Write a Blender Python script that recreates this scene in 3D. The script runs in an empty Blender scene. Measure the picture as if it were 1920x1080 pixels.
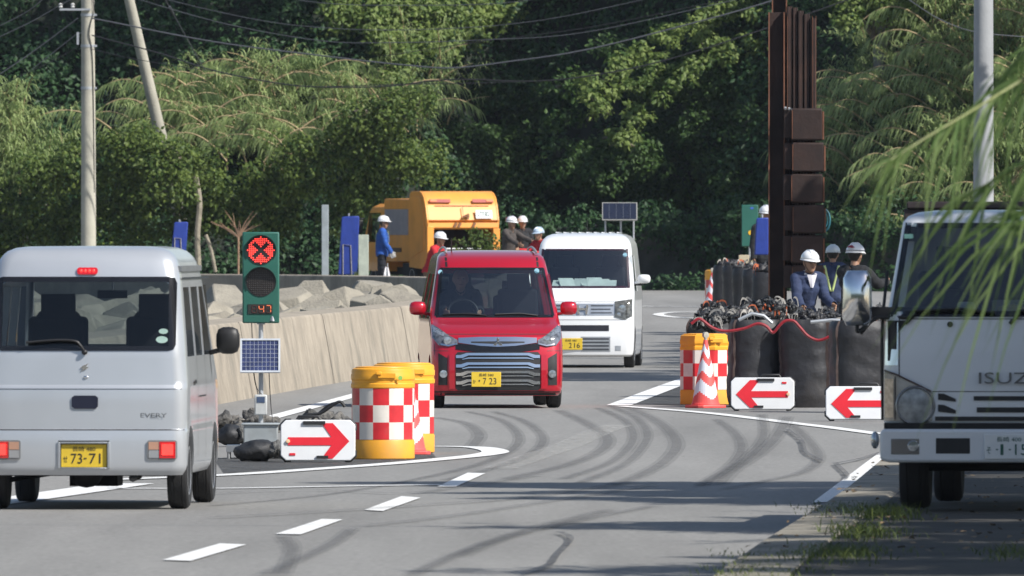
import bpy, bmesh, math, random
import numpy as np
from mathutils import Vector, Matrix
random.seed(7); RNG = np.random.default_rng(7)
R = math.radians
S = bpy.context.scene
COL = S.collection
F = 27000.0; EYE = 2.05; HZ = 422.0          # a very long lens, about 500 mm

# ---------------------------------------------------------------- camera
cd = bpy.data.cameras.new('camera'); cam = bpy.data.objects.new('camera', cd); COL.objects.link(cam)
cd.sensor_width = 36; cd.lens = 36*F/1920
cd.clip_start = 1; cd.clip_end = 5000
cam.location = (0, 0, EYE); cam.rotation_euler = (R(90) - math.atan((540-HZ)/F), 0, 0)
cd.dof.use_dof = True; cd.dof.focus_distance = 150; cd.dof.aperture_fstop = 18
S.camera = cam
# ---------------------------------------------------------------- sun and sky
SUN_V = Vector((0.78, -0.50, 0.86)).normalized()
el = math.asin(SUN_V.z); az = math.atan2(SUN_V.x, SUN_V.y)
w = bpy.data.worlds.new('World'); S.world = w; w.use_nodes = True
nt = w.node_tree; nt.nodes.clear()
sky = nt.nodes.new('ShaderNodeTexSky'); sky.sky_type = 'NISHITA'; sky.sun_disc = False
sky.sun_elevation = el; sky.sun_rotation = az
bg = nt.nodes.new('ShaderNodeBackground'); bg.inputs[1].default_value = 0.092
wo = nt.nodes.new('ShaderNodeOutputWorld')
nt.links.new(sky.outputs[0], bg.inputs[0]); nt.links.new(bg.outputs[0], wo.inputs[0])
sd = bpy.data.lights.new('sun', 'SUN'); sd.energy = 4.6; sd.angle = R(0.55); sd.color = (1, .965, .91)
so = bpy.data.objects.new('sun', sd); COL.objects.link(so)
so.rotation_euler = SUN_V.to_track_quat('Z', 'Y').to_euler()
S.view_settings.view_transform = 'Standard'; S.view_settings.look = 'None'
S.view_settings.gamma = 1; S.view_settings.exposure = 0.45
S.render.engine = 'CYCLES'
S.cycles.max_bounces = 8; S.cycles.transparent_max_bounces = 12; S.cycles.diffuse_bounces = 3; S.cycles.glossy_bounces = 3

# ---------------------------------------------------------------- helpers
MATS = {}
def mat(name, c, rough=.6, metal=0., var=.12, scale=6., bump=0., coat=0., emit=0., spec=.5, bscale=None, c2=None, thr=None):
    """procedural principled material: base colour broken up by noise; c2 = a second colour mixed in by a coarse noise"""
    if name in MATS: return MATS[name]
    m = bpy.data.materials.new(name); m.use_nodes = True; n = m.node_tree.nodes; L = m.node_tree.links
    b = n['Principled BSDF']
    tc = n.new('ShaderNodeTexCoord'); no = n.new('ShaderNodeTexNoise'); no.inputs['Scale'].default_value = scale
    no.inputs['Detail'].default_value = 6
    L.new(tc.outputs['Object'], no.inputs['Vector'])
    mr = n.new('ShaderNodeMapRange'); mr.inputs['From Min'].default_value = .3; mr.inputs['From Max'].default_value = .7
    mr.inputs['To Min'].default_value = 1-var; mr.inputs['To Max'].default_value = 1+var
    L.new(no.outputs[0], mr.inputs[0])
    mx = n.new('ShaderNodeMix'); mx.data_type = 'RGBA'; mx.blend_type = 'MULTIPLY'; mx.inputs[0].default_value = 1
    mx.inputs[6].default_value = (*c, 1); L.new(mr.outputs[0], mx.inputs[7])
    col = mx.outputs[2]
    if c2 is not None:
        n2 = n.new('ShaderNodeTexNoise'); n2.inputs['Scale'].default_value = scale*.37; n2.inputs['Detail'].default_value = 8
        n2.inputs['Roughness'].default_value = .65
        L.new(tc.outputs['Object'], n2.inputs['Vector'])
        r2 = n.new('ShaderNodeMapRange'); t = thr or (.45, .62)
        r2.inputs['From Min'].default_value = t[0]; r2.inputs['From Max'].default_value = t[1]
        L.new(n2.outputs[0], r2.inputs[0])
        m2 = n.new('ShaderNodeMix'); m2.data_type = 'RGBA'; L.new(r2.outputs[0], m2.inputs[0])
        L.new(col, m2.inputs[6]); m2.inputs[7].default_value = (*c2, 1); col = m2.outputs[2]
    L.new(col, b.inputs['Base Color'])
    b.inputs['Roughness'].default_value = rough; b.inputs['Metallic'].default_value = metal
    b.inputs['Coat Weight'].default_value = coat; b.inputs['Coat Roughness'].default_value = .06
    b.inputs['Specular IOR Level'].default_value = spec
    if emit:
        b.inputs['Emission Color'].default_value = (*c, 1); b.inputs['Emission Strength'].default_value = emit
    if bump:
        bn = n.new('ShaderNodeTexNoise'); bn.inputs['Scale'].default_value = bscale or scale*4; bn.inputs['Detail'].default_value = 5
        L.new(tc.outputs['Object'], bn.inputs['Vector'])
        bp = n.new('ShaderNodeBump'); bp.inputs['Strength'].default_value = bump; bp.inputs['Distance'].default_value = .02
        L.new(bn.outputs[0], bp.inputs['Height']); L.new(bp.outputs[0], b.inputs['Normal'])
    MATS[name] = m; return m
def glass(name, tint, gl=.9, ior=2.3):
    if name in MATS: return MATS[name]
    m = bpy.data.materials.new(name); m.use_nodes = True; n = m.node_tree.nodes; L = m.node_tree.links
    n.remove(n['Principled BSDF']); out = n['Material Output']
    t = n.new('ShaderNodeBsdfTransparent'); t.inputs[0].default_value = (*tint, 1)
    g = n.new('ShaderNodeBsdfGlossy'); g.inputs['Roughness'].default_value = .03; g.inputs[0].default_value = (gl, gl, gl, 1)
    fr = n.new('ShaderNodeFresnel'); 
    ge = n.new('ShaderNodeNewGeometry'); io = n.new('ShaderNodeMix'); io.inputs[2].default_value = ior; io.inputs[3].default_value = 1/ior; L.new(ge.outputs['Backfacing'], io.inputs[0]); L.new(io.outputs[0], fr.inputs[0])
    mx = n.new('ShaderNodeMixShader'); L.new(fr.outputs[0], mx.inputs[0]); L.new(t.outputs[0], mx.inputs[1]); L.new(g.outputs[0], mx.inputs[2])
    L.new(mx.outputs[0], out.inputs[0]); MATS[name] = m; return m
def leafmat(name, c, c2, trans=.35, rough=.55):
    """leaf material: every leaf (mesh island) picks its own green between the two colours; light passes through a little"""
    if name in MATS: return MATS[name]
    m = bpy.data.materials.new(name); m.use_nodes = True; n = m.node_tree.nodes; L = m.node_tree.links
    b = n['Principled BSDF']; out = n['Material Output']
    ge = n.new('ShaderNodeNewGeometry'); tc = n.new('ShaderNodeTexCoord'); no = n.new('ShaderNodeTexNoise'); no.inputs['Scale'].default_value = .9
    L.new(tc.outputs['Object'], no.inputs['Vector'])
    ad = n.new('ShaderNodeMath'); ad.operation = 'MULTIPLY_ADD'; L.new(ge.outputs['Random Per Island'], ad.inputs[0]); ad.inputs[1].default_value = .8
    mm = n.new('ShaderNodeMath'); mm.operation = 'MULTIPLY_ADD'; L.new(no.outputs[0], mm.inputs[0]); mm.inputs[1].default_value = 1.1; mm.inputs[2].default_value = -.45
    L.new(mm.outputs[0], ad.inputs[2])
    mx = n.new('ShaderNodeMix'); mx.data_type = 'RGBA'; L.new(ad.outputs[0], mx.inputs[0]); mx.inputs[6].default_value = (*c, 1); mx.inputs[7].default_value = (*c2, 1)
    mx.clamp_factor = True
    L.new(mx.outputs[2], b.inputs['Base Color']); b.inputs['Roughness'].default_value = rough; b.inputs['Specular IOR Level'].default_value = .35
    tr = n.new('ShaderNodeBsdfTranslucent'); L.new(mx.outputs[2], tr.inputs[0])
    ms = n.new('ShaderNodeMixShader'); ms.inputs[0].default_value = trans; L.new(b.outputs[0], ms.inputs[1]); L.new(tr.outputs[0], ms.inputs[2])
    L.new(ms.outputs[0], out.inputs[0]); MATS[name] = m; return m

def tag(o, label=None, cat=None, group=None, kind=None):
    if label: o['label'] = label
    if cat: o['category'] = cat
    if group: o['group'] = group
    if kind: o['kind'] = kind
    return o
def thing(name, loc, rz=0, label=None, cat=None, group=None):
    o = bpy.data.objects.new(name, None); COL.objects.link(o); o.empty_display_size = .2
    o.location = loc; o.rotation_euler = (0, 0, rz); return tag(o, label, cat, group)
def copy_tree(o, parent=None):
    c = o.copy(); COL.objects.link(c); c.parent = parent
    for ch in [x for x in o.children]: copy_tree(ch, c)
    return c

def unit(v):
    v = Vector(v); return v.normalized()
class MB:
    """collects shapes, builds ONE mesh object"""
    def __init__(s): s.v = []; s.f = []; s.mi = []; s.sm = []; s.m = 0; s.smooth = False; s.M = None
    def add(s, vs, fs, smooth=None):
        b = len(s.v)
        for p in vs:
            p = Vector(p); s.v.append(tuple(s.M @ p) if s.M is not None else tuple(p))
        for f in fs: s.f.append(tuple(b+i for i in f)); s.mi.append(s.m); s.sm.append(s.smooth if smooth is None else smooth)
        return s
    def box(s, c, d, rz=0, rx=0, ry=0):
        Mx = Matrix.Translation(c) @ Matrix.Rotation(rz, 4, 'Z') @ Matrix.Rotation(ry, 4, 'Y') @ Matrix.Rotation(rx, 4, 'X')
        vs = [Mx @ Vector((x*d[0]/2, y*d[1]/2, z*d[2]/2)) for x in (-1, 1) for y in (-1, 1) for z in (-1, 1)]
        return s.add(vs, [(0, 1, 3, 2), (4, 6, 7, 5), (0, 4, 5, 1), (2, 3, 7, 6), (0, 2, 6, 4), (1, 5, 7, 3)], False)
    def b2(s, x0, x1, y0, y1, z0, z1): return s.box(((x0+x1)/2, (y0+y1)/2, (z0+z1)/2), (abs(x1-x0), abs(y1-y0), abs(z1-z0)))
    def tube(s, pts, r, n=8, cap=True, sy=1.0):
        pts = [Vector(p) for p in pts]; k = len(pts); rs = r if isinstance(r, (list, tuple)) else [r]*k
        vs = []; prev = None
        for i, p in enumerate(pts):
            t = (pts[min(i+1, k-1)] - pts[max(i-1, 0)])
            t = t.normalized() if t.length > 1e-9 else Vector((0, 0, 1))
            if prev is None:
                a = Vector((0, 0, 1)) if abs(t.z) < .9 else Vector((1, 0, 0)); u = t.cross(a).normalized()
            else:
                u = (prev - t*prev.dot(t)); u = u.normalized() if u.length > 1e-6 else t.orthogonal().normalized()
            prev = u; q = t.cross(u)
            for j in range(n):
                a = 2*math.pi*j/n; vs.append(p + (u*math.cos(a) + q*math.sin(a)*sy)*rs[i])
        fs = [(i*n+j, i*n+(j+1) % n, (i+1)*n+(j+1) % n, (i+1)*n+j) for i in range(k-1) for j in range(n)]
        b = s.add(vs, fs, True)
        if cap:
            o = len(s.v)-len(vs)
            s.f.append(tuple(o+j for j in range(n))[::-1]); s.mi.append(s.m); s.sm.append(False)
            s.f.append(tuple(o+(k-1)*n+j for j in range(n))); s.mi.append(s.m); s.sm.append(False)
        return s
    def cyl(s, p0, p1, r0, r1=None, n=16): return s.tube([p0, p1], [r0, r0 if r1 is None else r1], n)
    def lathe(s, prof, n=24, c=(0, 0, 0), axis='Z', sx=1, sy=1):
        vs = []
        for r, z in prof:
            for j in range(n):
                a = 2*math.pi*j/n; x, y = r*math.cos(a)*sx, r*math.sin(a)*sy
                p = (x, y, z) if axis == 'Z' else ((x, z, y) if axis == 'Y' else (z, x, y))
                vs.append((p[0]+c[0], p[1]+c[1], p[2]+c[2]))
        k = len(prof)
        fs = [(i*n+j, i*n+(j+1) % n, (i+1)*n+(j+1) % n, (i+1)*n+j) for i in range(k-1) for j in range(n)]
        fs += [tuple(range(n))[::-1], tuple((k-1)*n+j for j in range(n))]
        return s.add(vs, fs, True)
    def ell(s, c, r, n=16, rot=None):
        if not isinstance(r, (list, tuple)): r = (r, r, r)
        vs = []; k = max(6, n//2)
        for i in range(1, k):
            th = math.pi*i/k
            for j in range(n):
                a = 2*math.pi*j/n; vs.append(Vector((math.sin(th)*math.cos(a)*r[0], math.sin(th)*math.sin(a)*r[1], math.cos(th)*r[2])))
        vs += [Vector((0, 0, r[2])), Vector((0, 0, -r[2]))]
        if rot is not None: vs = [rot @ v for v in vs]
        vs = [v + Vector(c) for v in vs]
        fs = [(i*n+j, (i+1)*n+j, (i+1)*n+(j+1) % n, i*n+(j+1) % n) for i in range(k-2) for j in range(n)]
        t = (k-1)*n
        fs += [(t, j, (j+1) % n) for j in range(n)] + [(t+1, (k-2)*n+(j+1) % n, (k-2)*n+j) for j in range(n)]
        return s.add(vs, fs, True)
    def prism(s, poly, a, b, axis='Y'):
        """polygon extruded: axis Y: poly is (x,z); axis X: poly is (y,z); axis Z: poly is (x,y)"""
        def P(u, v, t): return (u, t, v) if axis == 'Y' else ((t, u, v) if axis == 'X' else (u, v, t))
        n = len(poly); vs = [P(u, v, a) for u, v in poly] + [P(u, v, b) for u, v in poly]
        return s.add(vs, [tuple(range(n)), tuple(range(2*n-1, n-1, -1))] + [(i, n+i, n+(i+1) % n, (i+1) % n) for i in range(n)], False)
    def grid(s, P, smooth=True):
        a = len(P); b = len(P[0]); vs = [p for row in P for p in row]
        return s.add(vs, [(i*b+j, i*b+j+1, (i+1)*b+j+1, (i+1)*b+j) for i in range(a-1) for j in range(b-1)], smooth)
    def build(s, name, mats, parent=None, bevel=0, loc=None, sharp=35, seg=2):
        me = bpy.data.meshes.new(name); me.from_pydata(s.v, [], s.f)
        for m in (mats if isinstance(mats, (list, tuple)) else [mats]): me.materials.append(m)
        me.polygons.foreach_set('material_index', s.mi); me.polygons.foreach_set('use_smooth', s.sm)
        bm = bmesh.new(); bm.from_mesh(me); bmesh.ops.recalc_face_normals(bm, faces=bm.faces); bm.to_mesh(me); bm.free()
        me.set_sharp_from_angle(angle=R(sharp)); me.update()
        o = bpy.data.objects.new(name, me); COL.objects.link(o)
        if parent: o.parent = parent
        if loc: o.location = loc
        if bevel:
            bv = o.modifiers.new('bevel', 'BEVEL'); bv.width = bevel; bv.segments = seg; bv.limit_method = 'ANGLE'; bv.angle_limit = R(40)
        return o
def evaluated(o):
    """apply modifiers: swap in the evaluated mesh"""
    dg = bpy.context.evaluated_depsgraph_get(); dg.update()
    me = bpy.data.meshes.new_from_object(o.evaluated_get(dg)); o.modifiers.clear(); o.data = me; return o
def boolean(o, cutters):
    for c in cutters:
        b = o.modifiers.new('cut', 'BOOLEAN'); b.operation = 'DIFFERENCE'; b.object = c; b.solver = 'EXACT'
    evaluated(o)
    for c in cutters:
        me = c.data; bpy.data.objects.remove(c); bpy.data.meshes.remove(me)
    me = o.data; me.polygons.foreach_set('use_smooth', [True]*len(me.polygons)); me.set_sharp_from_angle(angle=R(28)); me.update()
    return o
def np_mesh(name, verts, quads, mats, parent=None, smooth=False, mi=None):
    me = bpy.data.meshes.new(name); nv = len(verts); nf = len(quads)
    me.vertices.add(nv); me.vertices.foreach_set('co', np.asarray(verts, dtype=np.float32).ravel())
    me.loops.add(nf*4); me.loops.foreach_set('vertex_index', np.asarray(quads, dtype=np.int32).ravel())
    me.polygons.add(nf); me.polygons.foreach_set('loop_start', np.arange(0, nf*4, 4, dtype=np.int32))
    for m in (mats if isinstance(mats, (list, tuple)) else [mats]): me.materials.append(m)
    if mi is not None: me.polygons.foreach_set('material_index', np.asarray(mi, dtype=np.int32))
    me.polygons.foreach_set('use_smooth', np.full(nf, smooth)); me.update(calc_edges=True)
    o = bpy.data.objects.new(name, me); COL.objects.link(o)
    if parent: o.parent = parent
    return o
def text_mesh(items, name, m, parent, y, flip=False, extrude=.002):
    """items: (string, centre x, centre z, width, height): lettering standing in the xz plane, read from -y"""
    V = []; Fc = []
    for st, cx, cz, tw, th in items:
        cu = bpy.data.curves.new('t', 'FONT'); cu.body = st; cu.size = 1; cu.extrude = 0; cu.resolution_u = 3
        o = bpy.data.objects.new('t', cu); COL.objects.link(o)
        dg = bpy.context.evaluated_depsgraph_get(); dg.update(); me = bpy.data.meshes.new_from_object(o.evaluated_get(dg))
        co = [v.co.copy() for v in me.vertices]; pf = [tuple(p.vertices) for p in me.polygons]
        bpy.data.objects.remove(o); bpy.data.curves.remove(cu); bpy.data.meshes.remove(me)
        if not co: continue
        x0 = min(c.x for c in co); x1 = max(c.x for c in co); z0 = min(c.y for c in co); z1 = max(c.y for c in co)
        b = len(V)
        for c in co: V.append((cx+((c.x-x0)/max(x1-x0, 1e-6)-.5)*tw, y, cz+((c.y-z0)/max(z1-z0, 1e-6)-.5)*th))
        Fc += [tuple(b+i for i in f) for f in pf]
    me = bpy.data.meshes.new(name); me.from_pydata(V, [], Fc); me.materials.append(m); o = bpy.data.objects.new(name, me); COL.objects.link(o)
    o.parent = parent; return o
def cat(pts, k=8):
    """smooth curve through the points"""
    P = [Vector(p) for p in pts]; P = [2*P[0]-P[1]] + P + [2*P[-1]-P[-2]]; out = []
    for i in range(1, len(P)-2):
        a, b, c, d = P[i-1:i+3]
        for j in range(k):
            t = j/k; out.append(.5*((2*b) + (c-a)*t + (2*a-5*b+4*c-d)*t*t + (3*b-a-3*c+d)*t**3))
    return out + [P[-2]]
def ss(a, b, x):
    t = min(max((x-a)/(b-a), 0), 1); return t*t*(3-2*t)
def gh(Y): return .42*ss(205, 262, Y) + .05*ss(262, 340, Y)     # the road climbs a little towards the bend
def G(px, py, dz=0):
    Y = 200.
    for _ in range(80): Y = .6*Y + .4*F*(EYE-gh(Y))/(py-HZ)
    return Vector(((px-960)*Y/F, Y, gh(Y)+dz))
def P3(px, py, Y): return Vector(((px-960)*Y/F, Y, EYE-(py-HZ)*Y/F))
def XX(px, Y): return (px-960)*Y/F

# common materials
M_black = mat('black_plastic', (.012, .012, .013), .5)
M_rubber = mat('tyre_rubber', (.018, .018, .019), .8, bump=.2, scale=20)
M_chrome = mat('chrome', (.75, .76, .78), .12, 1., var=.03)
M_steel = mat('grey_steel', (.32, .33, .34), .45, .7)
M_galv = mat('galvanised', (.42, .44, .46), .5, .5)
M_dark = mat('dark_underside', (.01, .01, .01), .8)
M_seat = mat('seat_cloth', (.02, .021, .024), .9)
M_glass = glass('car_glass', (.62, .70, .72)); M_privacy = glass('tinted_glass', (.50, .54, .56), .9, 1.5)
M_lens = mat('clear_lens', (.38, .41, .44), .1, .6, coat=1, scale=40, var=.35)
M_white = mat('white_paint', (.78, .78, .76), .4, coat=.3, var=.04)
M_plate_y = mat('yellow_plate', (.68, .47, .035), .5, var=.06)
M_plate_w = mat('white_plate', (.72, .73, .72), .5, var=.05)
M_ink = mat('plate_ink', (.02, .02, .02), .6); M_inkg = mat('green_ink', (.02, .10, .07), .6)
# ================================================================ SETTING: ground, road, markings
def asphalt():
    m = bpy.data.materials.new('asphalt'); m.use_nodes = True; n = m.node_tree.nodes; L = m.node_tree.links; b = n['Principled BSDF']
    tc = n.new('ShaderNodeTexCoord')
    def noise(s, d, vec=None, r=.5):
        o = n.new('ShaderNodeTexNoise'); o.inputs['Scale'].default_value = s; o.inputs['Detail'].default_value = d; o.inputs['Roughness'].default_value = r
        L.new(vec or tc.outputs['Object'], o.inputs['Vector']); return o.outputs[0]
    mp = n.new('ShaderNodeMapping'); mp.inputs['Scale'].default_value = (1.6, .10, 1); L.new(tc.outputs['Object'], mp.inputs[0])
    big = noise(.45, 6, mp.outputs[0], .6); fine = noise(22, 4); mid = noise(3.5, 5, None, .65)
    def rng(x, a, bb, lo, hi):
        o = n.new('ShaderNodeMapRange'); o.inputs['From Min'].default_value = a; o.inputs['From Max'].default_value = bb
        o.inputs['To Min'].default_value = lo; o.inputs['To Max'].default_value = hi; L.new(x, o.inputs[0]); return o.outputs[0]
    def mul(a, bb):
        o = n.new('ShaderNodeMath'); o.operation = 'MULTIPLY'; L.new(a, o.inputs[0]); L.new(bb, o.inputs[1]); return o.outputs[0]
    k = mul(mul(rng(big, .3, .7, .80, 1.15), rng(fine, .3, .7, .74, 1.26)), rng(mid, .3, .7, .93, 1.07))
    mx = n.new('ShaderNodeMix'); mx.data_type = 'RGBA'; mx.blend_type = 'MULTIPLY'; mx.inputs[0].default_value = 1
    mx.inputs[6].default_value = (.225, .22, .208, 1); L.new(k, mx.inputs[7]); L.new(mx.outputs[2], b.inputs['Base Color'])
    b.inputs['Roughness'].default_value = .85; b.inputs['Specular IOR Level'].default_value = .3
    bp = n.new('ShaderNodeBump'); bp.inputs['Strength'].default_value = .25; bp.inputs['Distance'].default_value = .01; L.new(fine, bp.inputs['Height']); L.new(bp.outputs[0], b.inputs['Normal'])
    return m
M_asph = asphalt()
def paint(name, c, lo, hi, sc=5.):
    """a thin layer on the road, worn through where a noise falls low"""
    m = bpy.data.materials.new(name); m.use_nodes = True; n = m.node_tree.nodes; L = m.node_tree.links; b = n['Principled BSDF']
    tc = n.new('ShaderNodeTexCoord'); no = n.new('ShaderNodeTexNoise'); no.inputs['Scale'].default_value = sc; no.inputs['Detail'].default_value = 8; no.inputs['Roughness'].default_value = .7
    L.new(tc.outputs['Object'], no.inputs['Vector']); mr = n.new('ShaderNodeMapRange'); mr.inputs['From Min'].default_value = lo; mr.inputs['From Max'].default_value = hi
    L.new(no.outputs[0], mr.inputs[0]); L.new(mr.outputs[0], b.inputs['Alpha']); b.inputs['Base Color'].default_value = (*c, 1); b.inputs['Roughness'].default_value = .75
    return m
M_line = paint('road_paint', (.70, .70, .68), .33, .40, 12); M_worn = paint('worn_road_paint', (.55, .54, .5), .45, .75, 9)
M_tyrem = paint('tyre_mark', (.09, .09, .092), .1, 2.9, 2.5); M_crack = paint('tar', (.06, .06, .063), .38, .62, 9)
M_conc = mat('concrete', (.36, .33, .27), .9, var=.14, scale=3.5, bump=.35, bscale=30, c2=(.27, .25, .21), thr=(.5, .68))
M_conc_s = mat('concrete_kerb', (.25, .225, .18), .9, var=.2, scale=3., bump=.35, bscale=25, c2=(.12, .11, .085), thr=(.45, .65))
M_soil = mat('soil', (.045, .042, .034), .95, var=.35, scale=2.2, bump=.5, bscale=20, c2=(.085, .08, .06), thr=(.5, .65))
M_grav = mat('shingle', (.12, .115, .10), .95, var=.35, scale=9, bump=.8, bscale=30)

def verge_x(Y): return float(np.interp(Y, [0, 60, 84.8, 103, 123.5, 160, 215, 262, 300, 400], [-.6, .2, 1.35, 2.32, 3.25, 5.2, 8.2, 10., 12., 16.]))
ys = list(np.concatenate([np.arange(-60, 200, 10), np.arange(200, 345, 4), [348, 360, 420, 600, 1000, 2500]]))
b = MB(); b.grid([[(x, Y, gh(Y)-.01) for x in (-1500, -60, -30, -10, 0, 10, 30, 60, 1500)] for Y in ys]); tag(b.build('ground', M_soil), 'bare dark ground running out under the road to the hill', 'ground', kind='structure')
b = MB(); b.grid([[(-30+(verge_x(Y)+30)*t, Y, gh(Y)) for t in (0, .4, .7, .9, 1)] for Y in [y for y in ys if y <= 348]])
tag(b.build('road', M_asph), 'grey asphalt road bending left behind the sea wall', 'road', kind='structure')
# right verge: concrete kerb and raised strip where the truck stands
b = MB()
vy = list(np.arange(40, 262, 6))
def kx(Y): return verge_x(Y)
b.grid([[(kx(Y)-.02, Y, gh(Y)-.02), (kx(Y), Y, gh(Y)+.10), (kx(Y)+.03, Y, gh(Y)+.13), (kx(Y)+.42+.05*math.sin(Y), Y, gh(Y)+.138), (kx(Y)+.45, Y, gh(Y)+.10)] for Y in vy], False)
tag(b.build('kerb', M_conc_s), 'worn brown concrete kerb between road and verge', 'kerb', kind='structure')
b = MB(); b.grid([[(kx(Y)+.44, Y, gh(Y)+.128), (kx(Y)+2.5, Y, gh(Y)+.135), (kx(Y)+6, Y, gh(Y)+.14), (kx(Y)+20, Y, gh(Y)+.2)] for Y in vy], False)
M_verge = mat('verge_asphalt', (.042, .038, .032), .95, var=.35, scale=3, bump=.6, bscale=25, c2=(.024, .023, .019), thr=(.48, .62))
tag(b.build('verge', M_verge), 'dark broken asphalt verge right of the kerb under the truck', 'verge', kind='structure')

def ribbon(pts, w, z=.008, k=6):
    P = cat([(p.x, p.y, 0) for p in pts], k) if len(pts) > 2 else [Vector((p.x, p.y, 0)) for p in pts]
    if len(pts) == 2: P = [P[0].lerp(P[1], t/12) for t in range(13)]
    rows = []
    for i, p in enumerate(P):
        t = (P[min(i+1, len(P)-1)] - P[max(i-1, 0)]).normalized(); n_ = Vector((t.y, -t.x, 0))
        ww = w if not callable(w) else w(i/(len(P)-1))
        a = p - n_*ww/2; c = p + n_*ww/2
        rows.append([(a.x, a.y, gh(a.y)+z), (c.x, c.y, gh(c.y)+z)])
    m = MB(); m.grid(rows, False); return m
def line(px, w, m, label, name='road_marking', z=.008):
    return tag(ribbon([G(*p) for p in px], w, z).build(name, m), label, 'road marking', kind='structure')
def poly(px, label, m=None, z=.008, name='road_marking'):
    P = [G(*p) for p in px]; mb = MB(); mb.add([(p.x, p.y, gh(p.y)+z) for p in P], [tuple(range(len(P)))]); return tag(mb.build(name, m or M_line), label, 'road marking', kind='structure')
poly([(305, 1052), (357, 1054), (462, 1023), (412, 1021)], 'white centre dash nearest the camera')
poly([(517, 1003), (564, 1004), (643, 976), (603, 975)], 'second white centre dash from the camera')
poly([(683, 958), (718, 960), (789, 935), (753, 932)], 'third white centre dash from the camera')
poly([(820, 914), (855, 914), (910, 889), (877, 888)], 'white centre dash that the thin lane line runs into')
line([(200, 917), (415, 917), (640, 913), (835, 910)], .18, M_line, 'thin white line running from the silver van to a centre dash')
line([(150, 903), (420, 892), (590, 881), (740, 870), (850, 860), (905, 854), (929, 848), (905, 841), (860, 838.5), (812, 838)], .25, M_line, 'white line curling round the barrels to a hooked tip')
line([(-60, 950), (60, 934), (240, 908)], .42, M_line, 'broad white line seen under the silver van')
line([(470, 795), (498, 787), (658, 744), (760, 716), (860, 692)], .2, M_line, 'white edge line along the foot of the sea wall')
line([(1160, 761), (1215, 740), (1271, 719), (1310, 706)], .28, M_line, 'broad white line leading back to the checked drum')
line([(1160, 762), (1313, 774), (1420, 786), (1484, 794), (1560, 803), (1650, 815)], .19, M_line, 'thin white line in front of the arrow boards on the right')
poly([(1523, 944), (1563, 943), (1664, 862), (1662, 840)], 'broad white edge line beside the kerb at right')
line([(1150, 572.5), (1207, 574.5), (1330, 576), (1480, 580)], .3, M_line, 'far white edge line beyond the white van')
line([(1330, 584), (1262, 586), (1234, 590), (1262, 595), (1330, 598)], .2, M_line, 'far white line forming a hooked tip before the distant cone')
line([(935, 880), (1000, 858), (1060, 838), (1120, 812), (1162, 798)], .3, M_worn, 'worn traces of an older centre line')
Z2 = lambda x, y: (400+x/2.286, 700+y/2.286); Z3 = lambda x, y: (1100+x/2.341, 680+y/2.341)
tm = [
 [Z2(950, 190), Z2(1080, 215), Z2(1140, 265), Z2(1105, 320)],
 [Z2(1090, 165), Z2(1230, 200), Z2(1305, 262), Z2(1290, 320), Z2(1160, 385), Z2(900, 450), Z2(500, 520), Z2(0, 570)],
 [Z2(1200, 165), Z2(1330, 205), Z2(1410, 270), Z2(1380, 335), Z2(1230, 400), Z2(1000, 460)],
 [Z2(1480, 160), Z2(1600, 215), Z2(1690, 280), Z2(1650, 340), Z2(1500, 400), Z2(1250, 455)],
 [Z2(1650, 150), Z2(1760, 200), Z2(1800, 260), Z2(1780, 320), Z2(1690, 390), Z2(1500, 455)],
 [Z2(1700, 140), Z2(1810, 190), Z2(1860, 260), Z2(1830, 330), Z2(1750, 400), Z2(1580, 470)],
 [Z3(190, 200), Z3(320, 265), Z3(395, 350), Z3(350, 430), Z3(230, 500), Z3(100, 540)],
 [Z3(570, 250), Z3(650, 310), Z3(680, 380), Z3(630, 455), Z3(500, 540)],
 [Z3(770, 230), Z3(775, 330), Z3(700, 420), Z3(620, 480), Z3(500, 545)],
 [Z3(880, 240), Z3(840, 320), Z3(760, 400), Z3(640, 480), Z3(580, 540)],
 [Z3(900, 270), Z3(980, 350), Z3(1020, 420), Z3(960, 480), Z3(800, 520), Z3(600, 560)],
 [Z2(1900, 570), Z2(1500, 650), Z2(1150, 740), Z2(850, 869)],
 [Z2(1700, 590), Z2(1300, 690), Z2(1050, 790)],
 [Z2(600, 670), Z2(520, 730), Z2(400, 790), Z2(220, 869)],
 [Z2(0, 520), Z2(400, 505), Z2(800, 520), Z2(1000, 500), Z2(1400, 440)],
 [Z2(0, 625), Z2(450, 600), Z2(900, 570), Z2(1300, 540), Z2(1800, 470)],
 [Z2(650, 660), Z2(1000, 620), Z2(1400, 560), Z2(1900, 480)],
 [Z2(300, 700), Z2(340, 760), Z2(300, 869)],
]
mb = MB()
for i, p in enumerate(tm):
    
    for ww in (.13, .07):
        r_ = ribbon([G(*q) for q in p], ww*(1 if i % 3 else 1.3), .0045+.0007*i+.0002*(1-ww), 8); mb.add(r_.v, r_.f)
tag(mb.build('tyre_marks', M_tyrem), 'dark curved tyre marks sweeping round the bend', 'tyre marks', kind='structure')
mb = MB()
for p in [[Z2(1480, 690), Z2(1530, 720), Z2(1470, 790), Z2(1440, 830), Z2(1330, 869)], [Z3(880, 300), Z3(940, 350), Z3(960, 400), Z3(1030, 440)], [Z3(1090, 450), Z3(1140, 500), Z3(1130, 520)], [Z3(1300, 400), Z3(1200, 430), Z3(1090, 452)]]:
    r_ = ribbon([G(*q) for q in p], .05, .021, 8); mb.add(r_.v, r_.f)
tag(mb.build('tar_repairs', M_crack), 'black tar crack repairs wandering across the asphalt', 'tar repairs', kind='structure')
M_dirt = paint('dark_grit', (.06, .06, .058), .3, .6, 4)
poly([(1190, 757), (1272, 722), (1372, 730), (1372, 764), (1300, 763)], 'patch of dark grit behind the white line point', M_dirt, .0045, 'grit_patch')
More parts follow.
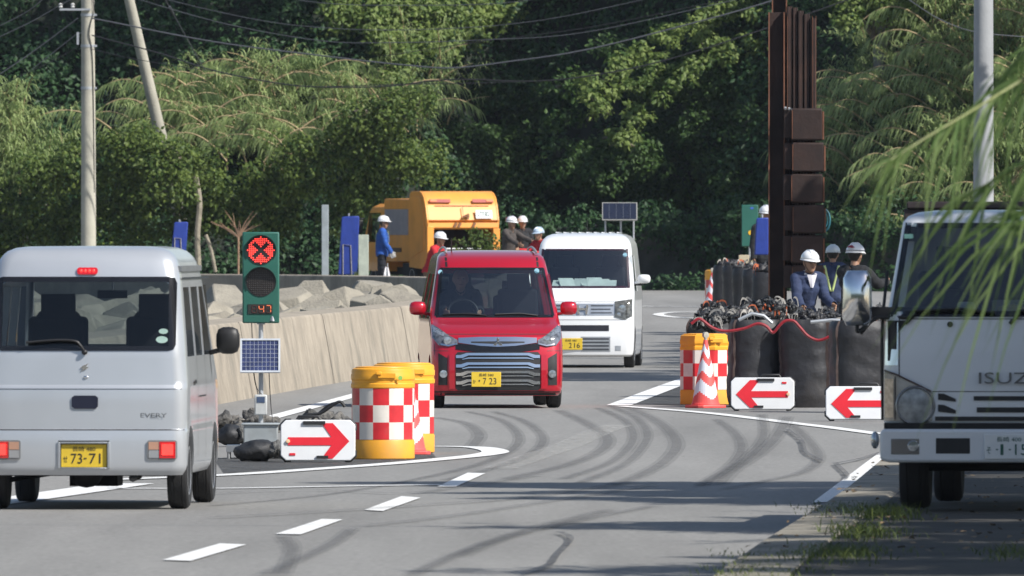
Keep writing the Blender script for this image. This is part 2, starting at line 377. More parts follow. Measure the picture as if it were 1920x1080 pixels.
poly([(400, 860), (660, 848), (800, 835), (820, 862), (650, 874), (420, 888)], 'dark grit under the left arrow board', M_dirt, .0045, 'grit_patch')

# ---- sea walls
def wall(path, name, label, prof, mt):
    """prof: (offset to the right of the path, height); path goes away from camera"""
    P = path; rows = []
    for i, p in enumerate(P):
        t = (P[min(i+1, len(P)-1)] - P[max(i-1, 0)]); t.z = 0; t.normalize(); n_ = Vector((t.y, -t.x, 0))
        rows.append([(p.x+n_.x*o, p.y+n_.y*o, p.z+h) for o, h in prof])
    m = MB(); m.grid(rows, False); k = len(prof); m.add(rows[0], [tuple(range(k))]); m.add(rows[-1], [tuple(range(k))[::-1]])
    return tag(m.build(name, mt, bevel=.012), label, 'wall')
def striated():
    m = mat('sea_wall_concrete', (.33, .285, .225), .92, var=.16, scale=2.5, bump=.5, bscale=18, c2=(.20, .18, .145), thr=(.48, .7))
    n = m.node_tree.nodes; L = m.node_tree.links; b = n['Principled BSDF']; src = b.inputs['Base Color'].links[0].from_socket
    tc = n.new('ShaderNodeTexCoord'); mp = n.new('ShaderNodeMapping'); mp.inputs['Scale'].default_value = (7, 1.6, .35); mp.inputs['Rotation'].default_value = (R(8), 0, 0)
    L.new(tc.outputs['Object'], mp.inputs[0]); no = n.new('ShaderNodeTexNoise'); no.inputs['Scale'].default_value = 1.6; no.inputs['Detail'].default_value = 8; no.inputs['Roughness'].default_value = .7
    L.new(mp.outputs[0], no.inputs[0]); mr = n.new('ShaderNodeMapRange'); mr.inputs['From Min'].default_value = .3; mr.inputs['From Max'].default_value = .72; mr.inputs['To Min'].default_value = .86; mr.inputs['To Max'].default_value = 1.08
    L.new(no.outputs[0], mr.inputs[0]); mx = n.new('ShaderNodeMix'); mx.data_type = 'RGBA'; mx.blend_type = 'MULTIPLY'; mx.inputs[0].default_value = 1
    L.new(src, mx.inputs[6]); L.new(mr.outputs[0], mx.inputs[7]); L.new(mx.outputs[2], b.inputs['Base Color']); return m
M_wall = striated()
nw = [Vector((x, y, gh(y))) for x, y in [(-9.0, 60), (-6.4, 108), (-4.4, 140), (-3.42, 163), (-2.62, 180), (-2.2, 188), (-1.55, 200), (-.75, 215), (0.1, 232), (.5, 244)]]
nwc = cat(nw, 5)
wall(nwc, 'sea_wall', 'long sloping pale concrete sea wall on the left of the road', [(.0, -.05), (-.16, .86), (-.18, .9), (-.62, .92), (-.64, .9), (-.66, -.2)], M_wall)
m = MB(); sw = [o for o in COL.objects if o.name == 'sea_wall'][0]
for i in range(3, len(nwc)-1, 7):
    p = nwc[i]; t = (nwc[i+1]-nwc[i-1]); t.z = 0; t.normalize(); n_ = Vector((t.y, -t.x, 0)); ps_ = []
    for o_, h_ in [(.003, -.0), (-.157, .86), (-.18, .903), (-.62, .923)]: ps_.append(p+n_*o_+Vector((0, 0, h_)))
    m.grid([[tuple(q), tuple(q+t*.07)] for q in ps_], False)
m.build('expansion_joints', mat('joint_dark', (.10, .09, .075), .95), sw)
fw = [Vector((x, y, gh(y))) for x, y in [(-34, 306), (-22, 309), (-12, 307), (-8.0, 303), (-5.5, 300), (-3.2, 294), (-1.8, 288), (-.9, 282), (.1, 270), (.6, 258), (.75, 248)]]
wall(cat(fw, 4), 'sea_wall', 'low dark-faced sea wall curving behind the concrete blocks', [(.32, -.5), (.30, .555), (.28, .58), (-.28, .58), (-.3, .555), (-.32, -.5)], M_wall)
b = MB(); b.grid([[(xl, Y, gh(Y)+.006), (xr, Y, gh(Y)+.006)] for Y, xl, xr in [(100, -30, -7.4), (140, -30, -5), (163, -30, -4), (188, -30, -2.8), (215, -30, -1.4), (240, -30, -.2), (270, -30, -.4), (290, -30, -2.6), (300, -30, -6)]], False)
tag(b.build('shingle', M_grav), 'grey shingle under the concrete blocks', 'shingle', kind='structure')

# ---- tetrapods between the walls
M_tet = mat('block_concrete', (.28, .255, .205), .92, var=.16, scale=4, bump=.9, bscale=30, c2=(.17, .155, .13), thr=(.46, .66))
def tetrapod_mesh(seed):
    rr = random.Random(seed); m = MB(); dirs = [(0, 0, 1), (.943, 0, -.333), (-.471, .816, -.333), (-.471, -.816, -.333)]
    for d in dirs:
        d = Vector(d); u = d.orthogonal().normalized(); q = d.cross(u); n = 6; vs = []
        for L_, r_ in ((-.05, .50), (.34, .44), (.82, .30), (.90, .24)):
            for j in range(n):
                a = 2*math.pi*(j+.5)/n; vs.append(d*L_ + (u*math.cos(a)+q*math.sin(a))*r_*(1+rr.uniform(-.13, .13))+d*rr.uniform(-.03, .03))
        fs = [(i*n+j, i*n+(j+1) % n, (i+1)*n+(j+1) % n, (i+1)*n+j) for i in range(3) for j in range(n)] + [tuple(3*n+j for j in range(n)), tuple(range(n))[::-1]]
        m.add(vs, fs, False)
    return m
tp = tetrapod_mesh(1).build('concrete_block', M_tet, bevel=.012)
# px, py of the block's top, distance, size, rotation seeds
blocks = [(402, 548, 262, 1.0), (440, 541, 268, 1.05), (398, 578, 226, .9), (437, 566, 240, .95), (428, 598, 206, .75), (560, 545, 262, 1.05), (612, 533, 275, 1.0), (525, 560, 242, .9),
          (575, 572, 230, .85), (548, 590, 214, .7), (655, 545, 262, 1.0), (682, 534, 272, .95), (722, 538, 268, .85), (768, 541, 262, 1.05), (700, 560, 240, .8), (640, 572, 228, .8), (755, 562, 238, .7), (605, 585, 212, .6), (800, 550, 250, .8), (665, 582, 214, .5), (480, 545, 270, 1.), (470, 585, 225, .9), (330, 545, 262, 1.), (345, 570, 235, .9), (250, 550, 262, 1.), (505, 600, 208, .6)]
where = ['half hidden behind the silver van', 'left of the traffic signal, at the back', 'lower, beside the van mirror', 'left of the signal head, middle row', 'lowest left of the signal, by the wall top', 'largest pale block right of the signal', 'high pointed block against the far wall', 'beside the signal head on its right', 'with a sunlit flat face over the wall', 'lowest, just right of the signal housing', 'mid-row, right of the high pointed one', 'back row, twin peaks against the far wall', 'small, peak near the far wall under the worker', 'broad and flat-topped nearest the red car', 'middle row under the blue cover', 'front row over the middle of the wall', 'small, wedged near the red car mirror', 'small, low, against the wall top', 'partly hidden by the red car', 'smallest, low on the wall top', 'behind the signal head', 'behind the lower half of the signal head', 'behind the van roof', 'behind the van rear pillar', 'behind the van window', 'tiny, low beneath the signal digits']
for i_, (px_, py_, Y_) in enumerate([(30, 545, 265), (100, 540, 268), (175, 548, 262), (60, 575, 235), (140, 580, 228), (210, 570, 238), (290, 575, 232), (20, 600, 210), (180, 610, 205), (270, 605, 206), (340, 602, 204), (110, 615, 200)]): blocks.append((px_, py_, Y_, (1., .9, 1.05)[i_ % 3])); where.append('seen through the silver van windows, ' + ['far left of the back row', 'second of the back row', 'third of the back row', 'far left of the middle row', 'second of the middle row', 'third of the middle row', 'fourth of the middle row', 'far left of the front row', 'third of the front row', 'fourth of the front row', 'rightmost of the front row', 'lowest of the front row'][i_])
for i, (px, py, Y, sz) in enumerate(blocks):
    o = tp if i == 0 else tp.copy()
    if i: COL.objects.link(o)
    rr = random.Random(i*3+5); rz = rr.uniform(0, 6.28); tilt = rr.uniform(-1.1, 1.1); ty_ = rr.uniform(-1.1, 1.1)
    if i in (5, 6, 10, 13, 11): tilt += 1.9
    o.rotation_euler = (tilt, ty_, rz); o.scale = (sz*1.6,)*3
    Mx = o.rotation_euler.to_matrix(); top = max((Mx @ v.co).z for v in tp.data.vertices)*sz*1.6
    p = P3(px, py, Y); o.location = (p.x, p.y, p.z - top + .09)
    tag(o, 'weathered concrete wave block ' + where[i], 'concrete block', 'concrete blocks between the sea walls')
# ================================================================ SITE EQUIPMENT
M_org = mat('orange_yellow_plastic', (.80, .36, .02), .5, var=.10, scale=3, coat=.05, c2=(.62, .30, .06), thr=(.52, .68)); M_red_s = mat('red_sheet', (.60, .022, .03), .45, var=.14, scale=8, c2=(.50, .08, .07), thr=(.52, .68)); M_wht_s = mat('white_sheet', (.72, .67, .60), .45, var=.07, scale=8, c2=(.6, .56, .5), thr=(.55, .7))
def drum(px, base_py, label, group='red and white checked drums', flat=False, rz=0, w=.555, h=.80, scale=1., mark=False):
    g = G(px, base_py); rt = thing('traffic_drum', (g.x, g.y, g.z), rz, label, 'drum', group)
    r = w/2
    m = MB()
    if flat:
        k = 1.0
        def ring(zz, rr): return (rr, zz)
    prof = [(r*.96, 0), (r, .01), (r, .16), (r*.98, .17), (r*.97, .18), (r*.97, .615), (r*.98, .62), (r*1.01, .63), (r*1.01, .66), (r*.985, .67), (r*.985, .69), (r*1.01, .70), (r*1.01, .74), (r*.99, .75), (r*.99, .775), (r*.97, .79), (r*.90, .80)]
    n = 8 if flat else 40
    m.lathe(prof, n); m.build('drum_body', M_org, rt, sharp=30)
    # sheeting: checks as faces of one band
    bd = MB(); N = 12 if not flat else 12; z0, z1 = .175, .625; rows = 3; rr = r*.985
    seg = 5
    for k_ in range(rows):
        for j in range(N):
            bd.m = (k_+j) % 2
            pts = []
            for zz in (z0+(z1-z0)*k_/rows, z0+(z1-z0)*(k_+1)/rows):
                row = []
                for s_ in range(seg+1):
                    a = 2*math.pi*(j+s_/seg)/N + R(9)
                    R_ = rr
                    if flat:
                        aa = (a % (math.pi/4)) - math.pi/8; R_ = rr*1.0*math.cos(math.pi/8)/math.cos(aa)+.004
                    row.append((R_*math.cos(a), R_*math.sin(a), zz))
                pts.append(row)
            bd.grid(pts)
    bd.build('reflective_sheet', [M_red_s, M_wht_s], rt)
    lid = MB(); lid.lathe([(r*.88, .795), (r*.86, .81), (r*.5, .815), (.01, .815)], n); lid.build('lid', M_org, rt)
    hd = MB(); hd.box((0.02, -r*1.0, .735), (.16, .02, .05)); hd.box((-.05, -r*1.03, .755), (.05, .025, .03)); hd.build('latch', M_org, rt, bevel=.006)
    if mark:
        d = MB(); d.lathe([(.002, -.004), (.02, -.004), (.02, 0)], 12, (.14, -r*1.0, .715), 'Y'); d.build('sticker', mat('green_sticker', (.25, .55, .12), .5), rt)
    return rt
d1 = drum(718, 861, 'orange drum with red and white checks beside the left arrow board', mark=True, rz=R(3))
d2 = drum(757, 849, 'orange drum with red and white checks half hidden behind another drum', rz=R(20))
d3 = drum(1321, 759, 'angular orange drum with red and white checks behind the striped cone', flat=True, rz=R(22.5), w=.60, h=.82)
d4 = drum(1347, 588, 'small distant orange drum behind the far striped cone', rz=R(10), w=.5)
d4.scale = (1, 1, 1.0)

M_cr = mat('cone_red', (.78, .10, .09), .45, var=.08); M_cw = mat('cone_white', (.72, .73, .78), .4, var=.08)
def cone(loc, label, rz=0, s=1., lamp=True):
    rt = thing('traffic_cone', loc, rz, label, 'traffic cone', 'red and white striped cones')
    m = MB(); H = .74*s; r0, r1 = .165*s, .028*s; n = 32
    # chevron stripes: colour by height shifted with the angle
    rows = 40
    def rad(t): return r0+(r1-r0)*t
    for i in range(rows):
        for j in range(n):
            a0, a1 = 2*math.pi*j/n, 2*math.pi*(j+1)/n; t0, t1 = i/rows, (i+1)/rows
            am = ((a0+a1)/2 + math.pi/2) % (math.pi*2/3); am = abs(am-math.pi/3)/(math.pi/3)  # 0..1 zigzag
            tm_ = (t0+t1)/2 - .13*(1-am)*1.0 + .04
            m.m = 1 if (.13 < tm_ < .34 or .47 < tm_ < .66 or .78 < tm_ < .90) else 0
            m.add([(rad(t0)*math.cos(a0), rad(t0)*math.sin(a0), .03+H*t0), (rad(t0)*math.cos(a1), rad(t0)*math.sin(a1), .03+H*t0), (rad(t1)*math.cos(a1), rad(t1)*math.sin(a1), .03+H*t1), (rad(t1)*math.cos(a0), rad(t1)*math.sin(a0), .03+H*t1)], [(0, 1, 2, 3)], True)
    m.build('cone_body', [M_cr, M_cw], rt)
    bs = MB(); bs.prism([(x*.195*s, y*.195*s) for x, y in [(-1, -.75), (-.75, -1), (.75, -1), (1, -.75), (1, .75), (.75, 1), (-.75, 1), (-1, .75)]], 0, .035, 'Z'); bs.lathe([(.17*s, .03), (.165*s, .06)], 24); bs.build('base', M_cr, rt, bevel=.008)
    tp_ = MB(); tp_.cyl((0, 0, .03+H-.005), (0, 0, .06+H), .03*s, .025*s); tp_.build('cap', M_cr, rt)
    if lamp:
        l = MB(); l.cyl((0, 0, .05+H), (0, 0, .085+H), .02*s); l.lathe([(.01, -.022), (.036*s, -.02), (.036*s, .02), (.01, .022)], 16, (0, 0, .115+H), 'Y'); l.build('reflector', mat('lamp_grey', (.45, .42, .36), .3, .3), rt)
    return rt
g = G(1323, 765); cone(g, 'large red and white chevron cone in front of the angular drum', R(30), .95)
g = G(769, 852.5); cone((g.x, g.y+.0, g.z), 'red cone squeezed between the two left drums', R(10), .85, False)
g = G(1333, 590); c3 = cone(g, 'distant red and white cone at the far end of the bag row', R(0), .95); c3.rotation_euler = (0, R(2), .3)

M_bw = mat('board_white', (.70, .71, .72), .4, var=.06, scale=4, c2=(.55, .55, .54), thr=(.6, .75)); M_br = mat('arrow_red', (.66, .018, .03), .38, var=.08)
def arrow_board(px, base_py, w, h, right, label, lamp=True):
    g = G(px, base_py); rt = thing('arrow_board', (g.x, g.y, g.z), 0, label, 'sign', 'white boards with red arrows')
    tl = R(8)
    def sub(m, name, mt, **k): o = m.build(name, mt, rt, **k); o.rotation_euler = (-tl, 0, 0); return o
    c = .045; x0, x1, z0, z1 = -w/2, w/2, .02, h
    m = MB(); m.prism([(x0, z0+c), (x0+c, z0), (x1-c, z0), (x1, z0+c), (x1, z1-c), (x1-c, z1), (x0+c, z1), (x0, z1-c)], 0, .05); sub(m, 'panel', M_bw, bevel=.008)
    s = 1 if right else -1; zc = h*.5
    a = MB(); t = .035
    pts = [(-.40*w, zc-t), (.18*w, zc-t), (.05*w, .10*h+.0), (.2*w, .10*h), (.42*w, zc), (.2*w, .92*h), (.05*w, .92*h), (.18*w, zc+t), (-.40*w, zc+t)]
    a.prism([(s*x, z) for x, z in pts], -.006, -.001); sub(a, 'arrow', M_br)
    f = MB()
    for cx in (x0, x1):
        for cz in (z0, z1):
            sx = 1 if cx < 0 else -1; sz = 1 if cz < h/2 else -1
            f.tube([(cx, .02, cz+sz*.09), (cx, .02, cz+sz*.045), (cx+sx*.045, .02, cz), (cx+sx*.09, .02, cz)], .014, 8)
    f.tube([(s*-.28*w, .02, z1+.005), (s*-.26*w, .02, z1+.03), (0, .02, z1+.03), (.02*s, .02, z1+.005)], .012, 8); sub(f, 'corner_guards', M_black)
    hb = MB(); hb.box((s*-.05*w, -.008, z1-.028), (.19, .02, .028)); hb.box((s*.06*w, -.008, z0+.03), (.10, .02, .022)); sub(hb, 'clips', M_black)
    if lamp:
        l = MB(); l.lathe([(.005, -.02), (.017, -.018), (.019, 0)], 12, (s*-.40*w, 0, zc), 'Y'); sub(l, 'lamp', mat('amber_lens', (.75, .5, .3), .2))
        r_ = MB(); r_.box((s*-.34*w, -.004, .075 if right else h-.06), (.05, .006, .02)); sub(r_, 'reflector', M_br)
    lg = MB(); 
    for x in (x0+.06, x1-.06): lg.tube([(x, .055, h*.8), (x, .05+h*.55, -.03+.0)], .012, 6)
    sub(lg, 'rear_legs', M_galv); return rt
ab1 = arrow_board(596, 868, .645, .375, True, 'white board with a red arrow pointing right beside the traffic signal')
ab2 = arrow_board(1430, 771, .70, .375, False, 'white board with a red arrow pointing left beside the striped cone')
ab3 = arrow_board(1612, 790, .71, .37, False, 'white board with a red left arrow partly hidden by the truck')

# ---- portable solar signal
M_sgr = mat('signal_green', (.02, .115, .085), .5, var=.08, scale=5, coat=.1)
def signal_head(rt, w, h, zb, lit=True, back=False):
    m = MB(); m.b2(-w/2, w/2, 0, .09, zb, zb+h); m.build('housing', M_sgr, rt, bevel=.012)
    if back:
        l = MB(); l.lathe([(.002, -.008), (.045, -.008), (.045, 0)], 16, (.01, 0, zb+h*.33), 'Y'); l.build('round_sticker', mat('yellow_sticker', (.75, .42, .02), .5), rt)
        k = MB(); k.lathe([(.002, -.006), (.035, -.006), (.035, 0)], 16, (.04, 0, zb+h*.92), 'Y', sy=.6); k.build('blue_badge', mat('blue_badge', (.05, .12, .5), .5), rt); return
    r = w*.385; z1 = zb+h*.80; z2 = zb+h*.45
    for z, nm in ((z1, 'red_lamp'), (z2, 'dark_lamp')):
        rim = MB(); n = 32
        rim.lathe([(r*1.0, -.035), (r*1.08, -.035), (r*1.12, 0), (r*1.0, 0)], n, (0, 0, z), 'Y'); 
    for z, nm in ((z1, 'red_lamp'), (z2, 'dark_lamp')):
        d = MB(); d.lathe([(.003, -.006), (r*1.02, -.006), (r*1.02, .0)], 36, (0, 0, z), 'Y')
        lo = d.build(nm, mat('lamp_face', (.028, .022, .022), .35), rt)
        hd = MB(); rows = []
        for a in range(-6, 43):
            t = math.pi*a/36; rows.append([(math.cos(t)*r*1.06, 0, z+math.sin(t)*r*1.06), (math.cos(t)*r*1.06, -.06*max(0, math.sin(t))-.012, z+math.sin(t)*r*1.06), (math.cos(t)*r*1.10, -.06*max(0, math.sin(t))-.012, z+math.sin(t)*r*1.10), (math.cos(t)*r*1.10, 0, z+math.sin(t)*r*1.10)])
        hd.grid(rows); hd.build('hood', mat('dark_hood', (.02, .045, .04), .6), lo)
        led = MB(); N = 15
        for i in range(N):
            for j in range(N):
                x = (i-(N-1)/2)/((N-1)/2); zz = (j-(N-1)/2)/((N-1)/2)
                if x*x+zz*zz > 1: continue
                cross = abs(abs(x)-abs(zz)) < .24 and x*x+zz*zz < .62
                if nm == 'red_lamp' and cross: continue
                led.lathe([(.0002, -.012), (r*.052, -.010), (r*.052, -.006)], 6, (x*r*.93, 0, z+zz*r*.93), 'Y')
        led.build('led_dots', mat('led_red', (1., .06, .045), .3, emit=1.5) if nm == 'red_lamp' else mat('led_off', (.05, .045, .04), .3), lo)
    # numerals: panel of dark segments, 47 lit
    zc = zb+h*.155
    p = MB(); p.box((-.005, -.003, zc), (.215, .008, .085)); dp = p.build('countdown_display', mat('display_black', (.02, .025, .022), .5), rt)
    segs = {'4': 'fbgc', '7': 'abc', '8': 'abcdefg'}
    def dig(m, ch, cx, W=.04, H=.062, t=.007):
        P = {'a': (cx, zc+H/2, 1), 'g': (cx, zc, 1), 'd': (cx, zc-H/2, 1), 'b': (cx+W/2, zc+H/4, 0), 'c': (cx+W/2, zc-H/4, 0), 'f': (cx-W/2, zc+H/4, 0), 'e': (cx-W/2, zc-H/4, 0)}
        for s in ch:
            x, z, hz = P[s]; m.box((x, -.009, z), ((W*.8 if hz else t), .004, (t if hz else H*.4)))
    on = MB(); dig(on, segs['4'], .005); dig(on, segs['7'], .067); on.build('lit_digits', mat('led_orange', (.85, .20, .08), .4, emit=.22), dp)
    off = MB(); dig(off, 'abcdefg', -.057); dig(off, 'ade', .005); dig(off, 'defg', .067); off.build('unlit_digits', mat('led_dim', (.07, .025, .02), .5), dp)
def solar(m_rt, cx, cy, cz, w, h, tilt, name='solar_panel', nx=9, nz=7):
    M = Matrix.Translation((cx, cy, cz)) @ Matrix.Rotation(-tilt, 4, 'X')
    f = MB(); f.M = M; t = .016
    for a in ((-w/2, w/2, h/2-t, h/2), (-w/2, w/2, -h/2, -h/2+t), (-w/2, -w/2+t, -h/2+t, h/2-t), (w/2-t, w/2, -h/2+t, h/2-t)): f.b2(a[0], a[1], -.015, .02, a[2], a[3])
    fo = f.build(name, mat('panel_frame', (.72, .74, .76), .35, .4), m_rt)
    c = MB(); c.M = M; c.b2(-w/2+t, w/2-t, -.005, .015, -h/2+t, h/2-t); c.build('cells', mat('solar_cells', (.035, .045, .12), .15, coat=.5, scale=20, var=.3), fo)
    g_ = MB(); g_.M = M
    for i in range(1, nx): g_.box((-w/2+t+(w-2*t)*i/nx, -.007, 0), (.003, .003, h-2*t))
    for i in range(1, nz): g_.box((0, -.0075, -h/2+t+(h-2*t)*i/nz), (w-2*t, .003, .0025))
    g_.build('cell_lines', mat('cell_lines', (.45, .47, .55), .4, .3), fo); return fo
g = G(489, 860); s0 = (860-HZ)*g.y/F
sx = 1/((F/g.y))
rt = thing('traffic_signal', (g.x, g.y, g.z), R(0), 'green portable signal with a lit red cross and countdown over a solar panel', 'traffic signal')
k = g.y/F
def zz(py): return EYE-(py-HZ)*k
signal_head(rt, 69*k, 171*k, zz(606))
m = MB(); m.cyl((0, .06, .2), (0, .06, zz(596)), .021, n=14); m.box((0, .05, zz(603)), (.07, .06, .05)); m.build('post', M_galv, rt)
m = MB(); m.cyl((.10, .02, zz(602)), (.10, .02, zz(592)), .03, .02); m.build('sensor', M_steel, rt)
solar(rt, -.005, .0, zz(667), 75*k, 65*k, R(14))
m = MB(); m.b2(-.055, .055, 0, .06, zz(778), zz(740)); cb = m.build('control_box', mat('box_grey', (.50, .52, .52), .5, c2=(.42, .42, .4)), rt, bevel=.01)
m = MB(); m.b2(-.035, .035, -.004, 0, zz(755), zz(744)); m.build('box_window', mat('box_window', (.06, .09, .16), .2), cb)
m = MB(); m.b2(-.15, .15, -.10, .2, .12, zz(795)); m.b2(-.17, .17, -.12, .22, zz(797), zz(793)); m.build('battery_box', mat('battery_box', (.33, .36, .37), .5, .2, c2=(.25, .26, .26)), rt, bevel=.01)
m = MB(); m.b2(-.3, .28, -.2, .3, .06, .12)
for x in (-.28, .26): m.tube([(x, -.18, .1), (x, -.18, 0)], .015, 6); m.tube([(x, .28, .1), (x, .28, 0)], .015, 6)
m.build('base_frame', M_steel, rt)
m = MB()
m.tube(cat([(-.08, .03, zz(606)), (-.075, .03, zz(640)), (-.06, .03, zz(700)), (-.03, .03, zz(735)), (-.02, .01, zz(745))]), .0045, 6)
m.tube(cat([(.07, .03, zz(690)), (.08, .03, zz(735)), (.095, .02, zz(775)), (.12, -.02, zz(800))]), .0045, 6)
m.tube(cat([(-.07, .03, zz(690)), (-.04, .03, zz(725)), (.03, .03, zz(745))]), .0045, 6); m.build('cable', M_black, rt)

# ---- lumpy weight bags
def displaced(mb, name, mt, parent=None, amp=.03, size=.12, lvl=2, loc=None, seed=0):
    o = mb.build(name, mt, parent, loc=loc, sharp=180)
    sb = o.modifiers.new('s', 'SUBSURF'); sb.levels = lvl; sb.render_levels = lvl; evaluated(o)
    from mathutils import noise as N
    me = o.data; off = Vector((seed*3.1, seed*7.7, seed*1.3))
    for v in me.vertices:
        n_ = N.noise(v.co/size+off)*1.2 + .5*N.noise(v.co/size*2.7+off)
        v.co += v.normal*amp*n_
    me.polygons.foreach_set('use_smooth', [True]*len(me.polygons)); me.update(); return o
M_bag = mat('black_bag', (.018, .019, .021), .62, var=.3, scale=6, bump=.5, bscale=26, c2=(.045, .045, .048), thr=(.5, .72)); M_gbag = mat('grey_netting', (.12, .12, .115), .85, var=.5, scale=22, bump=.8, bscale=60)
def weight(px, base, w, h, label, tip=1, Ya=None):
    g = G(px, base); rt = thing('sandbag', (g.x, g.y+.1, g.z), 0, label, 'sandbag', 'dark weight bags at the signal foot')
    m = MB(); m.ell((0, 0, h*.46), (w/2, .2, h*.5), 12); displaced(m, 'sack', M_bag, rt, .03, .11, 1)
    m = MB(); m.ell((tip*w*.42, -.06, h*.5), (w*.16, .14, h*.36), 10); displaced(m, 'spilled_netting', M_gbag, rt, .04, .05, 1); return rt
weight(480, 866, .40, .20, 'dark sausage-shaped weight bag lying under the signal battery box')
weight(432, 838, .26, .22, 'dark weight bag with pale netting between van and signal')
# clutter behind left arrow board
def heap(px, base, label, w=.5, h=.22, seed=1, mt=None, name='rubbish_heap', catg='heap', group=None):
    g = G(px, base); rr = random.Random(seed); m = MB()
    for i in range(9): m.ell((rr.uniform(-w/2, w/2), rr.uniform(-.2, .2), rr.uniform(.02, h*.5)), (rr.uniform(.05, .14), rr.uniform(.05, .12), rr.uniform(.04, h*.5)), 8)
    o = displaced(m, name, mt or M_bag, None, .05, .07, 1, loc=(g.x, g.y, g.z), seed=seed); return tag(o, label, catg, group)
M_rub = mat('grey_rubble', (.16, .15, .135), .95, var=.5, scale=14, bump=.8, bscale=40, c2=(.05, .05, .05), thr=(.4, .55))
heap(600, 838, 'grey and black plastic sheeting heaped behind the left arrow board', .5, .40, 3, M_rub, 'sheeting_heap', 'sheeting', 'heaps of sheeting by the left boards')
heap(640, 826, 'crumpled dark sheeting between arrow board and drums', .45, .36, 8, M_rub, 'sheeting_heap', 'sheeting', 'heaps of sheeting by the left boards')
heap(462, 812, 'low grey rubble heap left of the signal battery box', .5, .28, 5, M_rub, 'rubble_heap', 'heap')
g = G(605, 850); hp = [(-.22, .25), (-.16, .34), (-.02, .36), (.14, .46), (.2, .42)]
m = MB(); m.tube(cat([(x, .05, z) for x, z in hp]), .014, 8); m.tube(cat([(-.1, .1, .30), (.05, .1, .43), (.16, .1, .46)]), .01, 8); tag(m.build('black_hose', M_black, loc=g), 'black hose end curling above the left arrow board', 'hose')

# ---- big black bulk bags along the works, tied at the neck
M_bulk = mat('bulk_bag_cloth', (.021, .021, .024), .55, var=.3, scale=5, bump=.35, bscale=14, c2=(.036, .031, .029), thr=(.5, .7)); M_web = mat('brown_webbing', (.055, .035, .03), .8, var=.3, scale=14); M_strap = mat('pale_strap', (.36, .34, .31), .7, var=.3, scale=20); M_ostrap = mat('orange_strap', (.45, .11, .04), .7, var=.3)
from mathutils import noise as MN
def bulk_bag(loc, w, h, label, seed, group, neck=True, rz=0, far=False):
    rr = random.Random(seed); rt = thing('bulk_bag', loc, rz, label, 'bulk bag', group)
    n = 28 if not far else 18; rows = []
    K = 26 if not far else 16
    for i in range(K+1):
        t = i/K; z = h*t
        r = w/2*(1 - .10*(1-min(t*8, 1)) - .12*max(0, (t-.86)/.14)**2 + .03*math.sin(t*5+seed)); row = []
        for j in range(n+1):
            a = 2*math.pi*(j % n)/n; q = (abs(math.cos(a))**3.2+abs(math.sin(a))**3.2)**(-1/3.2)
            p = Vector((math.cos(a), math.sin(a), 0))
            fold = .020*MN.noise(Vector((math.cos(a)*2.5+seed, math.sin(a)*2.5, z*9))) + .020*MN.noise(Vector((math.cos(a)*5, math.sin(a)*5+seed, z*2.5)))+.010*MN.noise(Vector((math.cos(a)*3, math.sin(a)*3+seed, z*24)))
            rad = r*min(q, 1.14)+fold
            row.append((p.x*rad, p.y*rad, z))
        rows.append(row)
    m = MB(); m.grid(rows); m.add([Vector(x) for x in rows[-1][:-1]], [tuple(range(n))]); m.build('sack', M_bulk, rt, sharp=60)
    if not far:
        for a in (-2.45, -.72):
            k_ = max(0, min(n-1, int(round((a % (2*math.pi))/(2*math.pi)*n)))); wb = MB()
            wb.grid([[tuple(Vector(r_[k_])*1+Vector((math.cos(a)*.008-.022*math.sin(a)*-1*.9, math.sin(a)*.008, 0))), tuple(Vector(r_[k_])+Vector((math.cos(a)*.008+.03, math.sin(a)*.012, 0)))] for r_ in rows]); wb.build('webbing_band', M_web, rt)
    if neck:
        t = MB(); 
        for i in range(4):
            t.ell((rr.uniform(-.12, .12), rr.uniform(-.14, .05), h+rr.uniform(-.01, .05)), (rr.uniform(.07, .15), .11, rr.uniform(.03, .07)), 8)
        displaced(t, 'tied_neck', M_bulk, rt, .06, .05, 1 if far else 2, seed=seed)
        cs = MB()
        for i in range(4 if not far else 3):
            x = rr.uniform(-.2, .2); y = rr.uniform(-.2, .0); a = rr.uniform(-1, 1); l = rr.uniform(.08, .17)
            c_ = cat([(x, y, h+.0), (x+l*.3*a, y, h+.09), (x+l*a, y-.03, h+.10+rr.uniform(-.03, .04)), (x+l*1.3*a, y-.05, h+.02), (x+l*1.1*a, y-.07, h-.06)], 4)
            rw = [[(p.x, p.y-.012, p.z-.014), (p.x, p.y-.012, p.z+.014)] for p in c_]; cs.grid(rw)
        cs.build('lifting_straps', M_strap if (seed % 3) else M_ostrap, rt)
    return rt
GB = 'black bulk bags standing along the works'
bb = [(1416, 764, .60, .985, 'black bulk bag behind the board beside the cone'), (1512, 764.5, .60, .99, 'black bulk bag in the middle, between the two arrow boards'), (1610, 774, .62, 1.0, 'black bulk bag beside the truck, behind the rightmost board'), (1333, 745, .55, .93, 'black bulk bag whose top shows over the angular drum'), (1378, 725, .55, .9, 'black bulk bag in the second row under the strap tangle'),
      (1460, 728, .6, .93, 'black bulk bag in the second row in front of the crouching worker'), (1560, 735, .6, .93, 'black bulk bag in the second row at the navy worker'), (1640, 735, .6, .97, 'black bulk bag in the second row beside the truck mirror'), (1345, 690, .55, .86, 'black bulk bag in the third row, leftmost with pale straps'), (1405, 688, .55, .86, 'black bulk bag in the third row under the black knots')]
for i, (px, py, w_, h_, lb) in enumerate(bb):
    g = G(px, py); bulk_bag((g.x, g.y+w_*.45, g.z), w_, h_, lb, i+1, GB, rz=random.Random(i).uniform(-.2, .2))
far = ['leftmost of the distant bag row, beside the far cone', 'second from the left in the distant bag row', 'third from the left in the distant bag row', 'fourth from the left in the distant bag row', 'in the distant bag row, next to the rusty steel column']
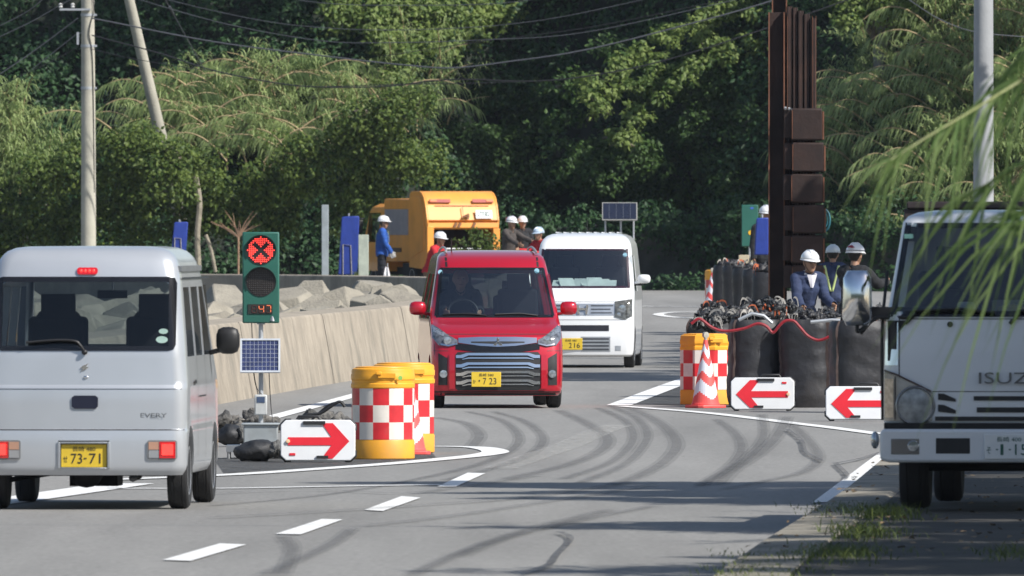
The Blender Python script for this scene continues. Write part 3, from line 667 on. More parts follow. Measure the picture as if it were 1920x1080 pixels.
for i, lb in enumerate(far):
    px = 1362+i*19; Y = 258-i*3.2; bulk_bag((XX(px, Y), Y, gh(Y)), .50, .92, 'dark grey bulk bag, '+lb, 20+i, 'distant row of dark bags', far=True)
# knotted bag tops lying over the rows
M_knot = mat('knotted_sheet', (.02, .021, .023), .5, var=.4, scale=12, bump=.8, bscale=40, c2=(.16, .155, .145), thr=(.57, .66))
kn = [(1462, 562, 171, 'highest knot of black sheet beside the crouching worker', 21, .34), (1352, 580, 172, 'black and silver knot rising behind the far left bag', 22, .32), (1425, 580, 174, 'grey knot of sheet between the two highest ones', 23, .3), (1375, 590, 170, 'black and pale knotted sheet over the bags beside the far cone', 2, .36), (1452, 575, 168, 'tall tangle of black sheet and straps left of the navy worker', 4, .40), (1535, 595, 164, 'grey crumpled sheet in front of the navy worker', 6, .34), (1405, 596, 166, 'flat black tangle over the middle bags with a white strap', 9, .3), (1590, 600, 163, 'pale crumpled sheet beneath the truck mirror', 11, .34), (1640, 594, 166, 'brownish crumpled sheet behind the truck mirror arm', 13, .3), (1490, 588, 172, 'dark crumpled ridge of sheet in front of the crouching worker', 15, .35), (1325, 600, 168, 'black sheet ends over the bag above the drum', 17, .25)]
for px, py, Y, lb, sd_, w_ in kn:
    rr = random.Random(sd_); p = P3(px, py, Y); rt = thing('sheet_tangle', (p.x, p.y, p.z-.06), 0, lb, 'sheeting', 'knotted sheets on top of the bags'); m = MB()
    for i in range(7): m.ell((rr.uniform(-w_/2, w_/2), rr.uniform(-.1, .1), rr.uniform(-.05, .07)), (rr.uniform(.04, .11), .08, rr.uniform(.025, .06)), 8)
    displaced(m, 'crumpled_sheet', M_knot, rt, .07, .045, 2, seed=sd_)
    cs = MB()
    for i in range(7):
        x = rr.uniform(-w_/2, w_/2); a = rr.uniform(-1, 1)*.13; z = rr.uniform(-.02, .05)
        c_ = cat([(x, -.12, z-.04), (x+a*.4, -.14, z+.05), (x+a, -.15, z+.04), (x+a*1.3, -.16, z-.05)], 4); ww = rr.uniform(.006, .013)
        cs.grid([[(q.x-ww*.5, q.y, q.z-ww), (q.x+ww*.5, q.y, q.z+ww)] for q in c_])
    cs.build('straps', M_strap if sd_ % 4 else M_ostrap, rt)
hose = [(1296, 607), (1312, 598), (1335, 614), (1360, 621), (1395, 616), (1420, 607), (1437, 612), (1449, 624), (1460, 612), (1472, 602), (1488, 602), (1500, 614), (1515, 630), (1535, 638), (1557, 630), (1580, 614), (1605, 606), (1628, 614), (1655, 620)]
m = MB(); m.tube(cat([P3(x, y, 158.0) for x, y in hose], 5), .017, 8); tag(m.build('red_hose', mat('red_hose', (.27, .015, .022), .4, var=.15, scale=30)), 'dark red hose looping over the front row of bulk bags', 'hose')
for (pp, Y, lb) in (([(1385, 600), (1410, 588), (1432, 592), (1448, 606)], 160, 'grey pole end lying over the bags'), ([(1520, 604), (1560, 600), (1590, 602)], 160, 'grey pipe lying over the bags beside the mirror')):
    m = MB(); m.tube([P3(x, y, Y) for x, y in pp], .02, 8); tag(m.build('pipe', M_galv), lb, 'pipe')

# ---- rusty steel piles standing on end
M_rust = mat('shaded_rusty_steel', (.042, .021, .016), .75, .15, var=.35, scale=2.5, bump=.35, bscale=14, c2=(.022, .012, .010), thr=(.45, .62))  # rust darkened to stand for the shaded faces
M_rust_lit = mat('sunlit_rust', (.17, .07, .038), .8, var=.3, scale=5)  # brighter rust for thin strips painted as sunlit edges
Yp = 222.; kp = Yp/F
rt = thing('steel_pile_column', (XX(1490, Yp), Yp, gh(Yp)), 0, 'tall rusty column of steel sheet piles rising out of frame above the workers', 'steel piles')
def lx(px): return (px-1490)*kp
def lz(py): return EYE-(py-HZ)*kp-gh(Yp)
def hbeam(x0, x1, y0, y1, z0, z1, t=.018):
    m = MB(); m.b2(x0, x0+t, y0, y1, z0, z1); m.b2(x1-t, x1, y0, y1, z0, z1); m.b2(x0+t, x1-t, y1-.06, y1-.04, z0, z1); return m
hb_ = hbeam(lx(1441), lx(1471), -.05, .2, 0, lz(23)); hb_.build('h_beam', M_rust, rt, bevel=.004)
e = MB(); e.b2(lx(1441)-.003, lx(1443), -.054, -.045, .2, lz(23)); e.b2(lx(1469), lx(1471)+.003, -.054, -.045, .2, lz(23)); e.build('lit_flange_edges', M_rust_lit, rt)
hb_ = hbeam(lx(1448), lx(1476), .22, .45, 0, lz(-120)); hb_.build('h_beam', M_rust, rt, bevel=.004)
e = MB(); e.b2(lx(1448)-.003, lx(1450), .216, .226, 3, lz(-120)); e.b2(lx(1474), lx(1476)+.004, .216, .226, 3, lz(-120)); e.build('lit_flange_edges', M_rust_lit, rt)
tops = [12, 14, 20, 26, 34, 38]
xs_ = [1475, 1486, 1496, 1507, 1519, 1530]
for i in range(5):
    x0, x1 = lx(xs_[i]), lx(xs_[i+1]); m = MB(); m.prism([(x0, .10), (x0+.012, .0+.03*(i % 2)), (x0+.035, .0+.03*(i % 2)), (x0+.05, .05), (x1-.012, .05), (x1, .10), (x1, .16), (x0, .16)], lz(520), lz(tops[i]), 'Z')
    m.build('sheet_pile', M_rust, rt)
e = MB()
for x in (1476, 1523, 1529.5): e.b2(lx(x), lx(x)+.007, -.012, 0.0, lz(205), lz(30))
e.build('lit_interlock_edges', M_rust_lit, rt)
ylist = [(203, 264), (267, 323), (326, 381), (384, 438), (441, 494), (497, 545)]
for i, (ya, yb) in enumerate(ylist):
    dx = (0, 1, -1, 1.5, -1, 0)[i]; x0, x1 = lx(1469+dx), lx(1546+dx-(2 if i == 0 else 0)); z0, z1 = lz(yb), lz(ya)
    c_ = .045; m = MB()
    m.prism([(-.28, z0+.02), (-.24, z0), (.1, z0), (.1, z1), (-.24, z1), (-.28, z1-.02)], x0+.13, x1-.03, 'X'); m.prism([(-.20, z0+c_), (.08, z0+c_), (.08, z1-.005), (-.20, z1-.01)], x0, x0+.13, 'X'); m.prism([(-.24, z0+.01), (.08, z0+.01), (.08, z1-.05), (-.24, z1-.05)], x1-.03, x1, 'X')
    m.build('clamped_pile', M_rust, rt, bevel=.012)
    e = MB(); e.b2(x1-.02, x1+.004, -.25, -.235, z0+.02, z1-.05); e.b2(x0+.125, x0+.135, -.288, -.28, z0+.03, z1-.03); e.build('lit_edge', M_rust_lit, rt)
m = MB()
rr = random.Random(3)
for i in range(9): m.box((lx(1472+i*7), -.25+.02*i, lz(203+i*1.2)), (.035, .03, .03), rz=rr.random(), rx=rr.random())
m.build('bolts', M_galv, rt)
# hose reel right of column
Yq = 226; m = MB(); p = P3(1546, 413, Yq)
m.tube([(math.cos(a)*.085, 0, math.sin(a)*.17) for a in np.linspace(0, 6.28, 20)], .018, 6); m.tube([(math.cos(a)*.05, .01, math.sin(a)*.11) for a in np.linspace(0, 6.28, 16)], .012, 6)
tag(m.build('hose_coil', mat('teal_hose', (.03, .16, .19), .5), loc=p), 'teal hose coil showing at the right edge of the rusty column', 'hose')

# ---- covered signs, far signal, posts
M_blue = mat('blue_sheet', (.018, .045, .27), .5, var=.15, scale=5, bump=.3, bscale=12); M_cov = mat('blue_cover_dark', (.015, .03, .17), .5, var=.15, scale=5)
def covered(px0, px1, top, base, Y, label, straps=True, tilt=0):
    k_ = Y/F; w_ = (px1-px0)*k_; h_ = (base-top)*k_; p = P3((px0+px1)/2, base, Y); rt = thing('covered_sign', (p.x, p.y, p.z), 0, label, 'covered sign', 'signs wrapped in blue sheet')
    m = MB(); m.prism([(-w_*.56+tilt*.0, 0), (w_*.44, 0), (w_*.5+tilt, h_*.97), (w_*.47+tilt, h_), (-w_*.38+tilt, h_*.99), (-w_*.42+tilt, h_*.96)], 0, .12); m.build('blue_cover', M_blue, rt, bevel=.02)
    if straps:
        s_ = MB(); s_.tube([(-w_*.3, -.015, 0), (-w_*.3, -.015, h_*.52), (w_*.1, -.015, h_*.5), (w_*.15, -.015, .0)], .012, 6); s_.build('white_cord', M_strap, rt)
    f = MB(); f.cyl((0, .06, h_), (0, .06, h_+.06), .02); f.build('post_tip', M_galv, rt); return rt
covered(322, 350, 416, 478, 338, 'blue wrapped sign standing beyond the silver van roof', True, .03)
covered(636, 672, 405, 515, 335, 'tall blue wrapped sign with white cord beside the garbage truck cab', True, .02)
covered(1416, 1442, 408, 478, 262, 'blue wrapped sign squeezed behind the far green signal', False)
m = MB(); p = P3(322, 478, 337.5)
Ys = 284.; ks = Ys/F; rt = thing('traffic_signal', (XX(1406, Ys), Ys, gh(Ys)), 0, 'distant green signal housing with a yellow sticker beside the steel column', 'traffic signal')
signal_head(rt, 31*ks, 78*ks, EYE-(462-HZ)*ks-gh(Ys), back=True)
m = MB(); m.cyl((0, .05, 0), (0, .05, EYE-(462-HZ)*ks-gh(Ys)), .025); m.build('post', M_galv, rt)
m = MB(); m.b2(-.22, -.02, -.1, .2, .1, EYE-(478-HZ)*ks-gh(Ys)); m.b2(.02, .2, -.1, .2, .1, EYE-(480-HZ)*ks-gh(Ys)); m.build('battery_box', mat('battery_tan', (.45, .38, .26), .6), rt, bevel=.01)
Yl = 281.; kl = Yl/F; rt = thing('solar_panel_stand', (XX(1162, Yl), Yl, gh(Yl)), 0, 'solar panel tilted on posts behind the white van roof', 'solar panel')
zc = EYE-(396-HZ)*kl-gh(Yl)
m = MB(); m.M = Matrix.Translation((0, 0, zc)) @ Matrix.Rotation(R(-35), 4, 'X'); w_ = 66*kl; h_ = .42
m.b2(-w_/2, w_/2, 0, .03, -h_/2, h_/2); fr = m.build('panel_frame', mat('panel_frame2', (.30, .30, .28), .5, .3), rt)
m = MB(); m.M = Matrix.Translation((0, 0, zc)) @ Matrix.Rotation(R(-35), 4, 'X'); m.b2(-w_/2+.02, w_/2-.02, -.006, 0, -h_/2+.02, h_/2-.02); m.build('cells', mat('solar_cells_far', (.014, .018, .035), .22, coat=.4), fr)
m = MB(); m.M = Matrix.Translation((0, 0, zc)) @ Matrix.Rotation(R(-35), 4, 'X')
for i in range(1, 5): m.box((-w_/2+w_*i/5, -.008, 0), (.006, .003, h_-.04))
m.build('cell_lines', mat('cell_lines2', (.10, .11, .14), .4), fr)
m = MB()
for x in (-.28, .02, .27): m.cyl((x, .05, 0), (x, .05, zc-.05), .018, n=8)
m.build('posts', M_galv, rt)
def post(px0, px1, top, base, Y, name, label, m_, round_=False):
    k_ = Y/F; p = P3((px0+px1)/2, base, Y); m = MB(); w_ = (px1-px0)*k_; h_ = (base-top)*k_
    if round_: m.cyl((0, 0, 0), (0, 0, h_), w_/2, w_/2*.97, 20)
    else: m.b2(-w_/2, w_/2, 0, w_, 0, h_)
    return tag(m.build(name, m_, None, .01, loc=p), label, 'post')
M_gp = mat('pale_post', (.30, .34, .36), .6, c2=(.24, .27, .28)); M_gp2 = mat('green_white_post', (.42, .46, .38), .6, c2=(.3, .33, .28))
post(603, 616, 384, 540, 344, 'grey_post', 'pale grey square post at the foot of the hill left of the blue cover', M_gp)
post(672, 691, 440, 540, 333, 'marker_post', 'whitish green marker post beside the garbage truck cab', M_gp2)

# ---- utility poles and wires
M_pole = mat('pole_concrete', (.40, .38, .31), .9, var=.12, scale=2, bump=.3, bscale=20, c2=(.3, .285, .24), thr=(.5, .65)); M_pole2 = mat('pole_shaded', (.34, .35, .36), .85, var=.1, scale=1.5, bump=.2, bscale=20, c2=(.27, .28, .29), thr=(.5, .7))  # second concrete: shade on the right pole put into a grey-blue tone
Y1 = 325.; k1 = Y1/F
rt = thing('utility_pole', (XX(166, Y1), Y1, gh(Y1)), 0, 'straight concrete utility pole at far left behind the silver van', 'utility pole', 'concrete utility poles')
m = MB(); m.tube([(0, 0, -.3), (0.0, 0, 3), (-.02, 0, 7.2), (-.03, 0, 9.5)], [.172, .165, .145, .135], 24); m.build('pole_shaft', M_pole, rt)
for zz_, nm in ((EYE-(28-HZ)*k1-gh(Y1), 'band'), (EYE-(86-HZ)*k1-gh(Y1), 'band'), (EYE-(165-HZ)*k1-gh(Y1), 'band')):
    m = MB(); m.lathe([(.158, zz_-.03), (.162, zz_-.03), (.162, zz_+.03), (.158, zz_+.03)], 20, (-.015, 0, 0)); m.box((.15, -.05, zz_), (.08, .05, .05)); m.build(nm, M_galv, rt)
m = MB(); m.box((-.30, -.18, EYE-(18-HZ)*k1-gh(Y1)), (.7, .05, .045)); m.build('crossarm', M_galv, rt)
m = MB()
for x in (-.62, -.35): m.lathe([(.03, 0), (.05, .02), (.03, .05), (.05, .08), (.02, .11)], 10, (x, -.18, EYE-(18-HZ)*k1-gh(Y1)+.035))
m.build('insulator', mat('porcelain', (.5, .5, .48), .2), rt)
m = MB(); zz_ = EYE-(72-HZ)*k1-gh(Y1); m.box((-.24, -.05, zz_), (.05, .05, .28)); m.tube([(-.24, -.05, zz_+.12), (-.16, 0, zz_+.12)], .012, 6); m.build('bracket', M_galv, rt)
m = MB(); m.tube(cat([(.10, -.13, EYE-(30-HZ)*k1), (.12, -.13, EYE-(60-HZ)*k1), (.02, -.17, EYE-(100-HZ)*k1), (.1, -.14, EYE-(160-HZ)*k1), (.13, -.1, EYE-(400-HZ)*k1)]), .012, 6); m.build('cable', M_black, rt)
Y2 = 353.5; a = P3(306, 275, Y2); c_ = P3(240, -10, Y2-1); c2_ = P3(205, -150, Y2-1.6)
m = MB(); lo = a + (a-c_)*.55; m.tube([lo-lo, a-lo, c_-lo, c2_-lo], [.16, .15, .125, .12], 20)
tag(m.build('utility_pole', M_pole, loc=lo), 'leaning concrete pole rising out of the reeds at left', 'utility pole', 'concrete utility poles')
Y3 = 213.; k3 = Y3/F
m = MB(); m.tube([(0, 0, -.2), (0, 0, 3), (0, 0, 8)], [.155, .150, .135], 28)
tag(m.build('utility_pole', M_pole2, loc=(XX(1844, Y3), Y3, gh(Y3)+.1)), 'thick pole in a shaded grey-blue tone at far right behind the white truck', 'utility pole', 'concrete utility poles')
M_wire = mat('cable_black', (.02, .02, .022), .4); M_wire2 = mat('cable_grey', (.10, .105, .115), .4, .3)
wires = [
 ([(172, 34), (400, 78), (600, 104), (760, 122), (850, 127), (950, 116), (1100, 93), (1300, 43), (1445, 2), (1700, -80)], .018, M_wire2, 'thick twisted cable sagging across the whole hillside'),
 ([(172, 66), (300, 100), (400, 132), (520, 156), (600, 163), (720, 162), (850, 149), (1000, 152), (1120, 140), (1250, 112), (1440, 52), (1700, -40)], .016, M_wire, 'dark cable sagging just below the twisted one'),
 ([(600, 163), (760, 158), (880, 156), (1000, 152)], .010, M_wire, 'short thin cable spliced under the lower dark cable'),
 ([(230, -10), (420, 44), (600, 76), (720, 80), (900, 75), (1100, 60), (1400, -5)], .009, M_wire2, 'thin wire above the twisted cable, lowest of the faint ones'),
 ([(200, -30), (400, 20), (560, 48), (760, 56), (1000, 40), (1250, -10)], .008, M_wire2, 'second faint thin wire from the top'),
 ([(450, -20), (600, 5), (760, 10), (950, 5), (1100, -20)], .008, M_wire2, 'faint thin wire along the very top of the view'),
 ([(720, 105), (900, 78), (1100, 52), (1300, 12), (1400, -10)], .008, M_wire, 'faint dark wire rising to the right across the dark trees'),
 ([(172, 92), (260, 112), (400, 134)], .008, M_wire, 'thin wire just under the pole bracket'),
 ([(-20, 78), (60, 40), (112, 10), (160, -15)], .010, M_wire2, 'wire to the crossarm leaving the view at upper left'),
 ([(-20, 152), (60, 98), (146, 34)], .012, M_wire2, 'thick wire descending left from the pole'),
 ([(-20, 58), (50, 22), (90, -10)], .009, M_wire2, 'uppermost wire in the left corner'),
 ([(60, 130), (100, 98), (143, 64)], .009, M_wire2, 'short bright wire slanting to the pole bracket'),
 ([(-10, 165), (90, 118), (146, 88)], .008, M_wire, 'lowest thin wire left of the pole'),
]
for pts, r_, mt, lb in wires:
    m = MB(); m.tube(cat([P3(x, y, Y1-.6-3*abs(math.sin(x/900))) for x, y in pts], 10), r_, 6); tag(m.build('cable_span', mt), lb, 'cable', 'overhead cables')
m = MB(); m.tube([P3(302, -15, 355), P3(383, 130, 357)], .014, 6); m.tube([P3(318, 12, 355.2), P3(325, 26, 355.4)], .03, 8); tag(m.build('guy_wire', M_wire2), 'pale straight guy wire running down into the reeds', 'guy wire')
m = MB(); m.tube(cat([P3(1690, -10, 285), P3(1760, 35, 286), P3(1830, 60, 287), P3(1930, 70, 288)], 8), .010, 6); tag(m.build('cable_span', M_wire2), 'faint cable crossing the bamboo at upper right', 'cable', 'overhead cables')
# ================================================================ VEHICLES: local x right, y away from the camera, z up; y=0 is the face we see
class Van:
    """body as stacked rounded rings: z -> half width, near face y, far face y"""
    def __init__(s, z, W, y0, y1, bulge=.03, r=.09, top=None):
        s.z = z; s.W_ = W; s.Y0 = y0; s.Y1 = y1; s.b = bulge; s.r = r
    def W(s, z): return float(np.interp(z, s.z, s.W_))
    def n0(s, z): return float(np.interp(z, s.z, s.Y0))
    def n1(s, z): return float(np.interp(z, s.z, s.Y1))
    def near(s, x, z, inset=0):
        W = s.W(z)-inset; t = min(abs(x)/W, 1); rr = s.r/W; y = s.n0(z)+inset+s.b*t*t
        if t > 1-rr: u = (t-(1-rr))/rr; y += s.r*(1-math.sqrt(max(0, 1-u*u)))
        return y
    def ring(s, z, inset=0):
        W = s.W(z)-inset; rr = s.r/W; ts = list(np.linspace(-(1-rr), 1-rr, 13)); e = [1-rr+rr*math.sin(a) for a in np.linspace(0, math.pi/2, 7)[1:]]
        ts = [-q for q in e[::-1]] + ts + e
        pts = [(t*W, s.near(t*W, z, inset), z) for t in ts]
        ya = pts[0][1]; far = s.n1(z)-inset; fb = [(t*W, far-(s.near(t*W, z, inset)-s.n0(z)-inset), z) for t in ts[::-1]]
        yb = fb[0][1]; side = [(W, ya+(yb-ya)*k/10, z) for k in range(1, 10)]
        return pts + side + fb + [(-W, yb+(ya-yb)*k/10, z) for k in range(1, 10)]
    def solid(s, zs, inset=0):
        m = MB(); R_ = [s.ring(z, inset) for z in zs]; n = len(R_[0]); vs = [p for r in R_ for p in r]
        fs = [(i*n+j, i*n+(j+1) % n, (i+1)*n+(j+1) % n, (i+1)*n+j) for i in range(len(zs)-1) for j in range(n)]
        k = len(zs)-1; c0 = len(vs); vs += [(0, (s.n0(zs[0])+s.n1(zs[0]))/2, zs[0]), (0, (s.n0(zs[-1])+s.n1(zs[-1]))/2, zs[-1]+(.004 if inset == 0 else 0))]
        fs += [(c0, (j+1) % n, j) for j in range(n)] + [(c0+1, k*n+j, k*n+(j+1) % n) for j in range(n)]
        m.add(vs, fs, True); return m
    def patch(s, m, x0, x1, lo, hi, off=.004, nx=16, nz=8, skirt=.02):
        """raised patch on the near face between the curves lo(x), hi(x), given as lists of (x, z)"""
        fl = (lambda x: float(np.interp(x, [p[0] for p in lo], [p[1] for p in lo]))) if isinstance(lo, list) else (lambda x: lo)
        fh = (lambda x: float(np.interp(x, [p[0] for p in hi], [p[1] for p in hi]))) if isinstance(hi, list) else (lambda x: hi)
        xs = set(np.linspace(x0, x1, nx))
        for c in (lo, hi):
            if isinstance(c, list): xs |= {p[0] for p in c if x0 < p[0] < x1}
        G_ = []
        for x in sorted(xs):
            a, b = fl(x), fh(x); G_.append([(x, s.near(x, a+(b-a)*k/nz)-off, a+(b-a)*k/nz) for k in range(nz+1)])
        m.grid(G_)
        rim = [g[0] for g in G_] + G_[-1][1:] + [g[-1] for g in G_[::-1]][1:] + G_[0][::-1][1:]
        m.grid([rim, [(p[0], p[1]+skirt+off, p[2]) for p in rim]], True); return m
    def spatch(s, m, y0, y1, z0, z1, side, off=.004, n=6):
        f0 = (lambda z: z0) 
        m.grid([[(side*(s.W(z)+off), y0+(y1-y0)*i/n, z) for z in np.linspace(z0, z1, 8)] for i in range(n+1)])
        return m
def rrect(x0, x1, z0, z1, r=.05, x2=None, x3=None):
    """lower and upper curves of a rounded rectangle, optionally narrower at the top"""
    k = [1-math.cos(a) for a in np.linspace(0, math.pi/2, 5)]; q = [math.sin(a) for a in np.linspace(0, math.pi/2, 5)]
    lo = [(x0+r*(1-math.sin(a)), z0+r*(1-math.cos(a))) for a in np.linspace(math.pi/2, 0, 5)] + [(x1-r+r*math.sin(a), z0+r*(1-math.cos(a))) for a in np.linspace(0, math.pi/2, 5)]
    hi = [(p[0], z0+z1-p[1]) for p in lo]; return lo, hi
def wheel(parent, x, y, r=.28, w=.15, side=1, steel=False):
    m = MB(); hw = w/2
    m.lathe([(r*.62, -hw*.9), (r*.9, -hw), (r*.97, -hw*.82), (r, -hw*.5), (r*.985, -hw*.45), (r*.985, -hw*.38), (r, -hw*.33), (r, hw*.33), (r*.985, hw*.38), (r*.985, hw*.45), (r, hw*.5), (r*.97, hw*.82), (r*.9, hw), (r*.62, hw*.9)], 36, (x, y, r), 'X')
    # lathe with axis X writes (z, x, y): keep the tyre centre at (x, y, r)
    w_ = m.build('wheel', M_rubber, parent)
    k = MB(); k.lathe([(.03, side*hw*.55), (r*.5, side*hw*.6), (r*.6, side*hw*.95), (r*.64, side*hw*.93), (r*.64, -side*hw*.5), (.03, -side*hw*.5)], 28, (x, y, r), 'X'); k.lathe([(.005, side*hw*.75), (.05, side*hw*.7), (.055, side*hw*.5)], 16, (x, y, r), 'X')
    k.build('rim', mat('steel_rim', (.42, .43, .45), .35, .7), w_); return w_
def arch(x0, x1, y, r=.33):
    m = MB(); m.lathe([(r, x0), (r, x1)], 32, (0, y, .27), 'X'); return m.build('c', M_dark)
def cutter(m): return m.build('c', M_dark)
def plate(parent, x, z, y, bg, ink, top, kana, num, w=.33, h=.165):
    m = MB(); m.b2(x-w/2, x+w/2, y-.006, y, z-h/2, z+h/2); p = m.build('number_plate', bg, parent, bevel=.003, seg=1)
    it = [(top, x, z+h*.30, w*.50, h*.21), (kana, x-w*.405, z-h*.15, w*.10, h*.26)] + [(s_, x+cx*w, z-h*.12, cw*w, ch*h) for s_, cx, cw, ch in num]
    text_mesh(it, 'lettering', ink, p, y-.0085); return p
def mirror(parent, x, y, z, w, h, m_, side, d=.10):
    m = MB(); m.ell((x, y, z), (w/2, d/2, h/2), 16); 
    for i, v in enumerate(m.v):   # squarish shell
        dx = (v[0]-x)/(w/2); dz = (v[2]-z)/(h/2); q = (abs(dx)**3.5+abs(dz)**3.5)**(1/3.5); l = math.hypot(dx, dz)
        k = (l/q if q > 1e-6 else 1); k = min(k, 1.3); m.v[i] = (x+dx*k*w/2, v[1], z+dz*k*h/2)
    m.tube([(x-side*w*.3, y+.02, z-h*.35), (x-side*(w*.5+.05), y+.05, z-h*.45)], .018, 8)
    return m.build('side_mirror', m_, parent)
def seat(parent, x, y, z, w=.44, h=.55):
    m = MB(); m.box((x, y, z+h*.5), (w, .12, h)); m.box((x, y-.2 if False else y, z-.02), (w, .3, .12)); m.prism([(x-w*.42, z+h-.03), (x-.13, z+h+.05), (x+.13, z+h+.05), (x+w*.42, z+h-.03)], y-.045, y+.045); s_ = m.build('seat', M_seat, parent, bevel=.05, seg=4)
    k = MB(); k.box((x, y, z+h+.07), (.25, .09, .19)); k.cyl((x-.05, y, z+h), (x-.05, y, z+h+.05), .008); k.cyl((x+.05, y, z+h), (x+.05, y, z+h+.05), .008); k.build('headrest', M_seat, s_, bevel=.03, seg=3)

M_silver = mat('silver_paint', (.54, .56, .585), .34, .45, var=.05, scale=1.5, coat=.6, c2=(.48, .50, .52), thr=(.45, .8)); M_carmine = mat('red_pearl_paint', (.50, .006, .022), .28, .35, var=.04, scale=1.5, coat=1); M_whitep = mat('van_white', (.76, .77, .78), .32, .0, var=.04, scale=1.2, coat=.8, c2=(.7, .71, .71), thr=(.5, .8))
M_redl = mat('tail_red', (.55, .008, .012), .15, coat=1, var=.2, scale=40); M_redlit = mat('tail_red_lit', (1., .05, .04), .2, emit=1.0, var=.2, scale=30); M_ambl = mat('amber_lens2', (.45, .25, .17), .15, coat=1); M_grime = mat('door_seam', (.03, .03, .032), .6)
M_glassb = mat('glass_border', (.01, .01, .012), .15)
DB = MB

# ---- silver kei van seen from behind -----------------------------------
V = Van([.25, .29, .33, .50, .575, .58, .88, .90, 1.15, 1.66, 1.76, 1.82, 1.86, 1.885, 1.895], [.70, .725, .735, .737, .737, .735, .737, .737, .718, .672, .655, .63, .59, .53, .45],
        [.03, .005, 0, .0, .01, .035, .045, .06, .085, .20, .235, .27, .32, .40, .5], [3.36, 3.39, 3.395, 3.395, 3.39, 3.39, 3.33, 3.32, 3.05, 2.58, 2.45, 2.35, 2.25, 2.15, 2.0], .035, .10)
Ye = 103.6
rt = thing('silver_van', (XX(157, Ye), Ye, 0), R(-2.9), 'silver kei van seen from behind, brake lamps lit, nearest vehicle at left', 'van', 'vehicles on the road')
zs = [.25, .27, .29, .31, .33, .42, .5, .55, .572, .583, .65, .75, .86, .885, .9, .93, 1.0, 1.08, 1.15, 1.3, 1.45, 1.6, 1.66, 1.7, 1.74, 1.78, 1.81, 1.835, 1.86, 1.875, 1.885, 1.895]
body = V.solid(zs).build('body', M_silver, rt)
rt_loc = rt.matrix_world.copy()
body.parent = None
cut = [cutter(V.solid([.85, .95, 1.15, 1.4, 1.66, 1.78, 1.82], .055))]
c = MB(); c.prism([(-.61, 1.17), (.61, 1.17), (.635, 1.2), (.60, 1.62), (.565, 1.655), (-.565, 1.655), (-.60, 1.62), (-.635, 1.2)], -.3, .6); cut.append(cutter(c))
c = MB(); c.prism([(-.62, 1.17), (.62, 1.17), (.57, 1.66), (-.57, 1.66)], 2.0, 3.4); cut.append(cutter(c))
c = MB()
c.prism([(.38, 1.10), (1.15, 1.10), (1.15, 1.60), (.52, 1.60)], -1, 1, 'X'); c.prism([(1.25, 1.10), (1.95, 1.10), (1.95, 1.60), (1.25, 1.60)], -1, 1, 'X'); c.prism([(2.05, 1.10), (2.85, 1.10), (2.45, 1.60), (2.05, 1.60)], -1, 1, 'X'); cut.append(cutter(c))
cut += [arch(.5, .9, .50), arch(-.9, -.5, .50), arch(.5, .9, 2.93), arch(-.9, -.5, 2.93)]
c = MB(); c.prism([(-.64, 1.15), (-.5, 1.14)][:0] or [(-.185, .30), (.185, .30), (.185, .50), (-.185, .50)], -.1, .045); cut.append(cutter(c))
boolean(body, cut); body.parent = rt
def gl(name, x0, x1, z0, z1, off, mt, par=None, V=V, r=.05, root=rt): 
    m = MB(); lo, hi = rrect(x0, x1, z0, z1, r); V.patch(m, x0, x1, lo, hi, off, 16, 6, .002); return m.build(name, mt, par or root)
rw = gl('rear_window', -.645, .645, 1.155, 1.665, .003, M_privacy)
# black ceramic border as a frame
bd = MB(); lo, hi = rrect(-.655, .655, 1.145, 1.678, .06); lo2, hi2 = rrect(-.60, .60, 1.195, 1.625, .07)
for (a0, a1, l, h) in ((-.655, .655, [(x, z) for x, z in lo], [(x, min(1.195, 9)) for x in (-.655, .655)]),):
    pass
V.patch(bd, -.655, .655, lo, [(-.655, 1.19), (.655, 1.19)], .006, 20, 3, .01) if False else None
V.patch(bd, -.60, .60, 1.145, 1.18, .006, 20, 2, .003); V.patch(bd, -.60, .60, 1.640, 1.678, .006, 20, 2, .003)
V.patch(bd, -.655, -.60, [(-.655, 1.19), (-.64, 1.155), (-.60, 1.145)], [(-.655, 1.63), (-.64, 1.668), (-.60, 1.678)], .006, 6, 12, .003); V.patch(bd, .60, .655, [(.60, 1.145), (.64, 1.155), (.655, 1.19)], [(.60, 1.678), (.64, 1.668), (.655, 1.63)], .006, 6, 12, .003)
bd.build('window_border', M_glassb, rw)
st = MB(); 
for x, z, r_ in ((.565, 1.285, .028), (.555, 1.225, .036)): st.add([(x+r_*math.cos(a)*1.2, V.near(.56, z)-.012, z+r_*math.sin(a)*.7) for a in np.linspace(0, 6.28, 17)[:-1]], [tuple(range(16))])
st.build('round_stickers', mat('pale_sticker', (.45, .62, .55), .4), rw)
m = MB(); m.b2(-.62, .62, .25, .3, 1.14, 1.15)
# tailgate seams
sm = MB(); V.patch(sm, -.70, .70, .868, .872, .0015, 30, 1, .004); V.patch(sm, -.72, .72, .574, .582, .0015, 30, 1, .004); sm.build('tailgate_seam', M_grime, rt)
hm = MB(); lo, hi = rrect(-.065, .085, 1.695, 1.745, .02); V.patch(hm, -.065, .085, lo, hi, .014, 10, 3); hl = hm.build('high_brake_lamp', M_redl, rt)
k_ = MB()
for i in range(4): k_.ell((-.035+i*.03, V.near(0, 1.72)-.016, 1.72), (.011, .005, .012), 8)
k_.build('bulbs', M_redlit, hl)
ho = MB(); V.patch(ho, -.09, .10, [(-.09, .745), (-.07, .728), (.08, .728), (.10, .745)], [(-.09, .808), (-.07, .823), (.08, .823), (.10, .808)], .010, 12, 3); ho.build('tailgate_handle', mat('handle_dark', (.012, .014, .03), .35), rt, bevel=.004)
wp = MB(); yw = lambda z: V.near(-.1, z)-.03
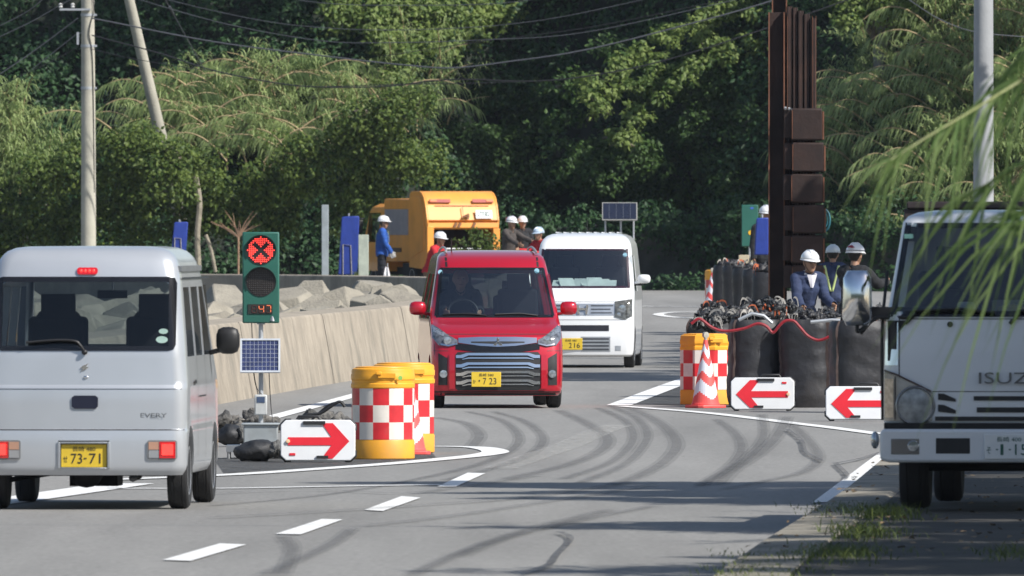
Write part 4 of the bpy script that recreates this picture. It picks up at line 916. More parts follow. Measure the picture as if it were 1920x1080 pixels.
wp.tube(cat([(-.42, yw(1.20), 1.205), (-.2, yw(1.22)-.005, 1.222), (-.07, yw(1.21)-.01, 1.215), (-.03, yw(1.18), 1.185), (.0, yw(1.14)+.02, 1.14)]), .010, 6); wp.ell((.0, yw(1.13)+.01, 1.135), (.022, .02, .02), 10); wp.build('rear_wiper', M_black, rt)
em = MB()
for pts in ([(.030, 1.045), (-.012, 1.028), (-.030, 1.010), (-.008, 1.010), (.012, 1.022)], [(-.030, .985), (.012, 1.002), (.030, 1.020), (.008, 1.020), (-.012, 1.008)]):
    em.prism([(x, z+.01) for x, z in pts], V.near(0, 1.0)-.008, V.near(0, 1.0)+.01)
em.build('emblem', M_chrome, rt); lk = MB(); lk.ell((.01, V.near(0, .96)-.004, .955), (.018, .01, .012), 10); lk.build('lock', M_chrome, rt)
text_mesh([('EVERY', .50, .68, .19, .032), ('join', .545, .635, .09, .02)][:1], 'model_badge', mat('badge_grey', (.16, .17, .18), .3, .5), rt, V.near(.5, .68)-.006)
for s_ in (-1, 1):
    t = MB(); x0, x1 = (.456, .672) if s_ > 0 else (-.672, -.456); lo, hi = rrect(x0, x1, .362, .502, .018); V.patch(t, x0, x1, lo, hi, .012, 12, 4); tl = t.build('tail_lamp', mat('lamp_housing', (.18, .185, .19), .25, coat=.5), rt)
    a, b_ = (.545, .660) if s_ > 0 else (-.660, -.545); t = MB(); V.patch(t, a, b_, .373, .492, .018, 8, 4, .004); t.build('red_lens', M_redl, tl)
    a, b_ = (.562, .645) if s_ > 0 else (-.645, -.562); t = MB(); V.patch(t, a, b_, .395, .475, .0225, 8, 4, .003); t.build('lit_brake_bulb', M_redlit, tl)
    a, b_ = (.468, .540) if s_ > 0 else (-.540, -.468); t = MB(); V.patch(t, a, b_, .375, .43, .016, 6, 3, .004); t.build('clear_lens', mat('clear_tail', (.28, .29, .3), .12, coat=1), tl); t = MB(); V.patch(t, a, b_, .435, .49, .016, 6, 3, .004); t.build('amber_lens', M_ambl, tl)
rc = MB(); 
for a in ((-.19, -.17, .298, .49), (.17, .19, .298, .49), (-.17, .17, .478, .49), (-.17, .17, .298, .305)): rc.b2(a[0], a[1], -.008, .04, a[2], a[3])
rc.build('plate_recess', mat('recess_grey', (.35, .37, .39), .4, .4), rt, bevel=.004)
plate(rt, .0, .39, .02, M_plate_y, M_ink, '長崎 480', 'せ', [('73', -.16, .25, .44), ('-', .03, .06, .06), ('71', .24, .25, .44)])
ub = MB(); ub.tube([(-.6, .5, .27), (.6, .5, .27)], .035, 10); ub.ell((-.02, .5, .25), (.12, .12, .10), 14); ub.b2(-.55, .55, .15, 3.0, .25, .28); ub.tube([(.35, .05, .23), (.35, .6, .24)], .03, 8); ub.tube([(-.62, .6, .2), (-.1, 1.4, .28)], .02, 6); ub.b2(-.2, .15, 1.2, 1.7, .15, .27); ub.build('underbody', M_dark, rt)
for s_ in (-1, 1):
    wheel(rt, s_*.655, .50, .276, .15, s_); wheel(rt, s_*.655, 2.93, .276, .15, s_)
    mm_ = MB(); mirror(rt, s_*.86, 2.55, 1.20, .175, .20, M_black, s_)
sg = MB()
for s_ in (-1, 1):
    for a, b_ in ((.38, 1.17), (1.23, 1.97), (2.03, 2.85)):
        V.spatch(sg, a, b_, 1.09, 1.61, s_, -.004, 4)
sg.build('side_glass', M_privacy, rt)
sd_ = MB()
for s_ in (-1, 1):
    V.spatch(sd_, .35, 3.0, 1.66, 1.672, s_, .012, 8); V.spatch(sd_, 1.2, 1.21, .35, 1.1, s_, .002, 1); V.spatch(sd_, 2.0, 2.01, .35, 1.1, s_, .002, 1); V.spatch(sd_, .75, .95, .90, .93, s_, .012, 2); V.spatch(sd_, 1.3, 2.0, .80, .81, s_, .004, 2)
sd_.build('side_seams', M_black, rt)
gr = MB()
for s_ in (-1, 1): gr.box((s_*.665, 1.35, 1.735), (.03, 2.0, .04))
gr.build('roof_gutter', mat('gutter_grey', (.2, .21, .22), .4, .3), rt)
ws = MB(); ws.add([(-.64, 3.0, 1.15), (.64, 3.0, 1.15), (.58, 2.52, 1.68), (-.58, 2.52, 1.68)], [(0, 1, 2, 3)]); ws.build('windscreen', M_glass, rt)
it = MB(); it.b2(-.66, .66, .4, 3.1, .80, .86); it.b2(-.66, .66, 2.7, 3.0, .86, 1.14); it.build('interior_floor', M_seat, rt)
seat(rt, -.36, 2.15, .86, .44, .52); seat(rt, .36, 2.15, .86, .44, .52); 
for x in (-.15, .12): pass
m = MB(); m.box((-.36, 2.13, 1.60), (.001, .001, .001)); m = MB(); m.tube([(.0, 2.72, 1.62), (.0, 2.66, 1.55)], .01); m.box((0, 2.64, 1.54), (.22, .02, .06)); m.build('cabin_mirror', M_black, rt)

# ---- red kei car, oncoming ---------------------------------------------
V = Van([.14, .17, .22, .45, .62, .80, .86, .92, .985, 1.02, 1.10, 1.57, 1.64, 1.69, 1.73, 1.755, 1.765], [.69, .715, .728, .7375, .7375, .735, .732, .73, .728, .725, .715, .625, .612, .595, .56, .50, .40],
        [.05, .02, .0, .0, .03, .09, .17, .30, .52, .60, .68, 1.12, 1.20, 1.30, 1.46, 1.65, 1.85], [3.33, 3.37, 3.39, 3.395, 3.39, 3.37, 3.36, 3.35, 3.34, 3.33, 3.32, 3.2, 3.17, 3.12, 3.0, 2.85, 2.7], .09, .13)
Yr = 161.
rt = thing('red_car', (XX(934, Yr), Yr, 0), R(3.3), 'glossy red tall kei car with chrome grille coming towards the camera', 'car', 'vehicles on the road')
zs = [.14, .155, .17, .22, .3, .45, .55, .62, .7, .76, .80, .83, .86, .89, .92, .95, .985, 1.02, 1.06, 1.10, 1.2, 1.3, 1.4, 1.5, 1.57, 1.6, 1.64, 1.67, 1.69, 1.71, 1.73, 1.745, 1.755, 1.765]
body = V.solid(zs).build('body', M_carmine)
cut = [cutter(V.solid([.75, .9, 1.02, 1.10, 1.3, 1.57, 1.66, 1.69], .05))]
c = MB(); c.prism([(-.655, 1.035), (.655, 1.035), (.575, 1.555), (-.575, 1.555)], .4, 1.6); cut.append(cutter(c))
c = MB(); c.prism([(-.58, 1.1), (.58, 1.1), (.54, 1.5), (-.54, 1.5)], 3.0, 3.5); cut.append(cutter(c))
c = MB(); c.prism([(.95, 1.0), (1.75, 1.0), (1.75, 1.5), (1.36, 1.5)], -1, 1, 'X'); c.prism([(1.85, 1.0), (2.6, 1.0), (2.6, 1.5), (1.85, 1.5)], -1, 1, 'X'); cut.append(cutter(c))
cut += [arch(.5, .9, .58), arch(-.9, -.5, .58), arch(.5, .9, 3.0), arch(-.9, -.5, 3.0)]
boolean(body, cut); body.parent = rt
m = MB(); V.patch(m, -.675, .675, [(-.675, 1.03), (0, 1.018), (.675, 1.03)], [(-.675, 1.05), (-.592, 1.565), (0, 1.575), (.592, 1.565), (.675, 1.05)], .0035, 24, 10, .001); wsr = m.build('windscreen', M_glass, rt)
m = MB()
for s_ in (-1, 1):
    c_ = [(s_*(.672-.085*t), 1.035+.53*t) for t in np.linspace(0, 1, 10)]
    m.grid([[(x, V.near(x, z)-.007, z), (x-s_*.03, V.near(x-s_*.03, z)-.007, z)] for x, z in c_])
V.patch(m, -.58, .58, 1.548, 1.572, .006, 20, 2, .004); V.patch(m, -.66, .66, 1.012, 1.045, .006, 20, 2, .004); m.build('glass_border', M_glassb, wsr)
m = MB()
for x, z in ((-.585, 1.52), (.50, 1.535)): m.add([(x+.028*math.cos(a), V.near(x, z)-.01, z+.028*math.sin(a)) for a in np.linspace(0, 6.28, 17)[:-1]], [tuple(range(16))])
m.build('round_stickers', mat('blue_sticker', (.35, .62, .75), .4), wsr)
m = MB()
for a in (-.3, .28):
    m.tube([(a-.28, V.near(a-.28, 1.05)-.02, 1.048), (a, V.near(a, 1.06)-.025, 1.058), (a+.2, V.near(a+.2, 1.04)-.02, 1.035)], .009, 6)
m.build('wipers', M_black, rt)
# A pillars: black outer trim with chrome-blue highlight comes from the sky
m = MB()
for s_ in (-1, 1): V.spatch(m, .95, 1.36, 1.02, 1.06, s_, .003, 3)
m.build('pillar_trim', M_black, rt)
# hood edge seam
m = MB(); V.patch(m, -.60, .60, .826, .833, .002, 30, 1, .004); m.build('bonnet_seam', M_grime, rt)
for s_ in (-1, 1):
    m = MB(); x0, x1 = sorted((s_*.70, s_*.706)); V.patch(m, x0, x1, .60, .72, .002, 3, 4, .004); x0, x1 = sorted((s_*.555, s_*.735)); V.patch(m, x0, x1, .640, .646, .002, 8, 1, .004); m.build('bumper_seam', M_grime, rt)
m = MB(); V.patch(m, -.70, .70, .176, .190, .010, 24, 1, .02); m.build('lower_lip', M_black, rt)
# headlights
for s_ in (-1, 1):
    P_ = lambda pts: sorted([(s_*x, z) for x, z in pts])
    lo = P_([(.45, .715), (.55, .69), (.66, .705), (.725, .79)]); hi = P_([(.45, .765), (.55, .82), (.66, .905), (.725, .945)])
    m = MB(); V.patch(m, lo[0][0], lo[-1][0], lo, hi, .016, 16, 6, .03); h_ = m.build('headlight', mat('headlight_glass', (.16, .17, .19), .1, .3, coat=1, scale=18, var=.6), rt)
    m = MB(); m.lathe([(.005, -.02), (.045, -.015), (.05, .02)], 20, (s_*.56, V.near(s_*.56, .755)-.012, .755), 'Y'); m.build('projector', M_lens, h_)
    lo = P_([(.46, .718), (.55, .695), (.64, .71)]); hi = P_([(.46, .728), (.55, .708), (.64, .728)]); m = MB(); V.patch(m, lo[0][0], lo[-1][0], lo, hi, .022, 8, 1, .004); m.build('chrome_strip', M_chrome, h_)
    lo = P_([(.60, .80), (.715, .86)]); hi = P_([(.60, .83), (.715, .925)]); m = MB(); V.patch(m, lo[0][0], lo[-1][0], lo, hi, .022, 8, 2, .004); m.build('reflector', M_lens, h_)
# upper chrome wing and emblem
m = MB(); V.patch(m, -.44, .44, [(-.44, .735), (-.2, .700), (0, .69), (.2, .700), (.44, .735)], [(-.44, .79), (-.2, .80), (0, .80), (.2, .80), (.44, .79)], .012, 30, 3, .02); up = m.build('chrome_wing', M_chrome, rt)
m = MB(); V.patch(m, -.30, .30, [(-.30, .735), (0, .722), (.30, .735)], [(-.30, .748), (0, .750), (.30, .748)], .017, 20, 2, .005); m.build('wing_slot', M_black, up)
m = MB(); V.patch(m, -.47, .47, [(-.47, .66), (-.2, .625), (.2, .625), (.47, .66)], [(-.47, .73), (-.2, .70), (0, .69), (.2, .70), (.47, .73)], .008, 24, 3, .02); m.build('black_band', M_glassb, rt)
em = MB()
def rhomb(cx, cz, a, L_=.062, w_=.018):
    d = Vector((math.sin(a), math.cos(a))); n_ = Vector((d.y, -d.x)); c_ = Vector((cx, cz))
    return [tuple(c_), tuple(c_+d*L_/2+n_*w_), tuple(c_+d*L_), tuple(c_+d*L_/2-n_*w_)]
for a in (0, R(120), R(240)): em.prism(rhomb(0, .735, a), V.near(0, .74)-.028, V.near(0, .74))
em.build('emblem', M_chrome, rt, bevel=.002, seg=1)
# grille: black recess panel with broken chrome bars
m = MB(); V.patch(m, -.475, .475, [(-.475, .225), (-.45, .20), (.45, .20), (.475, .225)], [(-.475, .60), (-.45, .63), (.45, .63), (.475, .60)], .010, 24, 6, .02); gp = m.build('grille', M_black, rt)
m = MB()
for zc in (.575, .47, .375, .28):
    for s_ in (-1, 1):
        lo = [(s_*.47, zc-.012), (s_*.40, zc-.012), (s_*.33, zc+.018), (0, zc+.018)]; hi = [(s_*.47, zc+.022), (s_*.42, zc+.022), (s_*.35, zc+.045), (0, zc+.045)]
        lo.sort(); hi.sort(); V.patch(m, lo[0][0], lo[-1][0], lo, hi, .022, 14, 1, .015)
        lo = [(s_*.40, zc-.030), (s_*.33, zc-.018), (0, zc-.018)]; hi = [(s_*.40, zc-.022), (s_*.33, zc-.004), (0, zc-.004)]; lo.sort(); hi.sort(); V.patch(m, lo[0][0], lo[-1][0], lo, hi, .018, 10, 1, .012)
m.build('chrome_bars', M_chrome, gp, bevel=.002, seg=1)
for s_ in (-1, 1):
    m = MB(); x0, x1 = sorted((s_*.565, s_*.665)); V.patch(m, x0, x1, .26, [(x0, .56 if s_ > 0 else .62), (x1, .62 if s_ > 0 else .56)], .006, 6, 5, .01); fg = m.build('fog_lamp_recess', M_black, rt)
    m = MB(); m.lathe([(.004, -.03), (.043, -.026), (.046, .01)], 20, (s_*.61, V.near(s_*.61, .385), .385), 'Y'); m.build('fog_lamp', M_lens, fg)
    m = MB(); x0, x1 = sorted((s_*.485, s_*.545)); V.patch(m, x0, x1, .22, [(x0, .60), (x1, .60)], .024, 5, 6, .03); m.build('bumper_rib', M_carmine, rt)
plate(rt, -.135, .325, V.near(-.13, .33)-.03, M_plate_y, M_ink, '長崎 580', 'か', [('・7', -.13, .26, .44), ('23', .22, .25, .44)])
m = MB(); V.patch(m, -.70, .70, .145, .17, .004, 24, 1, .02); m.b2(-.66, .66, .2, 3.2, .15, .19); m.build('underbody', M_dark, rt)
m = MB()
for s_ in (-1, 1): m.tube(cat([(s_*.515, 1.45, 1.735), (s_*.50, 1.6, 1.775), (s_*.50, 2.2, 1.80), (s_*.50, 2.8, 1.775), (s_*.51, 2.95, 1.73)]), .014, 8)
m.build('roof_rail', mat('rail_grey', (.3, .3, .31), .4, .4), rt)
m = MB()
for s_ in (-1, 1): m.b2(s_*.50-.012, s_*.50+.012, 1.2, 1.24, 1.615, 1.635) if False else V.patch(m, s_*.515-.012, s_*.515+.012, 1.58, 1.71, .003, 3, 5, .004)
m.build('roof_seam', M_black, rt)
m = MB(); m.tube([(-.43, 1.75, 1.74), (-.43, 1.72, 1.90)], .008, 6); m.build('antenna', M_black, rt)
for s_ in (-1, 1):
    wheel(rt, s_*.655, .58, .278, .155, s_); wheel(rt, s_*.655, 3.0, .278, .155, s_); mirror(rt, s_*.85, .98, 1.115, .19, .155, M_carmine, s_, .12)
m = MB()
for s_ in (-1, 1): V.spatch(m, .95, 1.75, 1.0, 1.5, s_, -.006, 4); V.spatch(m, 1.85, 2.6, 1.0, 1.5, s_, -.006, 4)
m.build('side_glass', M_privacy, rt)
m = MB(); m.add([(-.58, 3.30, 1.08), (.58, 3.30, 1.08), (.53, 3.20, 1.52), (-.53, 3.20, 1.52)], [(0, 1, 2, 3)]); m.build('rear_glass', glass('dark_rear_glass', (.12, .14, .15)), rt)
m = MB(); m.b2(-.68, .68, .55, 3.2, .68, .74); m.prism([(.62, .75), (1.15, .75), (1.12, 1.03), (.70, 1.03)], -.66, .66, 'X'); m.build('dashboard', M_seat, rt)
m = MB(); m.tube([(-.33+.17*math.cos(a), 1.22+.05*math.sin(a), 1.06+.15*math.sin(a)) for a in np.linspace(0, 6.28, 24)], .014, 6); m.build('steering_wheel', M_black, rt)
seat(rt, -.33, 1.85, .85, .46, .48); seat(rt, .33, 1.85, .85, .46, .48); seat(rt, -.33, 2.8, .85, .46, .4); seat(rt, .33, 2.8, .85, .46, .4)
red_root = rt

# ---- white kei van behind ----------------------------------------------
V = Van([.165, .19, .25, .45, .62, .76, .93, .97, 1.03, 1.10, 1.15, 1.22, 1.71, 1.78, 1.84, 1.89, 1.92, 1.935], [.69, .715, .73, .7375, .7375, .7375, .735, .735, .733, .728, .72, .715, .665, .65, .62, .57, .50, .40],
        [.05, .01, .0, .0, .02, .03, .07, .10, .17, .29, .40, .46, .80, .87, .96, 1.10, 1.25, 1.5], [3.34, 3.38, 3.39, 3.395, 3.395, 3.395, 3.39, 3.39, 3.39, 3.38, 3.38, 3.37, 3.30, 3.28, 3.25, 3.2, 3.1, 3.0], .07, .11)
Yw = 206.5
rt = thing('white_van', (XX(1092, Yw), Yw, 0), R(-2.8), 'white kei van with grey grille following the red car', 'van', 'vehicles on the road')
zs = [.165, .18, .19, .25, .35, .45, .62, .76, .85, .93, .95, .97, 1.0, 1.03, 1.06, 1.10, 1.15, 1.22, 1.35, 1.5, 1.62, 1.71, 1.75, 1.78, 1.81, 1.84, 1.87, 1.89, 1.905, 1.92, 1.935]
body = V.solid(zs).build('body', M_whitep)
cut = [cutter(V.solid([.85, 1.0, 1.15, 1.22, 1.5, 1.71, 1.8, 1.84], .05))]
c = MB(); c.prism([(-.65, 1.165), (.65, 1.165), (.61, 1.695), (-.61, 1.695)], .3, 1.3); cut.append(cutter(c))
c = MB(); c.prism([(.75, 1.1), (1.6, 1.1), (1.6, 1.62), (1.02, 1.62)], -1, 1, 'X'); cut.append(cutter(c))
c = MB(); c.prism([(-.50, .77), (.50, .77), (.50, .92), (-.50, .92)], -.2, .035); 
cut += [arch(.5, .9, .52), arch(-.9, -.5, .52), arch(.5, .9, 3.04), arch(-.9, -.5, 3.04)]
boolean(body, cut); body.parent = rt
m = MB(); V.patch(m, -.665, .665, [(-.665, 1.165), (.665, 1.165)], [(-.665, 1.18), (-.62, 1.70), (.62, 1.70), (.665, 1.18)], .0035, 20, 8, .001); wsr = m.build('windscreen', M_glass, rt)
m = MB()
for s_ in (-1, 1):
    c_ = [(s_*(.668-.048*t), 1.16+.545*t) for t in np.linspace(0, 1, 8)]; m.grid([[(x, V.near(x, z)-.007, z), (x-s_*.03, V.near(x-s_*.03, z)-.007, z)] for x, z in c_])
V.patch(m, -.62, .62, 1.685, 1.708, .006, 16, 2, .004); V.patch(m, -.66, .66, 1.145, 1.175, .006, 16, 2, .004); m.build('glass_border', mat('plum_border', (.03, .012, .025), .3), wsr)
m = MB(); x, z = .58, 1.62; m.add([(x+.032*math.cos(a), V.near(x, z)-.01, z+.032*math.sin(a)) for a in np.linspace(0, 6.28, 17)[:-1]], [tuple(range(16))]); m.build('round_sticker', mat('blue_sticker', (.35, .62, .75), .4), wsr)
rr = random.Random(4); m = MB()
for i in range(8): m.box((-.35+i*.1, .66+rr.uniform(-.04, .04), 1.205+rr.uniform(0, .03)), (.22, .20, .012), rz=rr.uniform(-.4, .4), rx=rr.uniform(.4, .8))
m.build('dashboard_papers', mat('paper', (.75, .8, .74), .7), rt)
m = MB(); m.b2(-.68, .68, .3, 3.2, .82, .86); m.prism([(.45, .86), (.95, .86), (.9, 1.15), (.5, 1.17)], -.66, .66, 'X'); m.build('dashboard', M_seat, rt); seat(rt, -.33, 1.6, .9); seat(rt, .33, 1.6, .9)
m = MB(); V.patch(m, -.45, .45, .945, .952, .002, 24, 1, .004); V.patch(m, -.72, .72, .688, .694, .002, 30, 1, .004); m.build('panel_seams', M_grime, rt)
M_gsil = mat('grille_silver', (.48, .50, .53), .3, .6); M_dgrey = mat('grille_dark', (.05, .055, .065), .5)
m = MB(); V.patch(m, -.46, .46, .755, .925, .004, 24, 4, .02); gp = m.build('grille', M_gsil, rt)
m = MB()
for z0, z1, a in ((.885, .902, .44), (.835, .852, .40), (.785, .80, .42)):
    for s_ in (-1, 1): x0, x1 = sorted((s_*.12, s_*a)); V.patch(m, x0, x1, z0, z1, .008, 10, 1, .004)
m.build('grille_slots', M_dgrey, gp)
em = MB(); y_ = V.near(0, .84)-.02; em.prism([(-.085, .905), (-.055, .905), (-.05, .86), (.05, .86), (.055, .905), (.085, .905), (.07, .77), (.04, .77), (.045, .835), (-.045, .835), (-.04, .77), (-.07, .77)], y_-.012, y_+.02); em.build('emblem', M_chrome, rt)
for s_ in (-1, 1):
    m = MB(); lo = sorted([(s_*.46, .735), (s_*.60, .70), (s_*.71, .74)]); hi = sorted([(s_*.46, .955), (s_*.60, .975), (s_*.71, .99)]); V.patch(m, lo[0][0], lo[-1][0], lo, hi, .012, 12, 5, .03); h_ = m.build('headlight', mat('headlight_dark', (.10, .10, .09), .08, .2, coat=1, scale=25, var=.7), rt)
    m = MB(); m.lathe([(.004, -.02), (.055, -.015), (.06, .02)], 20, (s_*.57, V.near(s_*.57, .85)-.008, .85), 'Y'); m.lathe([(.004, -.02), (.03, -.015), (.035, .02)], 16, (s_*.52, V.near(s_*.52, .76)-.004, .765), 'Y'); m.build('bulb_lens', M_lens, h_)
    m = MB(); x0, x1 = sorted((s_*.47, s_*.55)); V.patch(m, x0, x1, .25, .32, .004, 4, 2, .01); m.build('fog_lamp_cover', M_gsil, rt)
m = MB(); V.patch(m, -.38, .38, .53, .615, .004, 20, 2, .02); m.build('upper_intake', mat('intake_black', (.012, .012, .02), .5), rt)
m = MB(); V.patch(m, -.02, .40, .235, .45, .003, 12, 3, .02); gi = m.build('lower_intake', M_gsil, rt)
m = MB()
for z in (.255, .305, .355, .405): V.patch(m, .0, .38, z, z+.025, .006, 10, 1, .003)
m.build('intake_slots', M_dgrey, gi)
plate(rt, -.165, .345, V.near(-.16, .34)-.012, M_plate_y, M_ink, '長崎 480', 'り', [('2', -.02, .12, .44), ('16', .27, .25, .44)])
m = MB(); m.b2(-.66, .66, .15, 3.2, .16, .2); m.build('underbody', M_dark, rt)
for s_ in (-1, 1):
    wheel(rt, s_*.655, .52, .285, .15, s_); wheel(rt, s_*.655, 3.04, .285, .15, s_); mirror(rt, s_*.86, .62, 1.275, .185, .13, M_whitep, s_, .11)
m = MB()
for s_ in (-1, 1): m.tube([(s_*.72, .72, 1.2), (s_*.84, .66, 1.20)], .025, 6)
m.build('mirror_arm', M_black, rt)
m = MB()
for s_ in (-1, 1): V.spatch(m, .75, 1.6, 1.1, 1.62, s_, -.006, 4)
m.build('side_glass', M_privacy, rt)
m = MB()
for i in range(9): m.box((-.44+i*.11, 2.2, 1.943), (.02, 1.6, .012))
m.build('roof_ribs', M_whitep, rt, bevel=.004); m = MB(); m.tube([(-.02, 2.0, 1.94), (-.02, 2.0, 2.12)], .006, 6); m.build('antenna', M_black, rt)

# ---- parked white truck ------------------------------------------------
Yt = 96.4; zt = .14
V = Van([.55, .6, .80, .92, 1.29, 1.31, 1.93, 1.97, 1.995, 2.01], [.848, .85, .85, .85, .835, .83, .735, .70, .64, .52], [.02, .0, .0, .0, .025, .04, .27, .32, .40, .55], [1.62, 1.62, 1.62, 1.62, 1.62, 1.62, 1.60, 1.58, 1.5, 1.4], .04, .09)
rt = thing('white_truck', (XX(1893, Yt), Yt, zt), R(-4.6), 'white cab-over truck parked on the verge at the right edge', 'truck', 'vehicles on the road')
M_trk = mat('truck_white', (.66, .68, .70), .38, 0, var=.05, scale=1.2, coat=.5, c2=(.58, .6, .61), thr=(.5, .8))
zs = [.55, .58, .6, .7, .80, .92, 1.1, 1.25, 1.29, 1.31, 1.4, 1.5, 1.6, 1.7, 1.8, 1.9, 1.93, 1.95, 1.97, 1.985, 1.995, 2.01]
body = V.solid(zs).build('cab', M_trk)
cut = [cutter(V.solid([.95, 1.2, 1.31, 1.6, 1.93, 1.95], .05))]
c = MB(); c.prism([(-.78, 1.33), (.78, 1.33), (.70, 1.90), (-.70, 1.90)], -.2, .6); cut.append(cutter(c)); c = MB(); c.prism([(.45, 1.2), (1.3, 1.2), (1.3, 1.8), (.6, 1.8)], -1, 1, 'X'); cut.append(cutter(c)); c = MB(); c.prism([(-.5, 1.4), (.5, 1.4), (.5, 1.75), (-.5, 1.75)], 1.3, 1.9); cut.append(cutter(c))
boolean(body, cut); body.parent = rt
m = MB(); V.patch(m, -.80, .80, [(-.80, 1.315), (.80, 1.315)], [(-.80, 1.33), (-.72, 1.90), (-.69, 1.925), (.69, 1.925), (.72, 1.90), (.80, 1.33)], .0035, 20, 8, .001); wsr = m.build('windscreen', glass('truck_glass', (.55, .62, .64), .9, 1.75), rt)
m = MB()
for s_ in (-1, 1):
    c_ = [(s_*(.803-.088*t), 1.31+.60*t) for t in np.linspace(0, 1, 8)]; m.grid([[(x, V.near(x, z)-.007, z), (x-s_*.04, V.near(x-s_*.04, z)-.007, z)] for x, z in c_])
V.patch(m, -.715, .715, 1.89, 1.925, .006, 16, 2, .004); V.patch(m, -.80, .80, 1.295, 1.335, .006, 16, 2, .004); m.build('glass_border', M_glassb, wsr)
m = MB(); m.b2(-.72, -.66, V.near(-.7, 1.83)-.02, V.near(-.7, 1.83)-.012, 1.82, 1.85); m.build('sticker', mat('green_tab', (.3, .6, .5), .5), wsr)
m = MB(); m.b2(-.82, .82, .05, .5, 1.0, 1.27); m.b2(-.8, .8, .3, 1.55, .95, 1.0); m.box((-.72, .3, 1.32), (.5, .4, .08)); m.build('dashboard', M_seat, rt); seat(rt, -.42, 1.1, 1.0, .5, .6); seat(rt, .42, 1.1, 1.0, .5, .6)
m = MB(); m.box((-.58, .22, 1.30), (.3, .2, .06)); m.box((-.3, .2, 1.36), (.12, .1, .07)); m.build('gloves', mat('grey_gloves', (.35, .36, .35), .8), rt, bevel=.02); m = MB(); m.lathe([(.22, 0), (.2, .01), (.10, .02), (.09, .07), (.02, .09)], 20, (.0, .2, 1.29), sy=.6); m.build('straw_hat', mat('straw', (.5, .42, .22), .8, bump=.5, scale=40), rt)
m = MB(); m.tube([(-.42+.2*math.cos(a), .55+.1*math.sin(a), 1.32+.17*math.sin(a)) for a in np.linspace(0, 6.28, 24)], .016, 6); m.build('steering_wheel', M_black, rt)
m = MB()
for a in (-.35, .35):
    m.tube([(a-.30, V.near(a-.3, 1.34)-.03, 1.335), (a, V.near(a, 1.35)-.035, 1.35), (a+.25, V.near(a+.25, 1.33)-.03, 1.325)], .011, 6); m.tube([(a-.35, V.near(a-.3, 1.28)-.02, 1.25), (a-.28, V.near(a-.3, 1.30)-.03, 1.32)], .014, 6)
m.tube([(-.40, V.near(-.4, 1.24)-.01, 1.245), (-.40, V.near(-.4, 1.24)+.01, 1.245)], .02, 12); m.build('wipers', M_black, rt)
m = MB(); V.patch(m, -.745, -.738, .80, 1.285, .002, 2, 8, .004); V.patch(m, .738, .745, .80, 1.285, .002, 2, 8, .004); V.patch(m, -.738, .738, 1.278, 1.285, .002, 20, 1, .004); V.patch(m, -.52, .52, .792, .798, .002, 20, 1, .004); m.build('panel_seams', M_grime, rt)
text_mesh([('ISUZU', .02, .886, .45, .076)], 'maker_lettering', mat('dark_chrome', (.16, .165, .18), .25, .7), rt, V.near(0, .88)-.012)
bdg = [o for o in rt.children if o.name.startswith('maker')][0]; sd2 = bdg.modifiers.new('thick', 'SOLIDIFY'); sd2.thickness = .008; sd2.offset = 1
m = MB(); V.patch(m, -.51, .51, .60, .79, .004, 24, 3, .02); gp = m.build('grille', M_trk, rt)
m = MB()
for z0, z1 in ((.735, .765), (.655, .69)):
    V.patch(m, -.24+(0 if z0 > .7 else .02), .24, z0, z1, .010, 16, 1, .004)
    for s_ in (-1, 1):
        lo = sorted([(s_*.48, z0+.005), (s_*.36, z0-.008)]); hi = sorted([(s_*.48, z1+.018), (s_*.44, z1+.016), (s_*.36, z1-.02)]); V.patch(m, lo[0][0], lo[-1][0], lo, hi, .010, 4, 1, .004)
V.patch(m, -.50, .50, .60, .628, .010, 16, 1, .004); m.build('grille_slots', M_black, gp)
for s_ in (-1, 1):
    P_ = lambda pts: sorted([(s_*x, z) for x, z in pts])
    lo = P_([(.845, .60), (.52, .60)]); hi = P_([(.845, .925), (.76, .90), (.52, .79)]); m = MB(); V.patch(m, lo[0][0], lo[-1][0], lo, hi, .014, 12, 5, .03); h_ = m.build('headlight', mat('truck_lamp', (.30, .31, .31), .15, .3, coat=1, scale=9, var=.25), rt)
    m = MB(); yy = V.near(s_*.63, .68)-.016
    m.lathe([(.115, .0), (.125, -.015), (.135, 0)], 32, (s_*.632, yy, .70), 'Y', sx=1); m.build('lamp_ring', M_steel, h_); m = MB(); m.lathe([(.003, -.012), (.08, -.01), (.115, .0)], 28, (s_*.632, yy, .70), 'Y'); m.build('lamp_glass', mat('lamp_glass_grey', (.30, .31, .31), .35, .2, scale=20, var=.35), h_)
    lo = P_([(.525, .79), (.76, .902), (.845, .928)]); hi = P_([(.525, .802), (.76, .915), (.845, .942)]); m = MB(); V.patch(m, lo[0][0], lo[-1][0], lo, hi, .02, 12, 1, .01); m.build('brown_trim', mat('trim_brown', (.05, .025, .02), .4), h_)
    m = MB(); V.patch(m, *sorted((s_*.772, s_*.764)), .605, .895, .02, 2, 6, .01); m.build('lamp_divider', M_black, h_); m = MB(); V.patch(m, *sorted((s_*.84, s_*.78)), .62, [(min(s_*.84, s_*.78), .88), (max(s_*.84, s_*.78), .88)], .02, 4, 4, .01); m.build('corner_indicator', mat('indicator_lens', (.55, .45, .34), .15, .1, coat=1, scale=30, var=.3), h_)
    m = MB(); V.patch(m, *sorted((s_*.84, s_*.75)), .97, 1.26, .006, 5, 6, .01); m.build('chrome_corner', M_chrome, rt); m = MB(); V.patch(m, *sorted((s_*.80, s_*.77)), 1.08, 1.27, .03, 3, 4, .03); m.build('corner_handle', M_black, rt)
m = MB(); m.M = None
bump_ = [(-.865, .38), (-.86, .335), (-.80, .32), (.80, .32), (.86, .335), (.865, .38), (.865, .51), (.85, .545), (-.85, .545), (-.865, .51)]
m.prism(bump_, -.09, .15); bo = m.build('bumper', M_trk, rt, bevel=.02, seg=3)
